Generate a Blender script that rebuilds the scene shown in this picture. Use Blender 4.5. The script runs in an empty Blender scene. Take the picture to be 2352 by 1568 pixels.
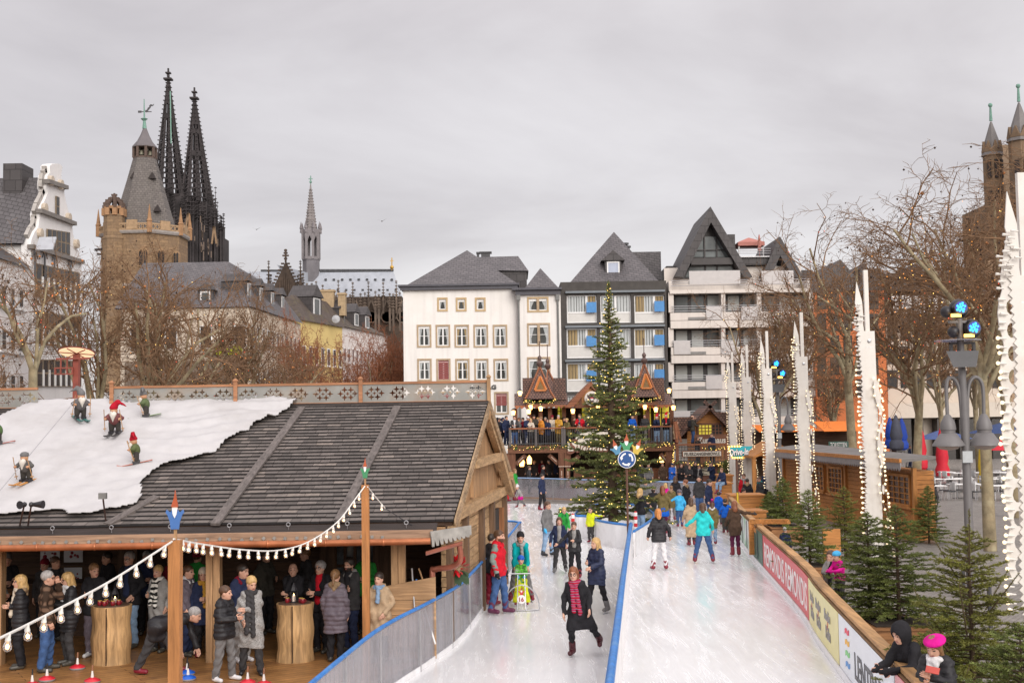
import bpy,math,random
import numpy as np
from math import sin,cos,pi,radians as R_
C=bpy.context.scene
COL=C.collection
# ---------------------------------------------------------------- camera
F,PIT,RHO=2800.0,math.atan(174/2800),.016       # focal length and tilt measured on a 2352 px wide view
CAM=np.array([0,0,4.5])
FW=np.array([0,cos(PIT),sin(PIT)]);U0=np.array([0,-sin(PIT),cos(PIT)]);R0=np.array([1.,0,0])
RR=cos(RHO)*R0 - sin(RHO)*U0;UU=sin(RHO)*R0 + cos(RHO)*U0
cd=bpy.data.cameras.new('camera');cam=bpy.data.objects.new('camera',cd);COL.objects.link(cam)
import mathutils
from mathutils import Matrix,Vector
cam.matrix_world=Matrix(((RR[0],UU[0],-FW[0],0),(RR[1],UU[1],-FW[1],0),(RR[2],UU[2],-FW[2],4.5),(0,0,0,1)))
cd.sensor_width=36;cd.lens=36*F/2352;cd.clip_start=.1;cd.clip_end=5000
C.camera=cam
# ---------------------------------------------------------------- world and sun
SUN_EL,SUN_AZ,SUN_W,EXPO=R_(25),R_(158),2.0,.36
wd=bpy.data.worlds.new('World');C.world=wd;wd.use_nodes=True
nt=wd.node_tree;nt.nodes.clear()
def N(t,**kw):
 n=nt.nodes.new(t)
 for k,v in kw.items():
  if k in n.inputs:n.inputs[k].default_value=v
  else:setattr(n,k,v)
 return n
def Lk(a,b):nt.links.new(a,b)
def M_(op,a,b=None,clamp=False):
 n=N('ShaderNodeMath',operation=op);n.use_clamp=clamp
 for i,x in enumerate((a,b)):
  if x is None:continue
  if hasattr(x,'is_output'):Lk(x,n.inputs[i])
  else:n.inputs[i].default_value=x
 return n.outputs[0]
def ramp(fac,stops):
 n=N('ShaderNodeValToRGB');Lk(fac,n.inputs[0]);e=n.color_ramp.elements
 while len(e) <len(stops):e.new(.5)
 for x,(p,c) in zip(e,stops):x.position=p;x.color=(*c,1)
 return n.outputs[0]
sky=N('ShaderNodeTexSky',sky_type='NISHITA',sun_disc=False,sun_elevation=SUN_EL,sun_rotation=SUN_AZ)
b1=N('ShaderNodeBackground',Strength=.05);Lk(sky.outputs[0],b1.inputs[0])
tc=N('ShaderNodeTexCoord');sp=N('ShaderNodeSeparateXYZ');Lk(tc.outputs['Generated'],sp.inputs[0])
zz=M_('ADD',M_('MAXIMUM',sp.outputs[2],0),.16)
cb=N('ShaderNodeCombineXYZ');Lk(M_('DIVIDE',sp.outputs[0],zz),cb.inputs[0]);Lk(M_('DIVIDE',sp.outputs[1],zz),cb.inputs[1])
mp=N('ShaderNodeMapping');mp.inputs['Scale'].default_value=(.95,.95,1);mp.inputs['Location'].default_value=(1.6,.4,0);Lk(cb.outputs[0],mp.inputs[0])
nz=N('ShaderNodeTexNoise',Scale=.8,Detail=6.5,Roughness=.54,Distortion=.7);Lk(mp.outputs[0],nz.inputs['Vector'])
cl=ramp(nz.outputs[0],[(.32,(.54,.50,.506)),(.45,(.625,.584,.59)),(.56,(.705,.667,.673)),(.70,(.81,.775,.78))])
zen=M_('ADD',M_('MULTIPLY',M_('SUBTRACT',sp.outputs[2],.30,True),1.9),1.0)     # overcast sky: brighter towards the zenith
b2=N('ShaderNodeBackground');Lk(cl,b2.inputs[0]);Lk(zen,b2.inputs[1])
ad=N('ShaderNodeMixShader');ad.inputs[0].default_value=.78;Lk(b1.outputs[0],ad.inputs[1]);Lk(b2.outputs[0],ad.inputs[2])
wo=N('ShaderNodeOutputWorld');Lk(ad.outputs[0],wo.inputs[0])
sd=bpy.data.lights.new('sun','SUN');sd.energy=SUN_W;sd.angle=R_(40);sd.color=(1,.955,.9)
so=bpy.data.objects.new('sun',sd);COL.objects.link(so);so.rotation_euler=(R_(90)-SUN_EL,0,-(SUN_AZ-pi))   # sun stands behind the camera
so.rotation_euler=Vector((-cos(SUN_EL)*sin(SUN_AZ),-cos(SUN_EL)*cos(SUN_AZ),-sin(SUN_EL))).to_track_quat('-Z','Y').to_euler()
C.view_settings.view_transform='Standard';C.view_settings.look='None';C.view_settings.gamma=1;C.view_settings.use_curve_mapping=False
C.view_settings.exposure=EXPO
C.render.engine='CYCLES';C.cycles.use_denoising=True;C.cycles.max_bounces=7;C.cycles.transparent_max_bounces=24
C.cycles.caustics_reflective=False;C.cycles.caustics_refractive=False;C.cycles.sample_clamp_indirect=4
# ---------------------------------------------------------------- where a thing stands
def ray(u,v):return FW + ((u-1176)/F)*RR + ((784-v)/F)*UU
def W(u,v,Y):d=ray(u,v);return CAM + d*(Y/d[1])
def G(u,v,z=0.):d=ray(u,v);return CAM + d*((z-4.5)/d[2])
def PLN(u,v,p,n):d=ray(u,v);return CAM + d*(np.dot(p-CAM,n)/np.dot(d,n))
def px(p):
 q=np.asarray(p,float)-CAM;w=q@FW
 return 1176+F*(q@RR)/w,784-F*(q@UU)/w
# ---------------------------------------------------------------- materials
MATS={}
def newmat(name):
 global nt
 m=bpy.data.materials.new(name);m.use_nodes=True;nt=m.node_tree;nt.nodes.clear()
 o=N('ShaderNodeOutputMaterial');b=N('ShaderNodeBsdfPrincipled');Lk(b.outputs[0],o.inputs[0])
 return m,b,o
def coords(scale=(1,1,1),rot=(0,0,0),kind='Object'):
 t=N('ShaderNodeTexCoord');mp=N('ShaderNodeMapping');mp.inputs['Scale'].default_value=scale;mp.inputs['Rotation'].default_value=rot
 Lk(t.outputs[kind],mp.inputs[0]);return mp.outputs[0]
def noise(vec,scale,detail=4,rough=.55,dist=0):
 n=N('ShaderNodeTexNoise',Scale=scale,Detail=detail,Roughness=rough,Distortion=dist);Lk(vec,n.inputs['Vector']);return n.outputs[0]
def bump(b,h,dist,strength=1):
 n=N('ShaderNodeBump',Strength=strength,Distance=dist);Lk(h,n.inputs['Height']);Lk(n.outputs[0],b.inputs['Normal'])
def mul(c,k):return tuple(min(1,max(0,x*k)) for x in c)
def mixc(fac,a,b,blend='MIX'):
 n=N('ShaderNodeMix',data_type='RGBA',blend_type=blend)
 for s,x in ((0,fac),(6,a),(7,b)):
  if hasattr(x,'is_output'):Lk(x,n.inputs[s])
  else:n.inputs[s].default_value=x if s ==0 else (*x,1)
 return n.outputs[2]
def plain(name,col,rough=.6,var=.18,scale=3,bmp=0,bscale=40,metal=0,stretch=(1,1,1),island=0,spec=.5,streak=0,dirt=None,dirtscale=.6):
 """painted, plastered, woven or cast surface with uneven tone"""
 if name in MATS:return MATS[name]
 m,b,o=newmat(name);v=coords(stretch);nz=noise(v,scale,6,.62)
 c=ramp(nz,[(.3,mul(col,1-var)),(.7,mul(col,1+var))])
 if island:
  g=N('ShaderNodeNewGeometry');c=mixc(1.0,c,ramp(g.outputs['Random Per Island'],[(0,mul((1,1,1),1-island)),(1,(1,1,1))]),'MULTIPLY')
 if streak:
  s=noise(coords((1.2,1.2,.06)),2.2,5,.6);c=mixc(ramp(s,[(.48,(0,0,0)),(.75,(streak,)*3)]),c,mul(col,.45))
 if dirt:
  s=noise(coords((1,1,1)),dirtscale,7,.65);c=mixc(ramp(s,[(.5,(0,0,0)),(.7,(.8,.8,.8))]),c,dirt)
 Lk(c,b.inputs['Base Color']);b.inputs['Roughness'].default_value=rough;b.inputs['Metallic'].default_value=metal
 b.inputs['Specular IOR Level'].default_value=spec
 if bmp:bump(b,noise(coords(stretch),bscale,3),bmp)
 MATS[name]=m;return m
def wood(name,col,axis=0,var=.45,rough=.65,scale=1,island=.35,bmp=.004,dark=.35):
 if name in MATS:return MATS[name]
 m,b,o=newmat(name);s=[9*scale]*3;s[axis]=.7*scale
 v=coords(tuple(s));nz=noise(v,1.6,7,.65,.6);n2=noise(coords((1,1,1)),1.1,4)
 c=ramp(nz,[(.25,mul(col,dark)),(.48,mul(col,1-var*.35)),(.72,mul(col,1+var))])
 c=mixc(ramp(n2,[(.4,(0,0,0)),(.8,(.45,)*3)]),c,mul(col,.5))
 if island:
  g=N('ShaderNodeNewGeometry');c=mixc(1.0,c,ramp(g.outputs['Random Per Island'],[(0,(1-island,)*3),(1,(1,1,1))]),'MULTIPLY')
 Lk(c,b.inputs['Base Color']);b.inputs['Roughness'].default_value=rough;b.inputs['Specular IOR Level'].default_value=.3
 if bmp:bump(b,nz,bmp)
 MATS[name]=m;return m
def tiles(name,col,col2,w,h,plane='xz',mortar=.006,rough=.7,var=.25,mcol=None,off=.5,bmp=.01,skew=0,moss=None):
 """courses of slates, shingles or stones: a brick pattern laid in the plane of the wall"""
 if name in MATS:return MATS[name]
 m,b,o=newmat(name);t=N('ShaderNodeTexCoord');s=N('ShaderNodeSeparateXYZ');Lk(t.outputs['Object'],s.inputs[0]);cbn=N('ShaderNodeCombineXYZ')
 ia,ib='xyz'.index(plane[0]),'xyz'.index(plane[1])
 Lk(s.outputs[ia],cbn.inputs[0])
 Lk(M_('ADD',s.outputs[ib],M_('MULTIPLY',s.outputs[ia],skew)) if skew else s.outputs[ib],cbn.inputs[1])
 br=N('ShaderNodeTexBrick',offset=off);br.inputs['Scale'].default_value=1;br.inputs['Brick Width'].default_value=w;br.inputs['Row Height'].default_value=h
 br.inputs['Mortar Size'].default_value=mortar;br.inputs['Mortar Smooth'].default_value=.3;br.inputs['Bias'].default_value=0
 br.inputs['Color1'].default_value=(*col,1);br.inputs['Color2'].default_value=(*col2,1);br.inputs['Mortar'].default_value=(*(mcol or mul(col,.35)),1)
 Lk(cbn.outputs[0],br.inputs['Vector'])
 nz=noise(coords(),1.7,6,.65);c=mixc(1.0,br.outputs[0],ramp(nz,[(.3,(1-var,)*3),(.7,(1,1,1))]),'MULTIPLY')
 if moss:c=mixc(ramp(noise(coords(),.5,6,.7),[(.5,(0,0,0)),(.66,(.75,)*3)]),c,moss)
 Lk(c,b.inputs['Base Color']);b.inputs['Roughness'].default_value=rough
 if bmp:bump(b,br.outputs['Fac'],-bmp)
 MATS[name]=m;return m
def glow(name,col,st):
 if name in MATS:return MATS[name]
 m,b,o=newmat(name);b.inputs['Base Color'].default_value=(*mul(col,.8),1);b.inputs['Emission Color'].default_value=(*col,1);b.inputs['Emission Strength'].default_value=st
 MATS[name]=m;return m
def glass(name,col=(.02,.022,.025),rough=.06,spec=.5,var=.5,sc=.8):
 """window glass with the dim room behind it"""
 if name in MATS:return MATS[name]
 m,b,o=newmat(name);c=ramp(noise(coords(),sc,3),[(.35,mul(col,1-var)),(.65,mul(col,1+var))]);Lk(c,b.inputs['Base Color'])
 b.inputs['Roughness'].default_value=rough;b.inputs['Specular IOR Level'].default_value=spec
 MATS[name]=m;return m
def clear(name,tint=(.9,.92,.95),fog=.25,gloss=.06,rough=.08,smear=.2):
 """see-through sheet: clear plastic with a scuffed, milky bloom"""
 if name in MATS:return MATS[name]
 m,b,o=newmat(name);nt.nodes.remove(b)
 tr=N('ShaderNodeBsdfTransparent');tr.inputs[0].default_value=(*tint,1);df=N('ShaderNodeBsdfDiffuse');df.inputs[0].default_value=(.74,.73,.77,1)
 gl=N('ShaderNodeBsdfGlossy');gl.inputs[1].default_value=rough
 f=ramp(noise(coords((1,1,.35)),2.2,6,.7),[(.3,(max(0,fog-smear*.5),)*3),(.75,(fog+smear,)*3)])
 m1=N('ShaderNodeMixShader');Lk(f,m1.inputs[0]);Lk(tr.outputs[0],m1.inputs[1]);Lk(df.outputs[0],m1.inputs[2])
 fr=N('ShaderNodeFresnel',IOR=1.45);m2=N('ShaderNodeMixShader');Lk(M_('ADD',M_('MULTIPLY',fr.outputs[0],.6),gloss*.3),m2.inputs[0]);Lk(m1.outputs[0],m2.inputs[1]);Lk(gl.outputs[0],m2.inputs[2])
 Lk(m2.outputs[0],o.inputs[0]);MATS[name]=m;return m
def cloth(col,kind='cloth'):
 k='fabric_%02d_%02d_%02d_%s' % (*[int(c*99) for c in col],kind)
 if k in MATS:return MATS[k]
 m,b,o=newmat(k);nz=noise(coords(),7,5,.6);c=ramp(nz,[(.3,mul(col,.72)),(.7,mul(col,1.25))])
 if kind =='plaid':
  w1=N('ShaderNodeTexWave',bands_direction='X',Scale=2.6,Distortion=1.2);w2=N('ShaderNodeTexWave',bands_direction='Z',Scale=2.6,Distortion=1.2)
  v=coords();Lk(v,w1.inputs[0]);Lk(v,w2.inputs[0]);c=mixc(ramp(M_('MULTIPLY',w1.outputs[1],w2.outputs[1]),[(.1,(0,0,0)),(.6,(.75,)*3)]),mul(col,.55),mul(col,2.6))
 if kind =='zebra':
  w1=N('ShaderNodeTexWave',bands_direction='Z',Scale=3.2,Distortion=7,Detail=2);w1.inputs['Detail Scale'].default_value=1.4;Lk(coords(),w1.inputs[0]);c=ramp(w1.outputs[1],[(.45,(.02,)*3),(.55,(.75,.73,.68))])
 if kind =='stripes':
  w1=N('ShaderNodeTexWave',bands_direction='Z',Scale=3.4,Distortion=2.5,Detail=2);Lk(coords(),w1.inputs[0])
  c=ramp(w1.outputs[1],[(0,(.35,.008,.03)),(.35,(.42,.03,.06)),(.5,(.25,.2,.3)),(.62,(.03,.22,.3)),(.78,(.5,.02,.04)),(1,(.3,.01,.08))])
 if kind =='camo':
  c=ramp(noise(coords(),11,2),[(.38,(.03,.13,.03)),(.5,(.10,.42,.03)),(.62,(.28,.33,.28))])
 if kind =='tweed':c=ramp(noise(coords(),60,3,.7),[(.35,mul(col,.5)),(.65,mul(col,1.5))])
 if kind =='hiviz':
  c=col
 if kind =='hiviz':b.inputs['Base Color'].default_value=(*col,1)
 else:Lk(c,b.inputs['Base Color'])
 b.inputs['Roughness'].default_value=.55 if kind in ('puffer','shiny') else .85;b.inputs['Specular IOR Level'].default_value=.35 if kind in ('puffer','shiny') else .2
 bump(b,noise(coords(),22,4),.008,.8)
 MATS[k]=m;return m
# ---------------------------------------------------------------- mesh building
class MB:
 """collects shapes into ONE mesh"""
 def __init__(s):s.v,s.f,s.n,s.mi,s.cur=[],[],0,[],0
 def add(s,v,f):
  v=np.asarray(v,float).reshape(-1,3);k=s.n;s.v.append(v);s.n+=len(v)
  for q in f:s.f.append(tuple(i+k for i in q));s.mi.append(s.cur)
  return s
 def hexa(s,p):      # 8 corners: bottom ring then top ring
  return s.add(p,[(3,2,1,0),(4,5,6,7),(0,1,5,4),(1,2,6,5),(2,3,7,6),(3,0,4,7)])
 def box(s,c,d,rz=0,M=None):
  x,y,z=[k/2 for k in d];p=np.array([(-x,-y,-z),(x,-y,-z),(x,y,-z),(-x,y,-z),(-x,-y,z),(x,-y,z),(x,y,z),(-x,y,z)])
  if rz:p=p@np.array([[cos(rz),sin(rz),0],[-sin(rz),cos(rz),0],[0,0,1]])
  if M is not None:p=p@np.asarray(M).T
  return s.hexa(p+np.asarray(c,float))
 def b2(s,a,b):a,b=np.minimum(a,b),np.maximum(a,b);return s.box((a+b)/2,b-a)
 def beam(s,a,b,w,h,up=(0,0,1)):   # square timber from a to b
  a,b,up=(np.asarray(q,float) for q in (a,b,up));d=b-a;d=d/np.linalg.norm(d);x=np.cross(d,up)
  if np.linalg.norm(x) <1e-6:x=np.cross(d,(1.,0,0))
  x=x/np.linalg.norm(x)*w/2;y=np.cross(x,d);y=y/np.linalg.norm(y)*h/2
  return s.hexa([a-x-y,a+x-y,b+x-y,b-x-y,a-x+y,a+x+y,b+x+y,b-x+y])
 def prism(s,poly,ext):   # planar outline pushed along ext
  p=np.asarray(poly,float);n=len(p);e=np.asarray(ext,float)
  return s.add(np.vstack([p,p+e]),[tuple(range(n))[::-1],tuple(range(n,2*n))]+[(i,(i+1) % n,n+(i+1) % n,n+i) for i in range(n)])
 def tube(s,pts,r,n=8,cap=True):
  pts=np.asarray(pts,float);m=len(pts);r=np.broadcast_to(np.asarray(r,float),(m,));T=np.gradient(pts,axis=0)
  T /= np.linalg.norm(T,axis=1)[:,None]+1e-9;ref=np.array([0,0,1.]) if abs(T[0][2]) <.9 else np.array([1.,0,0]);V=[]
  for i in range(m):
   x=np.cross(T[i],ref);l=np.linalg.norm(x)
   x=x/l if l >1e-4 else np.array([1.,0,0]);y=np.cross(x,T[i]);ref=y/np.linalg.norm(y) if m >2 else ref
   for k in range(n):a=2*pi*k/n;V.append(pts[i]+r[i]*(cos(a)*x+sin(a)*y))
  f=[(i*n+k,i*n+(k+1) % n,(i+1)*n+(k+1) % n,(i+1)*n+k) for i in range(m-1) for k in range(n)]
  if cap:f+=[tuple(range(n))[::-1],tuple(range((m-1)*n,m*n))]
  return s.add(V,f)
 def lathe(s,prof,c=(0,0,0),n=16,sx=1,sy=1,rot=0):   # prof: (radius, z)
  V=[(r*cos(2*pi*k/n+rot)*sx+c[0],r*sin(2*pi*k/n+rot)*sy+c[1],z+c[2]) for r,z in prof for k in range(n)];m=len(prof)
  f=[(i*n+k,i*n+(k+1) % n,(i+1)*n+(k+1) % n,(i+1)*n+k) for i in range(m-1) for k in range(n)]
  return s.add(V,f+[tuple(range(n))[::-1],tuple(range((m-1)*n,m*n))])
 def ball(s,c,r,n=8,sq=1):
  m=max(3,n//2);return s.lathe([(max(1e-3,r*sin(pi*i/m)),-r*cos(pi*i/m)*sq) for i in range(m+1)],c,n)
 def sheet(s,P):   # grid of points (a, b, 3)
  a,b=P.shape[:2];return s.add(P.reshape(-1,3),[(i*b+j,i*b+j+1,(i+1)*b+j+1,(i+1)*b+j) for i in range(a-1) for j in range(b-1)])
 def mesh(s,name,mats,smooth=None,off=None):
  V=np.vstack(s.v) if s.v else np.zeros((0,3))
  if off is not None:V=V-np.asarray(off)
  me=bpy.data.meshes.new(name);me.from_pydata(V.tolist(),[],s.f)
  for m in (mats if isinstance(mats,(list,tuple)) else [mats]):me.materials.append(m)
  if any(s.mi):me.polygons.foreach_set('material_index',s.mi)
  if smooth is not None:me.shade_smooth();me.set_sharp_from_angle(angle=R_(smooth))
  me.update();return me
def npmesh(name,V,Q,mats,mi=None,smooth=True):
 """big mesh straight from arrays; Q has 3 or 4 columns"""
 me=bpy.data.meshes.new(name);k=Q.shape[1];me.vertices.add(len(V));me.vertices.foreach_set('co',np.asarray(V,np.float32).ravel())
 me.loops.add(Q.size);me.loops.foreach_set('vertex_index',Q.ravel().astype(np.int32));me.polygons.add(len(Q))
 me.polygons.foreach_set('loop_start',np.arange(0,Q.size,k,dtype=np.int32))
 for m in (mats if isinstance(mats,(list,tuple)) else [mats]):me.materials.append(m)
 if mi is not None:me.polygons.foreach_set('material_index',np.asarray(mi,np.int32))
 if smooth:me.polygons.foreach_set('use_smooth',np.ones(len(Q),bool))
 me.update(calc_edges=True);return me
def tag(o,label=None,cat=None,group=None,kind=None):
 for k,x in (('label',label),('category',cat),('group',group),('kind',kind)):
  if x:o[k]=x
 return o
def thing(name,loc,label,cat,group=None,rz=0):
 o=bpy.data.objects.new(name,None);COL.objects.link(o);o.location=Vector(loc);o.rotation_euler=(0,0,rz);o.empty_display_size=.1
 return tag(o,label,cat,group)
def link(name,me,parent=None,label=None):
 o=bpy.data.objects.new(name,me);COL.objects.link(o);o.parent=parent
 if label:o['label']=label
 return o
def root_off(p):
 v=np.zeros(3)
 while p is not None:v=v+np.array(p.location);p=p.parent
 return v
def part(name,mb,mat,parent,smooth=None,label=None):
 """world-space shape as a child of an unrotated thing"""
 return link(name,mb.mesh(name,mat,smooth,root_off(parent)),parent,label)
def solo(name,mb,mat,label=None,cat=None,group=None,kind=None,smooth=None,org=None):
 V=np.vstack(mb.v);c=np.array([V[:,0].mean(),V[:,1].mean(),V[:,2].min()]) if org is None else np.asarray(org,float)
 o=link(name,mb.mesh(name,mat,smooth,c));o.location=Vector(c);return tag(o,label,cat,group,kind)
def copy_tree(o,parent=None):
 c=o.copy();COL.objects.link(c)
 if parent is not None:c.parent=parent
 for ch in KIDS.get(o.name,list(o.children)):copy_tree(ch,c)
 return c
KIDS={}
def plate(name,outs,holes,thick,mat,parent=None,M=None):
 """flat sheet cut to an outline with real holes, outlines in its own x-y plane, stood up by M"""
 cu=bpy.data.curves.new(name,'CURVE');cu.dimensions='2D';cu.fill_mode='BOTH';cu.extrude=thick/2
 for poly in list(outs)+list(holes):
  s=cu.splines.new('POLY');s.points.add(len(poly)-1);s.use_cyclic_u=True
  for q,pt in zip(s.points,poly):q.co=(pt[0],pt[1],0,1)
 o=bpy.data.objects.new(name,cu);COL.objects.link(o);me=bpy.data.meshes.new_from_object(o);COL.objects.unlink(o);bpy.data.objects.remove(o);bpy.data.curves.remove(cu)
 me.materials.clear();me.materials.append(mat)
 if M is not None:me.transform(M)
 return link(name,me,parent) if name else me
def frame(o,x,y):
 """4x4 whose x axis is x, y axis y, origin o"""
 o,x,y=(np.asarray(q,float) for q in (o,x,y));x=x/np.linalg.norm(x);z=np.cross(x,y);z /= np.linalg.norm(z);y=np.cross(z,x)
 return Matrix(((x[0],y[0],z[0],o[0]),(x[1],y[1],z[1],o[1]),(x[2],y[2],z[2],o[2]),(0,0,0,1)))
def text(name,s,w,h,mat,parent,M,thick=.01,shear=0,bold=.0,spacing=1):
 """lettering w wide and h tall centred on M's origin, in M's x-y plane"""
 cu=bpy.data.curves.new(name,'FONT');cu.body=s;cu.size=1;cu.shear=shear;cu.offset=bold;cu.extrude=thick/2;cu.space_character=spacing;cu.resolution_u=3
 o=bpy.data.objects.new(name,cu);COL.objects.link(o);me=bpy.data.meshes.new_from_object(o);COL.objects.unlink(o);bpy.data.objects.remove(o);bpy.data.curves.remove(cu)
 n=len(me.vertices);a=np.empty(n*3,np.float32);me.vertices.foreach_get('co',a);a=a.reshape(-1,3);lo,hi=a.min(0),a.max(0)
 a[:,0]=(a[:,0]-(lo[0]+hi[0])/2)*w/(hi[0]-lo[0]);a[:,1]=(a[:,1]-(lo[1]+hi[1])/2)*h/(hi[1]-lo[1]);me.vertices.foreach_set('co',a.ravel())
 me.materials.clear();me.materials.append(mat);me.transform(M);me.update()
 return link(name,me,parent)
def local(M,parent):return Matrix.Translation(-Vector(root_off(parent)))@M
def poly_noise(p,amp,n,seed=0):
 """subdivides a closed outline and roughens it"""
 rng=random.Random(seed);q=[]
 for i in range(len(p)):
  a,b=np.array(p[i],float),np.array(p[(i+1) % len(p)],float)
  for k in range(n):q.append(a+(b-a)*k/n+np.array([rng.uniform(-amp,amp),rng.uniform(-amp,amp)]))
 return q
# ---------------------------------------------------------------- people: smooth bodies and clothes grown round a posed skeleton
def snet(Fv,org,h):
 """surface of a sampled distance field (surface nets)"""
 S=Fv <0;nx,ny,nz_=Fv.shape;c=np.zeros((nx-1,ny-1,nz_-1),np.int8)
 sl=lambda d,n:slice(d,n-1+d)
 offs=[(i,j,k) for i in (0,1) for j in (0,1) for k in (0,1)]
 for i,j,k in offs:c+=S[sl(i,nx),sl(j,ny),sl(k,nz_)]
 act=(c >0) & (c <8);ids=np.full(c.shape,-1,np.int64);I=np.argwhere(act);ids[act]=np.arange(len(I))
 vals={o:Fv[I[:,0]+o[0],I[:,1]+o[1],I[:,2]+o[2]] for o in offs};P=np.zeros((len(I),3));n=np.zeros(len(I))
 for a in offs:
  for ax in range(3):
   if a[ax]:continue
   b=list(a);b[ax]=1;va,vb=vals[a],vals[tuple(b)];m=(va <0) != (vb <0);t=np.where(m,va/np.where(m,va-vb,1),0)
   q=np.array(a,float)[None,:].repeat(len(I),0);q[:,ax]+=t;P[m]+=q[m];n[m]+=1
 P=(P/n[:,None]+I)*h+org;Q=[]
 for ax in range(3):
  b,d=(ax+1) % 3,(ax+2) % 3;s0=[slice(None)]*3;s1=[slice(None)]*3;s0[ax]=slice(0,-1);s1[ax]=slice(1,None)
  e=S[tuple(s0)] != S[tuple(s1)];E=np.argwhere(e);ok=(E[:,b] >0) & (E[:,d] >0) & (E[:,b] <Fv.shape[b]-1) & (E[:,d] <Fv.shape[d]-1);E=E[ok]
  def cell(db,dd):x=E.copy();x[:,b]-=db;x[:,d]-=dd;return ids[x[:,0],x[:,1],x[:,2]]
  q=np.stack([cell(1,1),cell(0,1),cell(0,0),cell(1,0)],1);fl=~S[E[:,0],E[:,1],E[:,2]];q[fl]=q[fl][:,::-1];Q.append(q)
 return P,np.vstack(Q)
def field(prims,h,mod=None,pad=.03):
 """prims: ('c',a,b,ra,rb,k) tapered limb | ('e',centre,radii,Rot,k) ellipsoid"""
 lo=np.full(3,9e9);hi=-lo
 for p in prims:
  if p[0] =='c':r=max(p[3],p[4]);a=np.minimum(p[1],p[2])-r;b=np.maximum(p[1],p[2])+r
  else:r=max(p[2]);a=p[1]-r;b=p[1]+r
  lo=np.minimum(lo,a);hi=np.maximum(hi,b)
 lo=lo-pad-2*h;n=np.ceil((hi+pad+2*h-lo)/h).astype(int)+1
 X=np.stack(np.meshgrid(*[lo[i]+h*np.arange(n[i]) for i in range(3)],indexing='ij'),-1).reshape(-1,3);D=None
 for p in prims:
  if p[0] =='c':
   a,b=np.asarray(p[1]),np.asarray(p[2]);ba=b-a;L=ba@ba+1e-12;t=np.clip((X-a)@ba/L,0,1);d=np.linalg.norm(X-a-t[:,None]*ba,axis=1)-(p[3]+(p[4]-p[3])*t)
  else:
   q=(X-p[1])@p[3];r=np.asarray(p[2]);k0=np.linalg.norm(q/r,axis=1);k1=np.linalg.norm(q/(r*r),axis=1);d=k0*(k0-1)/np.maximum(k1,1e-6)
  k=p[-1]
  if D is None:D=d
  else:hh=np.clip(.5+.5*(D-d)/k,0,1);D=d*hh+D*(1-hh)-k*hh*(1-hh)
 if mod:D=mod(X,D)
 return snet(D.reshape(n),lo,h)
def ik(a,t,l1,l2,pole):
 d=t-a;L=np.linalg.norm(d);Lc=min(max(L,abs(l1-l2)+.01),(l1+l2)*.998);u=d/(L+1e-9);x=(l1*l1-l2*l2+Lc*Lc)/(2*Lc);y=math.sqrt(max(0,l1*l1-x*x))
 p=np.asarray(pole,float);p=p-u*(p@u);p=p/(np.linalg.norm(p)+1e-9);return a+u*x+p*y,a+u*Lc
def rot3(yaw=0,pitch=0,roll=0):
 y,p,r=R_(yaw),R_(pitch),R_(roll);Z=np.array([[cos(y),-sin(y),0],[sin(y),cos(y),0],[0,0,1]]);X=np.array([[1,0,0],[0,cos(p),-sin(p)],[0,sin(p),cos(p)]])
 Y=np.array([[cos(r),0,sin(r)],[0,1,0],[-sin(r),0,cos(r)]]);return Z@Y@X
SKIN=plain('skin',(.58,.33,.235),.55,.1,6);SKIN2=plain('skin_flushed',(.60,.28,.19),.55,.1,6)
EYE=plain('eye_dark',(.03,.022,.02),.3,.1);LIP=plain('lip',(.40,.13,.12),.5,.1)
STEEL=plain('steel',(.55,.55,.57),.3,.1,metal=.9);WHITE=plain('white_paint',(.80,.79,.78),.5,.05)
HAIRS={'brown':(.085,.042,.022),'dark':(.028,.018,.013),'blond':(.50,.32,.13),'grey':(.33,.31,.30),'ginger':(.52,.20,.05),'auburn':(.22,.075,.03),'lightbrown':(.22,.115,.05),'white':(.6,.58,.55)}
ARM={  # hand targets (left x>0) in body heights, measured from the shoulder line: x out, y (minus is forward), z
 'hang':(.055,-.03,-.30),'low':(.09,-.07,-.27),'out':(.22,-.04,-.20),'wide':(.27,-.05,-.10),'fwd':(.0,-.2,-.19),'rail':(-.02,-.22,-.15),'cross':(-.13,-.105,-.14),'mouth':(-.08,-.11,.05),
 'chin':(-.07,-.1,.035),'pocket':(.015,-.075,-.25),'hold':(-.05,-.17,-.14),'phone':(-.05,-.19,-.08),'up':(.16,-.10,.12),'back':(.08,.12,-.26),'behind':(-.03,.1,-.25),'reach':(.06,-.28,-.05),'down':(.02,-.12,-.3),'side':(.30,.02,-.04),'clasp':(-.1,-.13,-.22)}
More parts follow.
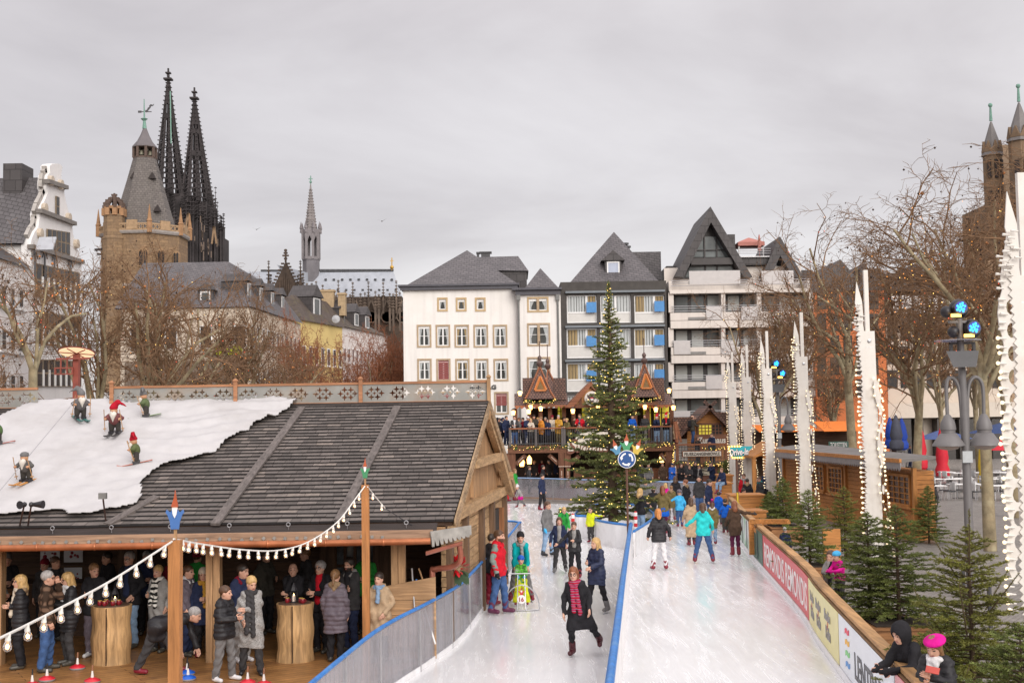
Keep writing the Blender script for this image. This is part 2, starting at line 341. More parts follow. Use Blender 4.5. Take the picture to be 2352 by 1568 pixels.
def person(label,pos,H=1.72,face=0,s=60,top=((.03,.03,.04),'coat','hip'),legs=(.03,.03,.04),shoes=(.03,.02,.02),skates=False,hair=('brown','short'),hat=None,scarf=None,gloves=None,
  arms=('hang','hang'),lean=0,side=0,twist=0,head=(0,0),feet=None,hip=None,kid=False,fem=False,hood=None,beard=None,skin=None,group=None,skirt=None,glasses=False,wide=1.,loose=0.,legpole=None,collar=None,flare=0,inner=None,name='person',cat='person',tail=1.,bag=None,hem=None,sleeves=None):
 k=H;hs=(1.32 if H <1.25 else 1.2 if H <1.45 else 1.06) if kid else 1.05;h=float(np.clip(1.75/s,.0145,.036));root=thing(name,pos,label,cat,group,R_(face));A=np.array
 hb=h if s <80 else .0155
 fL,fR=feet or ((.058,0,0),(-.058,0,0));up=.018 if not skates else .05
 fL,fR=A(fL,float)*k,A(fR,float)*k;aL,aR=fL+(0,.012*k,.045*k+up),fR+(0,.012*k,.045*k+up)
 pel=A(hip,float)*k if hip is not None else A([(fL[0]+fR[0])/2,(fL[1]+fR[1])/2+.02*k*(lean >12),0]);
 if hip is None:
  z=.515*k+up
  for a in (aL,aR):dx=math.hypot(a[0]-pel[0],a[1]-pel[1]);z=min(z,a[2]+math.sqrt(max(.05,(.462*k)**2-dx*dx))+.035*k) if a is (aL if aL[2] <aR[2] else aR) else z
  pel[2]=z
 RT=rot3(0,lean,side);RS=rot3(twist,lean,side);upv=RT@A([0,0,1.]);sh=pel+upv*.295*k;nk=pel+upv*.325*k;sw=(.094 if fem else .105)*k*(.94 if kid else 1)*wide
 hx=RT@A([1.,0,0]);sx=RS@A([1.,0,0]);hw=.046*k;RH=rot3(head[0],head[1]+lean*.25,side*.4)
 hc=nk+(RT@A([0,-.012,.052+.012*(hs-1)])+RH@A([0,-.008,.03*hs]))*k;q=k*hs
 sL,sR=sh+sx*(sw-.02*k),sh-sx*(sw-.02*k);hipL,hipR=pel+hx*hw,pel-hx*hw
 def tgt(a,sgn,S):
  a=ARM[a] if isinstance(a,str) else a;return S+(rot3(twist)@A([a[0]*sgn,a[1],a[2]]))*k
 eL,wL=ik(sL,tgt(arms[0],1,sL),.165*k,.155*k,(.55,.5,-.6));eR,wR=ik(sR,tgt(arms[1],-1,sR),.165*k,.155*k,(-.55,.5,-.6))
 lp=legpole or ((.1,-1,.1),(-.1,-1,.1));kL,aL=ik(hipL,aL,.245*k,.23*k,lp[0]);kR,aR=ik(hipR,aR,.245*k,.23*k,lp[1])
 c=lambda a,b,ra,rb,kk=.02:('c',a,b,ra*k,rb*k,kk*k);I3=np.eye(3)
 def torso(g,b=1.):
  g=g/k;chL,chR=pel+upv*.2*k+sx*.05*k*wide,pel+upv*.2*k-sx*.05*k*wide;wb=.052 if fem else .058
  return [c(hipL,hipR,.062*b*wide+g,.062*b*wide+g),c(hipL,chL,.058*wide+g,.056*wide+g,.03),c(hipR,chR,.058*wide+g,.056*wide+g,.03),c(chL,chR,wb*wide+g,wb*wide+g,.03),c(sh+sx*(sw-.035*k),sh-sx*(sw-.035*k),.034+g,.034+g,.045)]
 def armp(g):g=g/k;return [c(sL,eL,.031+g,.025+g,.012),c(eL,wL,.025+g,.02+g,.007),c(sR,eR,.031+g,.025+g,.012),c(eR,wR,.025+g,.02+g,.007)]
 def legp(g,lo=0):g=g/k;return [c(hipL,kL,.056+g,.038+g,.02),c(kL,aL,.038+g,.025+g+lo,.01),c(hipR,kR,.056+g,.038+g,.012),c(kR,aR,.038+g,.025+g+lo,.01)]
 def hand(w,e,sgn,g=0,fine=False):
  d=w-e;d=d/np.linalg.norm(d);n=np.cross(d,(0,0,1.)) if abs(d[2]) <.8 else A([-sgn,0,0.]);n=n/np.linalg.norm(n);b=np.cross(d,n)*sgn;g=g/k
  if not fine:return [c(w,w+d*.05*k,.021+g,.022+g,.01),c(w+d*.045*k,w+d*.085*k+n*.012*k,.02+g,.013+g,.01),c(w+d*.015*k,w+d*.05*k+b*.032*k,.011+g,.009+g,.008)]
  P=[c(w+b*.008*k,w+d*.052*k+b*.012*k,.014+g,.0135+g,.01),c(w-b*.008*k,w+d*.05*k-b*.012*k,.0135+g,.0125+g,.01)]
  for f,L in zip((.0185,.0065,-.0055,-.017),(.043,.049,.045,.035)):
   p0=w+d*.05*k+b*f*k;p1=p0+d*L*.55*k+n*.004*k;P+=[c(p0,p1,.0056+g,.0053+g,.003),c(p1,p1+(d*.75+n*.65)*L*.5*k,.0053+g,.0043+g,.002)]
  t0=w+d*.012*k+b*.016*k;t1=t0+(d*.6+b*.75)*.03*k;return P+[c(t0,t1,.0075+g,.0062+g,.006),c(t1,t1+(d*.9+b*.2+n*.3)*.026*k,.006+g,.005+g,.002)]
 E=lambda o,r,kk=.015:('e',hc+RH@(A(o,float)*q),A(r,float)*q,RH,kk*q)
 headp=[E((0,.012,.022),(.0445,.056,.05)),E((0,-.012,-.022),(.037,.042,.044),.025),E((0,-.032,-.052),(.02,.018,.014),.016),('c',hc+RH@(A([0,-.05,.006])*q),hc+RH@(A([0,-.061,-.018])*q),.006*q,.0085*q,.008*q),
   E((.044,.006,-.008),(.007,.012,.018),.004),E((-.044,.006,-.008),(.007,.012,.018),.004),E((0,-.043,.021),(.03,.012,.008),.01)]
 body=torso(-.012)+[c(nk-upv*.02*k,hc+RH@(A([0,.012,-.03])*q),.032,.031*hs,.02)]+headp+armp(-.006)+legp(-.008)+[c(aL,aL+A([0,-.03*k,-.02*k]),.02,.014,.01),c(aR,aR+A([0,-.03*k,-.02*k]),.02,.014,.01)]
 fine=s >= 88
 if not fine:body+=hand(wL,eL,1)+hand(wR,eR,-1)
 V,Q=field(body,hb);fc=(V[Q].mean(1)-hc)@RH/q;mi=np.zeros(len(Q),int);x,y,z=np.abs(fc[:,0]),fc[:,1],fc[:,2];e=hb/q*.32
 near=(y <-.02) & (x <.05)
 mi[near & (np.abs(x-.0185) <.0065+e*.25) & (np.abs(z-.004) <.0035+e*.3)]=1;mi[near & (x >.009) & (x <.030) & (np.abs(z-.0225) <.0018+e*.25)]=3;mi[near & (x <.015) & (np.abs(z+.036) <.004+e*.5)]=2
 if beard:mi[(z <-.024) & (z >-.075) & (y <.004) & (x <.05) & ~((x <.013) & (np.abs(z+.036) <.004))]=3
 if glasses:mi[near & (np.abs(np.hypot(x-.019,z-.003)-.0135) <.0022+e*.12)]=1
 if fine:
  for w,ee,sg in ((wL,eL,1),(wR,eR,-1)):
   v2,q2=field(hand(w,ee,sg,0,True),.0055,pad=.01);Q=np.vstack([Q,q2+len(V)]);V=np.vstack([V,v2]);mi=np.concatenate([mi,np.zeros(len(q2),int)])
 hcol=HAIRS[hair[0]] if hair else HAIRS['brown'];HM=plain('hair_'+(hair[0] if hair else 'brown'),hcol,.5,.45,30,.004,60,stretch=(1,1,.25));sm=SKIN if skin is None else plain('skin_%d' % int(skin[0]*100),skin,.55,.1,6)
 link('body',npmesh('body',V,Q,[sm,EYE,LIP,HM],mi),root)
 def put(nm,prims,mat,hh=h,mod=None,par=root,pad=.03):
  V,Q=field(prims,hh,mod,pad);return link(nm,npmesh(nm,V,Q,mat),par) if len(Q) else None
 # trousers
 if legs is not None:
  lc,lk=(legs,'cloth') if not isinstance(legs[0],tuple) else legs
  rng=random.Random(int(abs(pos[0])*97+abs(pos[1])*13));ph=rng.random()*9
  def lm(X,D):return np.maximum(D+.008*np.sin(X[:,2]*38+ph+3*np.sin(X[:,0]*30)),min(aL[2],aR[2],.07*k+up)-.012*k-X[:,2] if abs(aL[2]-aR[2]) <.06*k else -X[:,2]-9)
  put('trousers',[c(hipL,hipR,.066,.066)]+legp(.012+loose,.006+loose),cloth(lc,lk),h,lm)
 # shoes or skates
 for f,a,kn,sg in ((fL,aL,kL,1),(fR,aR,kR,-1)):
  d=a-kn;d=d/np.linalg.norm(d);yaw=rot3(8*sg);fw=yaw@A([0,-1.,0]);tilt=max(-.9,min(.9,-(a[2]-.045*k-up)*2.2/k if a[2] >.12*k+up else 0));fw=fw*math.sqrt(1-tilt*tilt)+A([0,0,tilt])
  hl,toe=a-A([0,0,.022*k])+fw*-.012*k,a-A([0,0,.03*k])+fw*.095*k;fl=min(hl[2],toe[2])-.028*k
  bs=1.2 if skates else 1;sp_=[c(hl,toe,.027*bs,.023*bs,.01),c(a+A([0,0,.0]),a-d*(.08*k if skates else .03*k),.031*bs,.033*bs,.02)]
  put('ice_skate' if skates else 'shoe',sp_,plain('shoe_%02d%02d%02d' % tuple(int(t*99) for t in shoes),shoes,.45,.25,9),max(h*.8,.013),(lambda X,D,fl=fl:np.maximum(D,fl-X[:,2])) if tilt ==0 else None)
  if skates:
   b=MB();p0,p1=hl-fw*.02*k-A([0,0,.028*k]),toe+fw*.02*k-A([0,0,.02*k]);dz=A([0,0,-1.]) if tilt ==0 else -np.cross(fw,A([1.,0,0]))*-1
   if dz[2] >0:dz=-dz
   b.beam(p0+dz*.04,p1+dz*.048,.006,.018);b.beam(p0+fw*.02*k+dz*.005,p0+fw*.02*k+dz*.04,.012,.03,fw);b.beam(p1-fw*.035*k-A([0,0,0]),p1-fw*.035*k+dz*.042,.012,.03,fw);link('blade',b.mesh('blade',STEEL),root)
 # jacket, coat
 tcol,tk,tl=top;g={'puffer':.026,'coat':.017,'hoodie':.014,'plaid':.022,'tweed':.017,'shiny':.018,'camo':.022,'vest':.024,'thin':.008,'cape':.016}.get(tk,.016);g=g*min(1,k/1.6)
 hz={'waist':.5,'hip':.445,'thigh':.36,'mid':.31,'knee':.27,'calf':.16}[tl] if hem is None else hem;hz=pel[2]-(.515-hz)*k
 if lean >28:hz-=.04*k
 P=torso(g)+armp(g*.72)+[c(nk-upv*.04*k,nk+upv*(.0 if collar is None else collar)*k,.05,.042,.03)]
 lo=max(0,(pel[2]-hz)/k)
 if lo >.1:
  tL,tR=hipL+(kL-hipL)*min(1,lo/.24)*.8,hipR+(kR-hipR)*min(1,lo/.24)*.8;tL[2]=tR[2]=hz;r2=.052+.02*min(1,lo/.25)+flare;P+=[c(hipL,tL,.07,r2,.05),c(hipR,tR,.07,r2,.05),c((tL+tR)/2,pel,r2,.07,.04)]
 elif lo >.0:P+=[c(hipL-(0,0,lo*k),hipR-(0,0,lo*k),.064+g/k,.064+g/k,.04)]
 ph=(pos[0]*7+pos[1]*3) % 6;zax=upv
 def jm(X,D):
  t=(X-pel)@zax;fold=.0075*np.sin(X[:,2]*31+ph+2.2*np.sin(X[:,0]*17+ph))+.006*np.sin(X[:,0]*43+X[:,2]*13+ph)
  if tk =='puffer':fold=fold*.6-.013*np.abs(np.sin(X[:,2]*pi/.085))+.006
  D=D+fold*min(1,k/1.5);return np.maximum(D,hz+.012*np.sin(X[:,0]*11+ph)*(lo >.1)-X[:,2]) if lean <50 else D
 jk=put('coat' if lo >.1 else 'jacket',P,cloth(tcol,tk),h,jm)
 if sleeves:put('sleeve',armp(g*.72+.008),cloth(sleeves),h,lambda X,D:D+.006*np.sin(X[:,2]*50))
 if inner:put('shirt',[c(pel+upv*.05*k-A([0,.045*k,0])@I3,sh+RS@A([0,-.035*k,-.01*k]),.04,.03,.02),c(sh+RS@A([0,-.035*k,-.01*k]),nk+RS@A([0,-.02*k,0]),.032,.035,.02)],cloth(inner),h,lambda X,D:D-.014)
 if skirt:tL,tR=(hipL+kL)/2,(hipR+kR)/2;put('skirt',[c(hipL,tL,.074,.085,.06),c(hipR,tR,.074,.085,.06)],cloth(skirt),h,lambda X,D:np.maximum(D+.008*np.sin(X[:,0]*60),pel[2]-.17*k-X[:,2]))
 if hood:put('hood',[c(nk+RS@A([.035*k,.03*k,.0]),nk+RS@A([-.035*k,.03*k,0]),.036,.036,.03),c(nk+RS@A([0,.035*k,0]),nk+RS@A([0,.055*k,-.05*k]),.036,.02,.03)]+[c(nk+RS@A([i*.05*k,0,0]),nk+RS@A([i*.035*k,-.05*k,-.03*k]),.024,.016,.02) for i in (1,-1)],cloth(hood,'fur' if sum(hood) >.5 else 'cloth'),h,lambda X,D:D+.006*np.sin(X[:,0]*80)*np.sin(X[:,2]*90))
 if scarf:
  sc,sk=scarf if isinstance(scarf[0],tuple) else (scarf,'cloth');rg=[nk+RS@A([.048*k*cos(t),.046*k*sin(t)-.008*k,.004*k*sin(3*t)]) for t in np.linspace(0,2*pi,9)];SP=[c(a,b,.024,.024,.012) for a,b in zip(rg,rg[1:])]
  f0,f1=nk+RS@A([.012*k,-.06*k,-.02*k]),pel+upv*(.2-.14*tail)*k+RS@A([.02*k,-.1*k,0]);SP+=[c(f0,f1,.022,.026,.02)]
  if sk in ('zebra','stripes') or tail >1:SP+=[c(nk+RS@A([-.03*k,-.055*k,-.02*k]),f1-RS@A([.065*k,.0,-.03*k]),.022,.026,.02)]
  put('scarf',SP,cloth(sc,sk),h,lambda X,D:D+.005*np.sin(X[:,2]*70+X[:,0]*40))
 if gloves:
  for w,ee,sg in ((wL,eL,1),(wR,eR,-1)):put('glove',hand(w,ee,sg,.006),cloth(gloves),max(.012,h*.7))
 # hair
 if hair and hair[1] != 'bald':
  st=hair[1];cap=1.12 if st in ('short','grey') else 1.16;HP=[E((0,.014,.026),(.0445*cap,.056*cap,.05*cap))]
  if st =='curly':HP=[E((0,.014,.024),(.056,.066,.06))]
  if st =='thin':HP=[E((0,.02,.0),(.05,.054,.045))]
  ln={'long':.17,'bob':.09,'verylong':.27,'pony':0,'bun':0}.get(st,0)
  if ln:
   bk=hc+RH@(A([0,.032,0])*q);HP+=[('c',bk,bk+A([0,.02*k,-.07*k]),.046*q,.046*q,.02*q)]
   if ln >.1:HP+=[('c',bk+A([0,.02*k,-.07*k]),bk+RT@A([0,.03*k,-ln*k]),.046*q,.026*q,.02*q)]
   HP+=[('c',hc+RH@(A([i*.04,.004,.01])*q),hc+RH@(A([i*.043,.012,-.055-ln*.35])*q),.017*q,.019*q,.015*q) for i in (1,-1)]
  if st =='pony':b0=hc+RH@(A([0,.07,.02])*q);HP+=[('c',b0,b0+A([0,.03*k,-.1*k]),.018*q,.012*q,.01*q)]
  if st =='bun':HP+=[E((0,.066,.035),(.024,.024,.024),.01)]
  fo=.020 if st =='thin' else .012
  def hm(X,D):
   l=(X-hc)@RH/q;pl=-(.75*l[:,1]+.66*l[:,2]+fo)*q
   if st in ('long','verylong','bob','curly'):pl=np.minimum(pl,np.maximum(-(np.abs(l[:,0])-.033)*q,-(l[:,1]+.03)*q));pl=np.maximum(pl,-(l[:,1]+.047)*q)
   D=np.maximum(D,pl);
   if st =='thin':D=np.maximum(D,(l[:,2]-.02)*q)
   return D+.0035*np.sin(l[:,0]*260+3*np.sin(l[:,2]*50))*(1 if ln else .6)+(.008*np.sin(l[:,0]*160)*np.sin(l[:,2]*140)*np.sin(l[:,1]*150) if st =='curly' else 0)
  put('hair',HP,HM,min(h,.02),hm)
 if hat:
  hcl,hk=hat[0],hat[1];hm2=cloth(hcl,'shiny' if hk =='helmet' else 'cloth');ct=lambda zc,sg=-1:(lambda X,D:np.maximum(D,sg*(((X-hc)@RH/q)[:,2]-zc)*q))
  if hk in ('beanie','pom'):
   put('hat',[E((0,.012,.036),(.053,.064,.056)),E((0,.012,.02),(.056,.067,.018),.006)],hm2,min(h,.02),ct(.006))
   if hk =='pom':put('pompom',[E((0,.012,.105),(.026,.026,.026))],cloth(hat[2] if len(hat) >2 else hcl),min(h,.02),lambda X,D:D+.005*np.sin(X[:,0]*150)*np.sin(X[:,2]*150))
  elif hk =='cap':put('cap',[E((0,.012,.03),(.052,.063,.05)),('c',hc+RH@(A([.02,-.06,.03])*q),hc+RH@(A([.015,-.095,.022])*q),.016*q,.012*q,.01*q),('c',hc+RH@(A([-.02,-.06,.03])*q),hc+RH@(A([-.015,-.095,.022])*q),.016*q,.012*q,.01*q)],hm2,min(h,.02),ct(.012))
  elif hk =='helmet':
   put('helmet',[E((0,.014,.035),(.062,.075,.058))],hm2,min(h,.018),lambda X,D:np.maximum(D,-(((X-hc)@RH/q)[:,2]-.012)*q)+.006*(np.abs(np.sin(((X-hc)@RH/q)[:,0]*130)) >.8)*(((X-hc)@RH/q)[:,2] >.03))
  elif hk =='beret':put('beret',[E((.012,.012,.052),(.078,.082,.028))],hm2,min(h,.016))
  elif hk =='band':put('headband',[E((0,.012,.018),(.051,.062,.05))],hm2,min(h,.016),lambda X,D:np.maximum(D,np.abs((((X-hc)@RH/q)[:,2]-.02)*q)-.024*q))
  elif hk =='hood':
   put('hood_up',[E((0,.018,.015),(.066,.08,.078)),('c',hc+RH@(A([0,.02,-.04])*q),nk,.055*q,.05*k,.03*q)],hm2,min(h,.018),lambda X,D:np.maximum(D,-(np.linalg.norm((((X-hc)@RH/q)-A([0,-.085,-.01]))/A([.042,.075,.058]),axis=1)-1)*.04*q))
  elif hk =='santa':
   put('hat',[E((0,.012,.036),(.052,.062,.05)),('c',hc+RH@(A([0,.02,.07])*q),hc+RH@(A([.03,.05,.13])*q),.035*q,.02*q,.02*q),('c',hc+RH@(A([.03,.05,.13])*q),hc+RH@(A([.085,.06,.09])*q),.02*q,.008*q,.01*q)],hm2,min(h,.02),ct(.01))
   put('hat_rim',[E((0,.012,.018),(.06,.07,.018))],cloth((.75,.74,.73)),min(h,.02));put('pompom',[E((.095,.06,.08),(.022,.022,.022))],cloth((.75,.74,.73)),min(h,.02))
 if bag:put('backpack',[c(pel+upv*.13*k+RS@A([0,.115*k,0]),pel+upv*.26*k+RS@A([0,.1*k,0]),.075,.065,.02)],cloth(bag),h)
 return root
# ---------------------------------------------------------------- ground, ice and rink
V3=lambda *a:np.array(a,float)
rng=random.Random(7);nr=np.random.default_rng(7)
cob=tiles('cobblestones',(.40,.365,.335),(.29,.265,.245),.16,.115,'xy',.012,.45,.4,(.12,.11,.10),bmp=.02,moss=(.24,.22,.20))
g=MB();g.add([(-900,-60,-.08),(900,-60,-.08),(900,2400,-.08),(-900,2400,-.08)],[(0,1,2,3)]);solo('ground',g,cob,kind='structure',org=(0,0,-.08))
m,b,o=newmat('ice');v=coords();n1=noise(v,.35,7,.65);n2=noise(coords((1,.10,1),(0,0,.4)),4.5,8,.75,.9);n3=noise(coords((1.1,.09,1),(0,0,-.75)),5,8,.75,1.1)
c=mixc(ramp(n1,[(.35,(0,0,0)),(.7,(.85,)*3)]),(.83,.83,.835),(.74,.74,.75))
c=mixc(ramp(n2,[(.55,(0,0,0)),(.66,(.28,)*3)]),c,(.90,.90,.90));c=mixc(ramp(n3,[(.6,(0,0,0)),(.67,(.28,)*3)]),c,(.66,.66,.68))
Lk(c,b.inputs['Base Color']);Lk(ramp(n2,[(.4,(.11,)*3),(.65,(.34,)*3)]),b.inputs['Roughness']);b.inputs['Specular IOR Level'].default_value=.55
bump(b,n3,.006,.5);ICE=m
FR_=[G(u,v,1.13) for u,v in ((470,1768),(715,1568),(780,1514),(857,1453),(915,1418),(975,1388),(1048,1347),(1084,1314),(1126,1270),(1169,1229),(1193,1199))]
BD_=[G(u,v,1.1) for u,v in ((2330,1800),(2098,1568),(1886,1351),(1836,1292),(1720,1191),(1673,1143))]
def smooth_path(P,n=6):
 P=[np.asarray(p) for p in P];out=[]
 for i in range(len(P)-1):
  p0,p1,p2,p3=P[max(0,i-1)],P[i],P[i+1],P[min(len(P)-1,i+2)]
  for k in range(n):t=k/n;out.append(.5*((2*p1)+(p2-p0)*t+(2*p0-5*p1+4*p2-p3)*t*t+(3*p1-p0-3*p2+p3)*t**3))
 return out+[P[-1]]
FAR_L,FAR_R=G(1150,1097,1.13),G(1622,1108,1.13)
BACK_L=G(1120,1196,1.13)
ice=[tuple(p[:2]) for p in FR_]+[tuple(BACK_L[:2]+(-9,0)),tuple(FAR_L[:2]+(-11,.3)),tuple(FAR_R[:2]),(BD_[-1][0]+.2,FAR_R[1]-4)]+[tuple(p[:2]) for p in BD_[::-1]]
g=MB();g.prism([(x,y,-.07) for x,y in ice],(0,0,.07));solo('ice',g,ICE,kind='structure')
PLEX=clear('clear_plastic',(.88,.86,.89),.20,.2,.12,.16);PLEXF=clear('clear_plastic_far',(.75,.73,.78),.16,.15,.15,.1)
BLUE=plain('blue_rail',(.02,.17,.50),.45,.25,9,dirt=(.10,.26,.52),dirtscale=2.5);WBOARD=plain('white_board',(.80,.79,.80),.4,.06,2,dirt=(.6,.58,.57),dirtscale=1.2)
STEELP=plain('steel_post',(.42,.41,.42),.4,.15,metal=.5)
def strip(mb,P,z0,z1,th):   # upright sheet along a path
 for a,b in zip(P,P[1:]):
  d=(b-a)[:2];n=V3(-d[1],d[0],0)/np.linalg.norm(d)*th/2;A,B=V3(a[0],a[1],0),V3(b[0],b[1],0);Z0,Z1=V3(0,0,z0),V3(0,0,z1)
  mb.hexa([A-n+Z0,B-n+Z0,B+n+Z0,A+n+Z0,A-n+Z1,B-n+Z1,B+n+Z1,A+n+Z1])
def fence(name,P,label,step,panel,rail,zr=1.13,post_at=None,kick=None):
 t=thing(name,(*P[0][:2],0),label,'rink fence');pts=smooth_path(P,5);mb=MB();strip(mb,pts,.1,zr-.04,.014);part('panel',mb,panel,t)
 mb=MB();mb.tube([V3(p[0],p[1],zr) for p in pts],.034,8);part('rail',mb,rail,t,50)
 L=np.concatenate([[0],np.cumsum([np.linalg.norm(b-a) for a,b in zip(pts,pts[1:])])]);s=step*.6
 while s <L[-1]:
  i=np.searchsorted(L,s)-1;q=pts[i]+(pts[i+1]-pts[i])*(s-L[i])/(L[i+1]-L[i]);d=pts[i+1]-pts[i];mb=MB();mb.box((q[0],q[1],zr/2-.02),(.05,.05,zr-.04),math.atan2(d[1],d[0]));part('post',mb,STEELP,t);s+=step
 mb=MB();strip(mb,pts,.002,.1,.04);part('kick_plate',mb,kick or WBOARD,t);return t
fence('rink_fence',FR_,'curved clear plastic fence with blue rail between hut deck and left skating lane',2.2,PLEX,BLUE)
fence('rink_fence',[FR_[-1],FR_[-1]+V3(-.02,.02,0),BACK_L,BACK_L+V3(-6,0,0)],'short blue topped clear fence behind the timber hut gable',2,PLEX,BLUE)
fence('rink_fence',[FAR_L+V3(-8,.1,0),FAR_L,FAR_L*.5+FAR_R*.5,FAR_R],'long clear plastic fence across the far end of the ice',2.5,PLEXF,plain('pale_blue_rail',(.25,.38,.6),.4,.1),kick=plain('kick_brown',(.3,.2,.15),.6))
# divider with its island round the big tree
DV=[G(u,v,1.1) for u,v in ((1378,1768),(1400,1568),(1417,1440),(1434,1303),(1449,1203))]
t=thing('rink_divider',(*DV[-1][:2],0),'white lane divider wall with blue padded top rail running up the ice','rink wall');dp=smooth_path(DV,6)
mb=MB();strip(mb,dp,.002,1.06,.07);part('wall',mb,WBOARD,t);mb=MB();mb.tube([V3(p[0],p[1],1.1) for p in dp],.062,10);part('rail',mb,BLUE,t,50)
c0=W(1442,1206,37.9)
IS=[DV[-1]+V3(.02,.1,0)]+[G(u,v,.82) for u,v in ((1442,1206),(1408,1201),(1371,1194),(1346,1185),(1322,1183))]+[V3(2.6,48.5,.82),V3(3.5,51,.82),V3(5.0,50.5,.82),V3(5.1,45,.82),DV[-1]+V3(.15,.6,0)]
t=thing('tree_island',(4,42,0),'white walled island with blue rim around the foot of the Christmas tree','rink wall')
ip=smooth_path(IS,5);mb=MB();strip(mb,ip,.002,.78,.06);part('wall',mb,WBOARD,t);mb=MB();mb.tube([V3(p[0],p[1],.82) for p in ip],.045,8);part('rail',mb,BLUE,t,50)
RW=newmat('red_white_bands');w=N('ShaderNodeTexWave',bands_direction='Z',Scale=1.25,Distortion=0);Lk(coords(),w.inputs[0]);Lk(ramp(w.outputs[1],[(.49,(.75,.74,.73)),(.51,(.55,.015,.02))]),RW[1].inputs['Base Color'])
for u,v,lab in ((1317,1252,'red and white banded pole at the left end of the island wall'),(1461,1246,'red and white banded pole beside the right skating lane')):
 p=G(u,v);mb=MB();mb.tube([p,p+V3(0,0,1.05)],.065,10);mb.ball(p+V3(0,0,1.05),.065,8);solo('marker_pole',mb,RW[0],lab,'pole',org=p)
# advertising boards along the right lane
bp=smooth_path(BD_,8);t=thing('rink_board',(*BD_[2][:2],0),'long advertising board with wooden cap along the right edge of the ice','rink board')
CAPW=wood('cap_wood',(.62,.35,.15),1,.3,.6,dark=.55)
by=np.array([p[1] for p in bp]);bx=np.array([p[0] for p in bp]);atY=lambda Y:V3(np.interp(Y,by,bx),Y,0)
def dirY(Y):d=atY(Y+.2)-atY(Y-.2);return d/np.linalg.norm(d)
mb=MB();strip(mb,bp,.0,1.05,.06);part('backing',mb,wood('board_back',(.35,.2,.09),1),t)
cp=[V3(p[0]+.09,p[1],1.1) for p in bp];mb=MB()
for a,b_ in zip(cp,cp[1:]):
 d=b_-a;n=V3(d[1],-d[0],0)/np.linalg.norm(d)*.085;q=[a-n,a+n,b_+n,b_-n];mb.hexa([k+V3(0,0,-.03) for k in q]+[k+V3(0,0,.03) for k in q])
part('cap',mb,CAPW,t)
mb=MB();strip(mb,[p+V3(-.06,0,0) for p in bp],.004,.13,.03);part('kick_strip',mb,WBOARD,t)
def banner(nm,Y0,Y1,mat,lab=None):
 ys=np.linspace(Y0,Y1,9);mb=MB();strip(mb,[atY(y)+V3(-.045,0,0) for y in ys],.14,1.03,.012);return part(nm,mb,mat,t,label=lab)
pic=newmat('picture_banner');n1=noise(coords((1,.35,.5)),1.6,4);Lk(mixc(ramp(n1,[(.45,(0,0,0)),(.6,(1,1,1))]),(.70,.74,.72),(.16,.42,.2)),pic[1].inputs['Base Color']);pic[1].inputs['Roughness'].default_value=.4
dk=plain('banner_green',(.02,.10,.06),.4,.3);RED=plain('banner_red',(.62,.03,.045),.35,.06);YEL=plain('banner_yellow',(.75,.68,.30),.35,.08);LPW=plain('banner_white',(.74,.77,.82),.35,.04);PNK=plain('banner_pink',(.65,.22,.24),.35,.05);GREYT=plain('grey_print',(.30,.29,.30),.5,.05);WPRT=plain('white_print',(.85,.83,.82),.5,.03)
banner('banner',48.5,38.2,pic[0],'white and green picture banner');banner('banner',38.15,35.3,dk,'dark green banner');banner('banner',35.2,26,RED,'red banner with white name');banner('banner',25.93,21.4,YEL,'pale yellow banner');banner('banner',21.33,16.5,LPW,'white banner with colour flashes');banner('banner',16.43,9,PNK,'pink banner')
def btext(s,Y,w,h,z,mat,dz=0,bold=.02,nm='lettering',sh=0):
 o=text(nm,s,w,h,mat,t,Matrix.Identity(4),.006,sh,bold);r=np.array(t.location)
 for v in o.data.vertices:q=atY(Y-v.co.x)+V3(-.057-v.co.z,0,z+v.co.y)-r;v.co=Vector(q)
 return o
btext('REMONDIS',32.6,4.3,.6,.57,WPRT,bold=.01);btext('REMONDIS',28.2,3.9,.6,.57,WPRT,bold=.01);btext('®',26.25,.1,.1,.8,WPRT,bold=0)
for Y in (25.1,24.0,22.7):btext('Radio',Y,.75,.2,.76,GREYT);btext('Köln',Y-.05,.62,.24,.45,GREYT);btext('/',Y,.12,.2,.6,RED)
btext('LENTPARK',18.3,2.8,.42,.48,plain('dark_print',(.10,.10,.11),.5,.05))
for i,(c_,z) in enumerate((((.75,.05,.1),.88),((.85,.45,.05),.7),((.2,.6,.2),.52),((.1,.3,.65),.34))):btext('~',20.4,.42,.13,z,plain('flash_%d' % i,c_,.5,.03),bold=.06)
for Y in (47,45.2,43.5,41.7,40):mb=MB();d=dirY(Y);q=atY(Y)+V3(-.06,0,0);mb.beam(q+V3(0,0,.14),q+V3(0,0,1.03),.04,.02,d);part('seam',mb,GREYT,t)
mb=MB();mb.lathe([(.1,0),(.11,.3),(.06,.75),(.02,.8)],atY(36.6)+V3(-.075,0,.2),8,.12,1);part('printed_figure',mb,plain('print_dark',(.02,.05,.045),.5,.2),t)
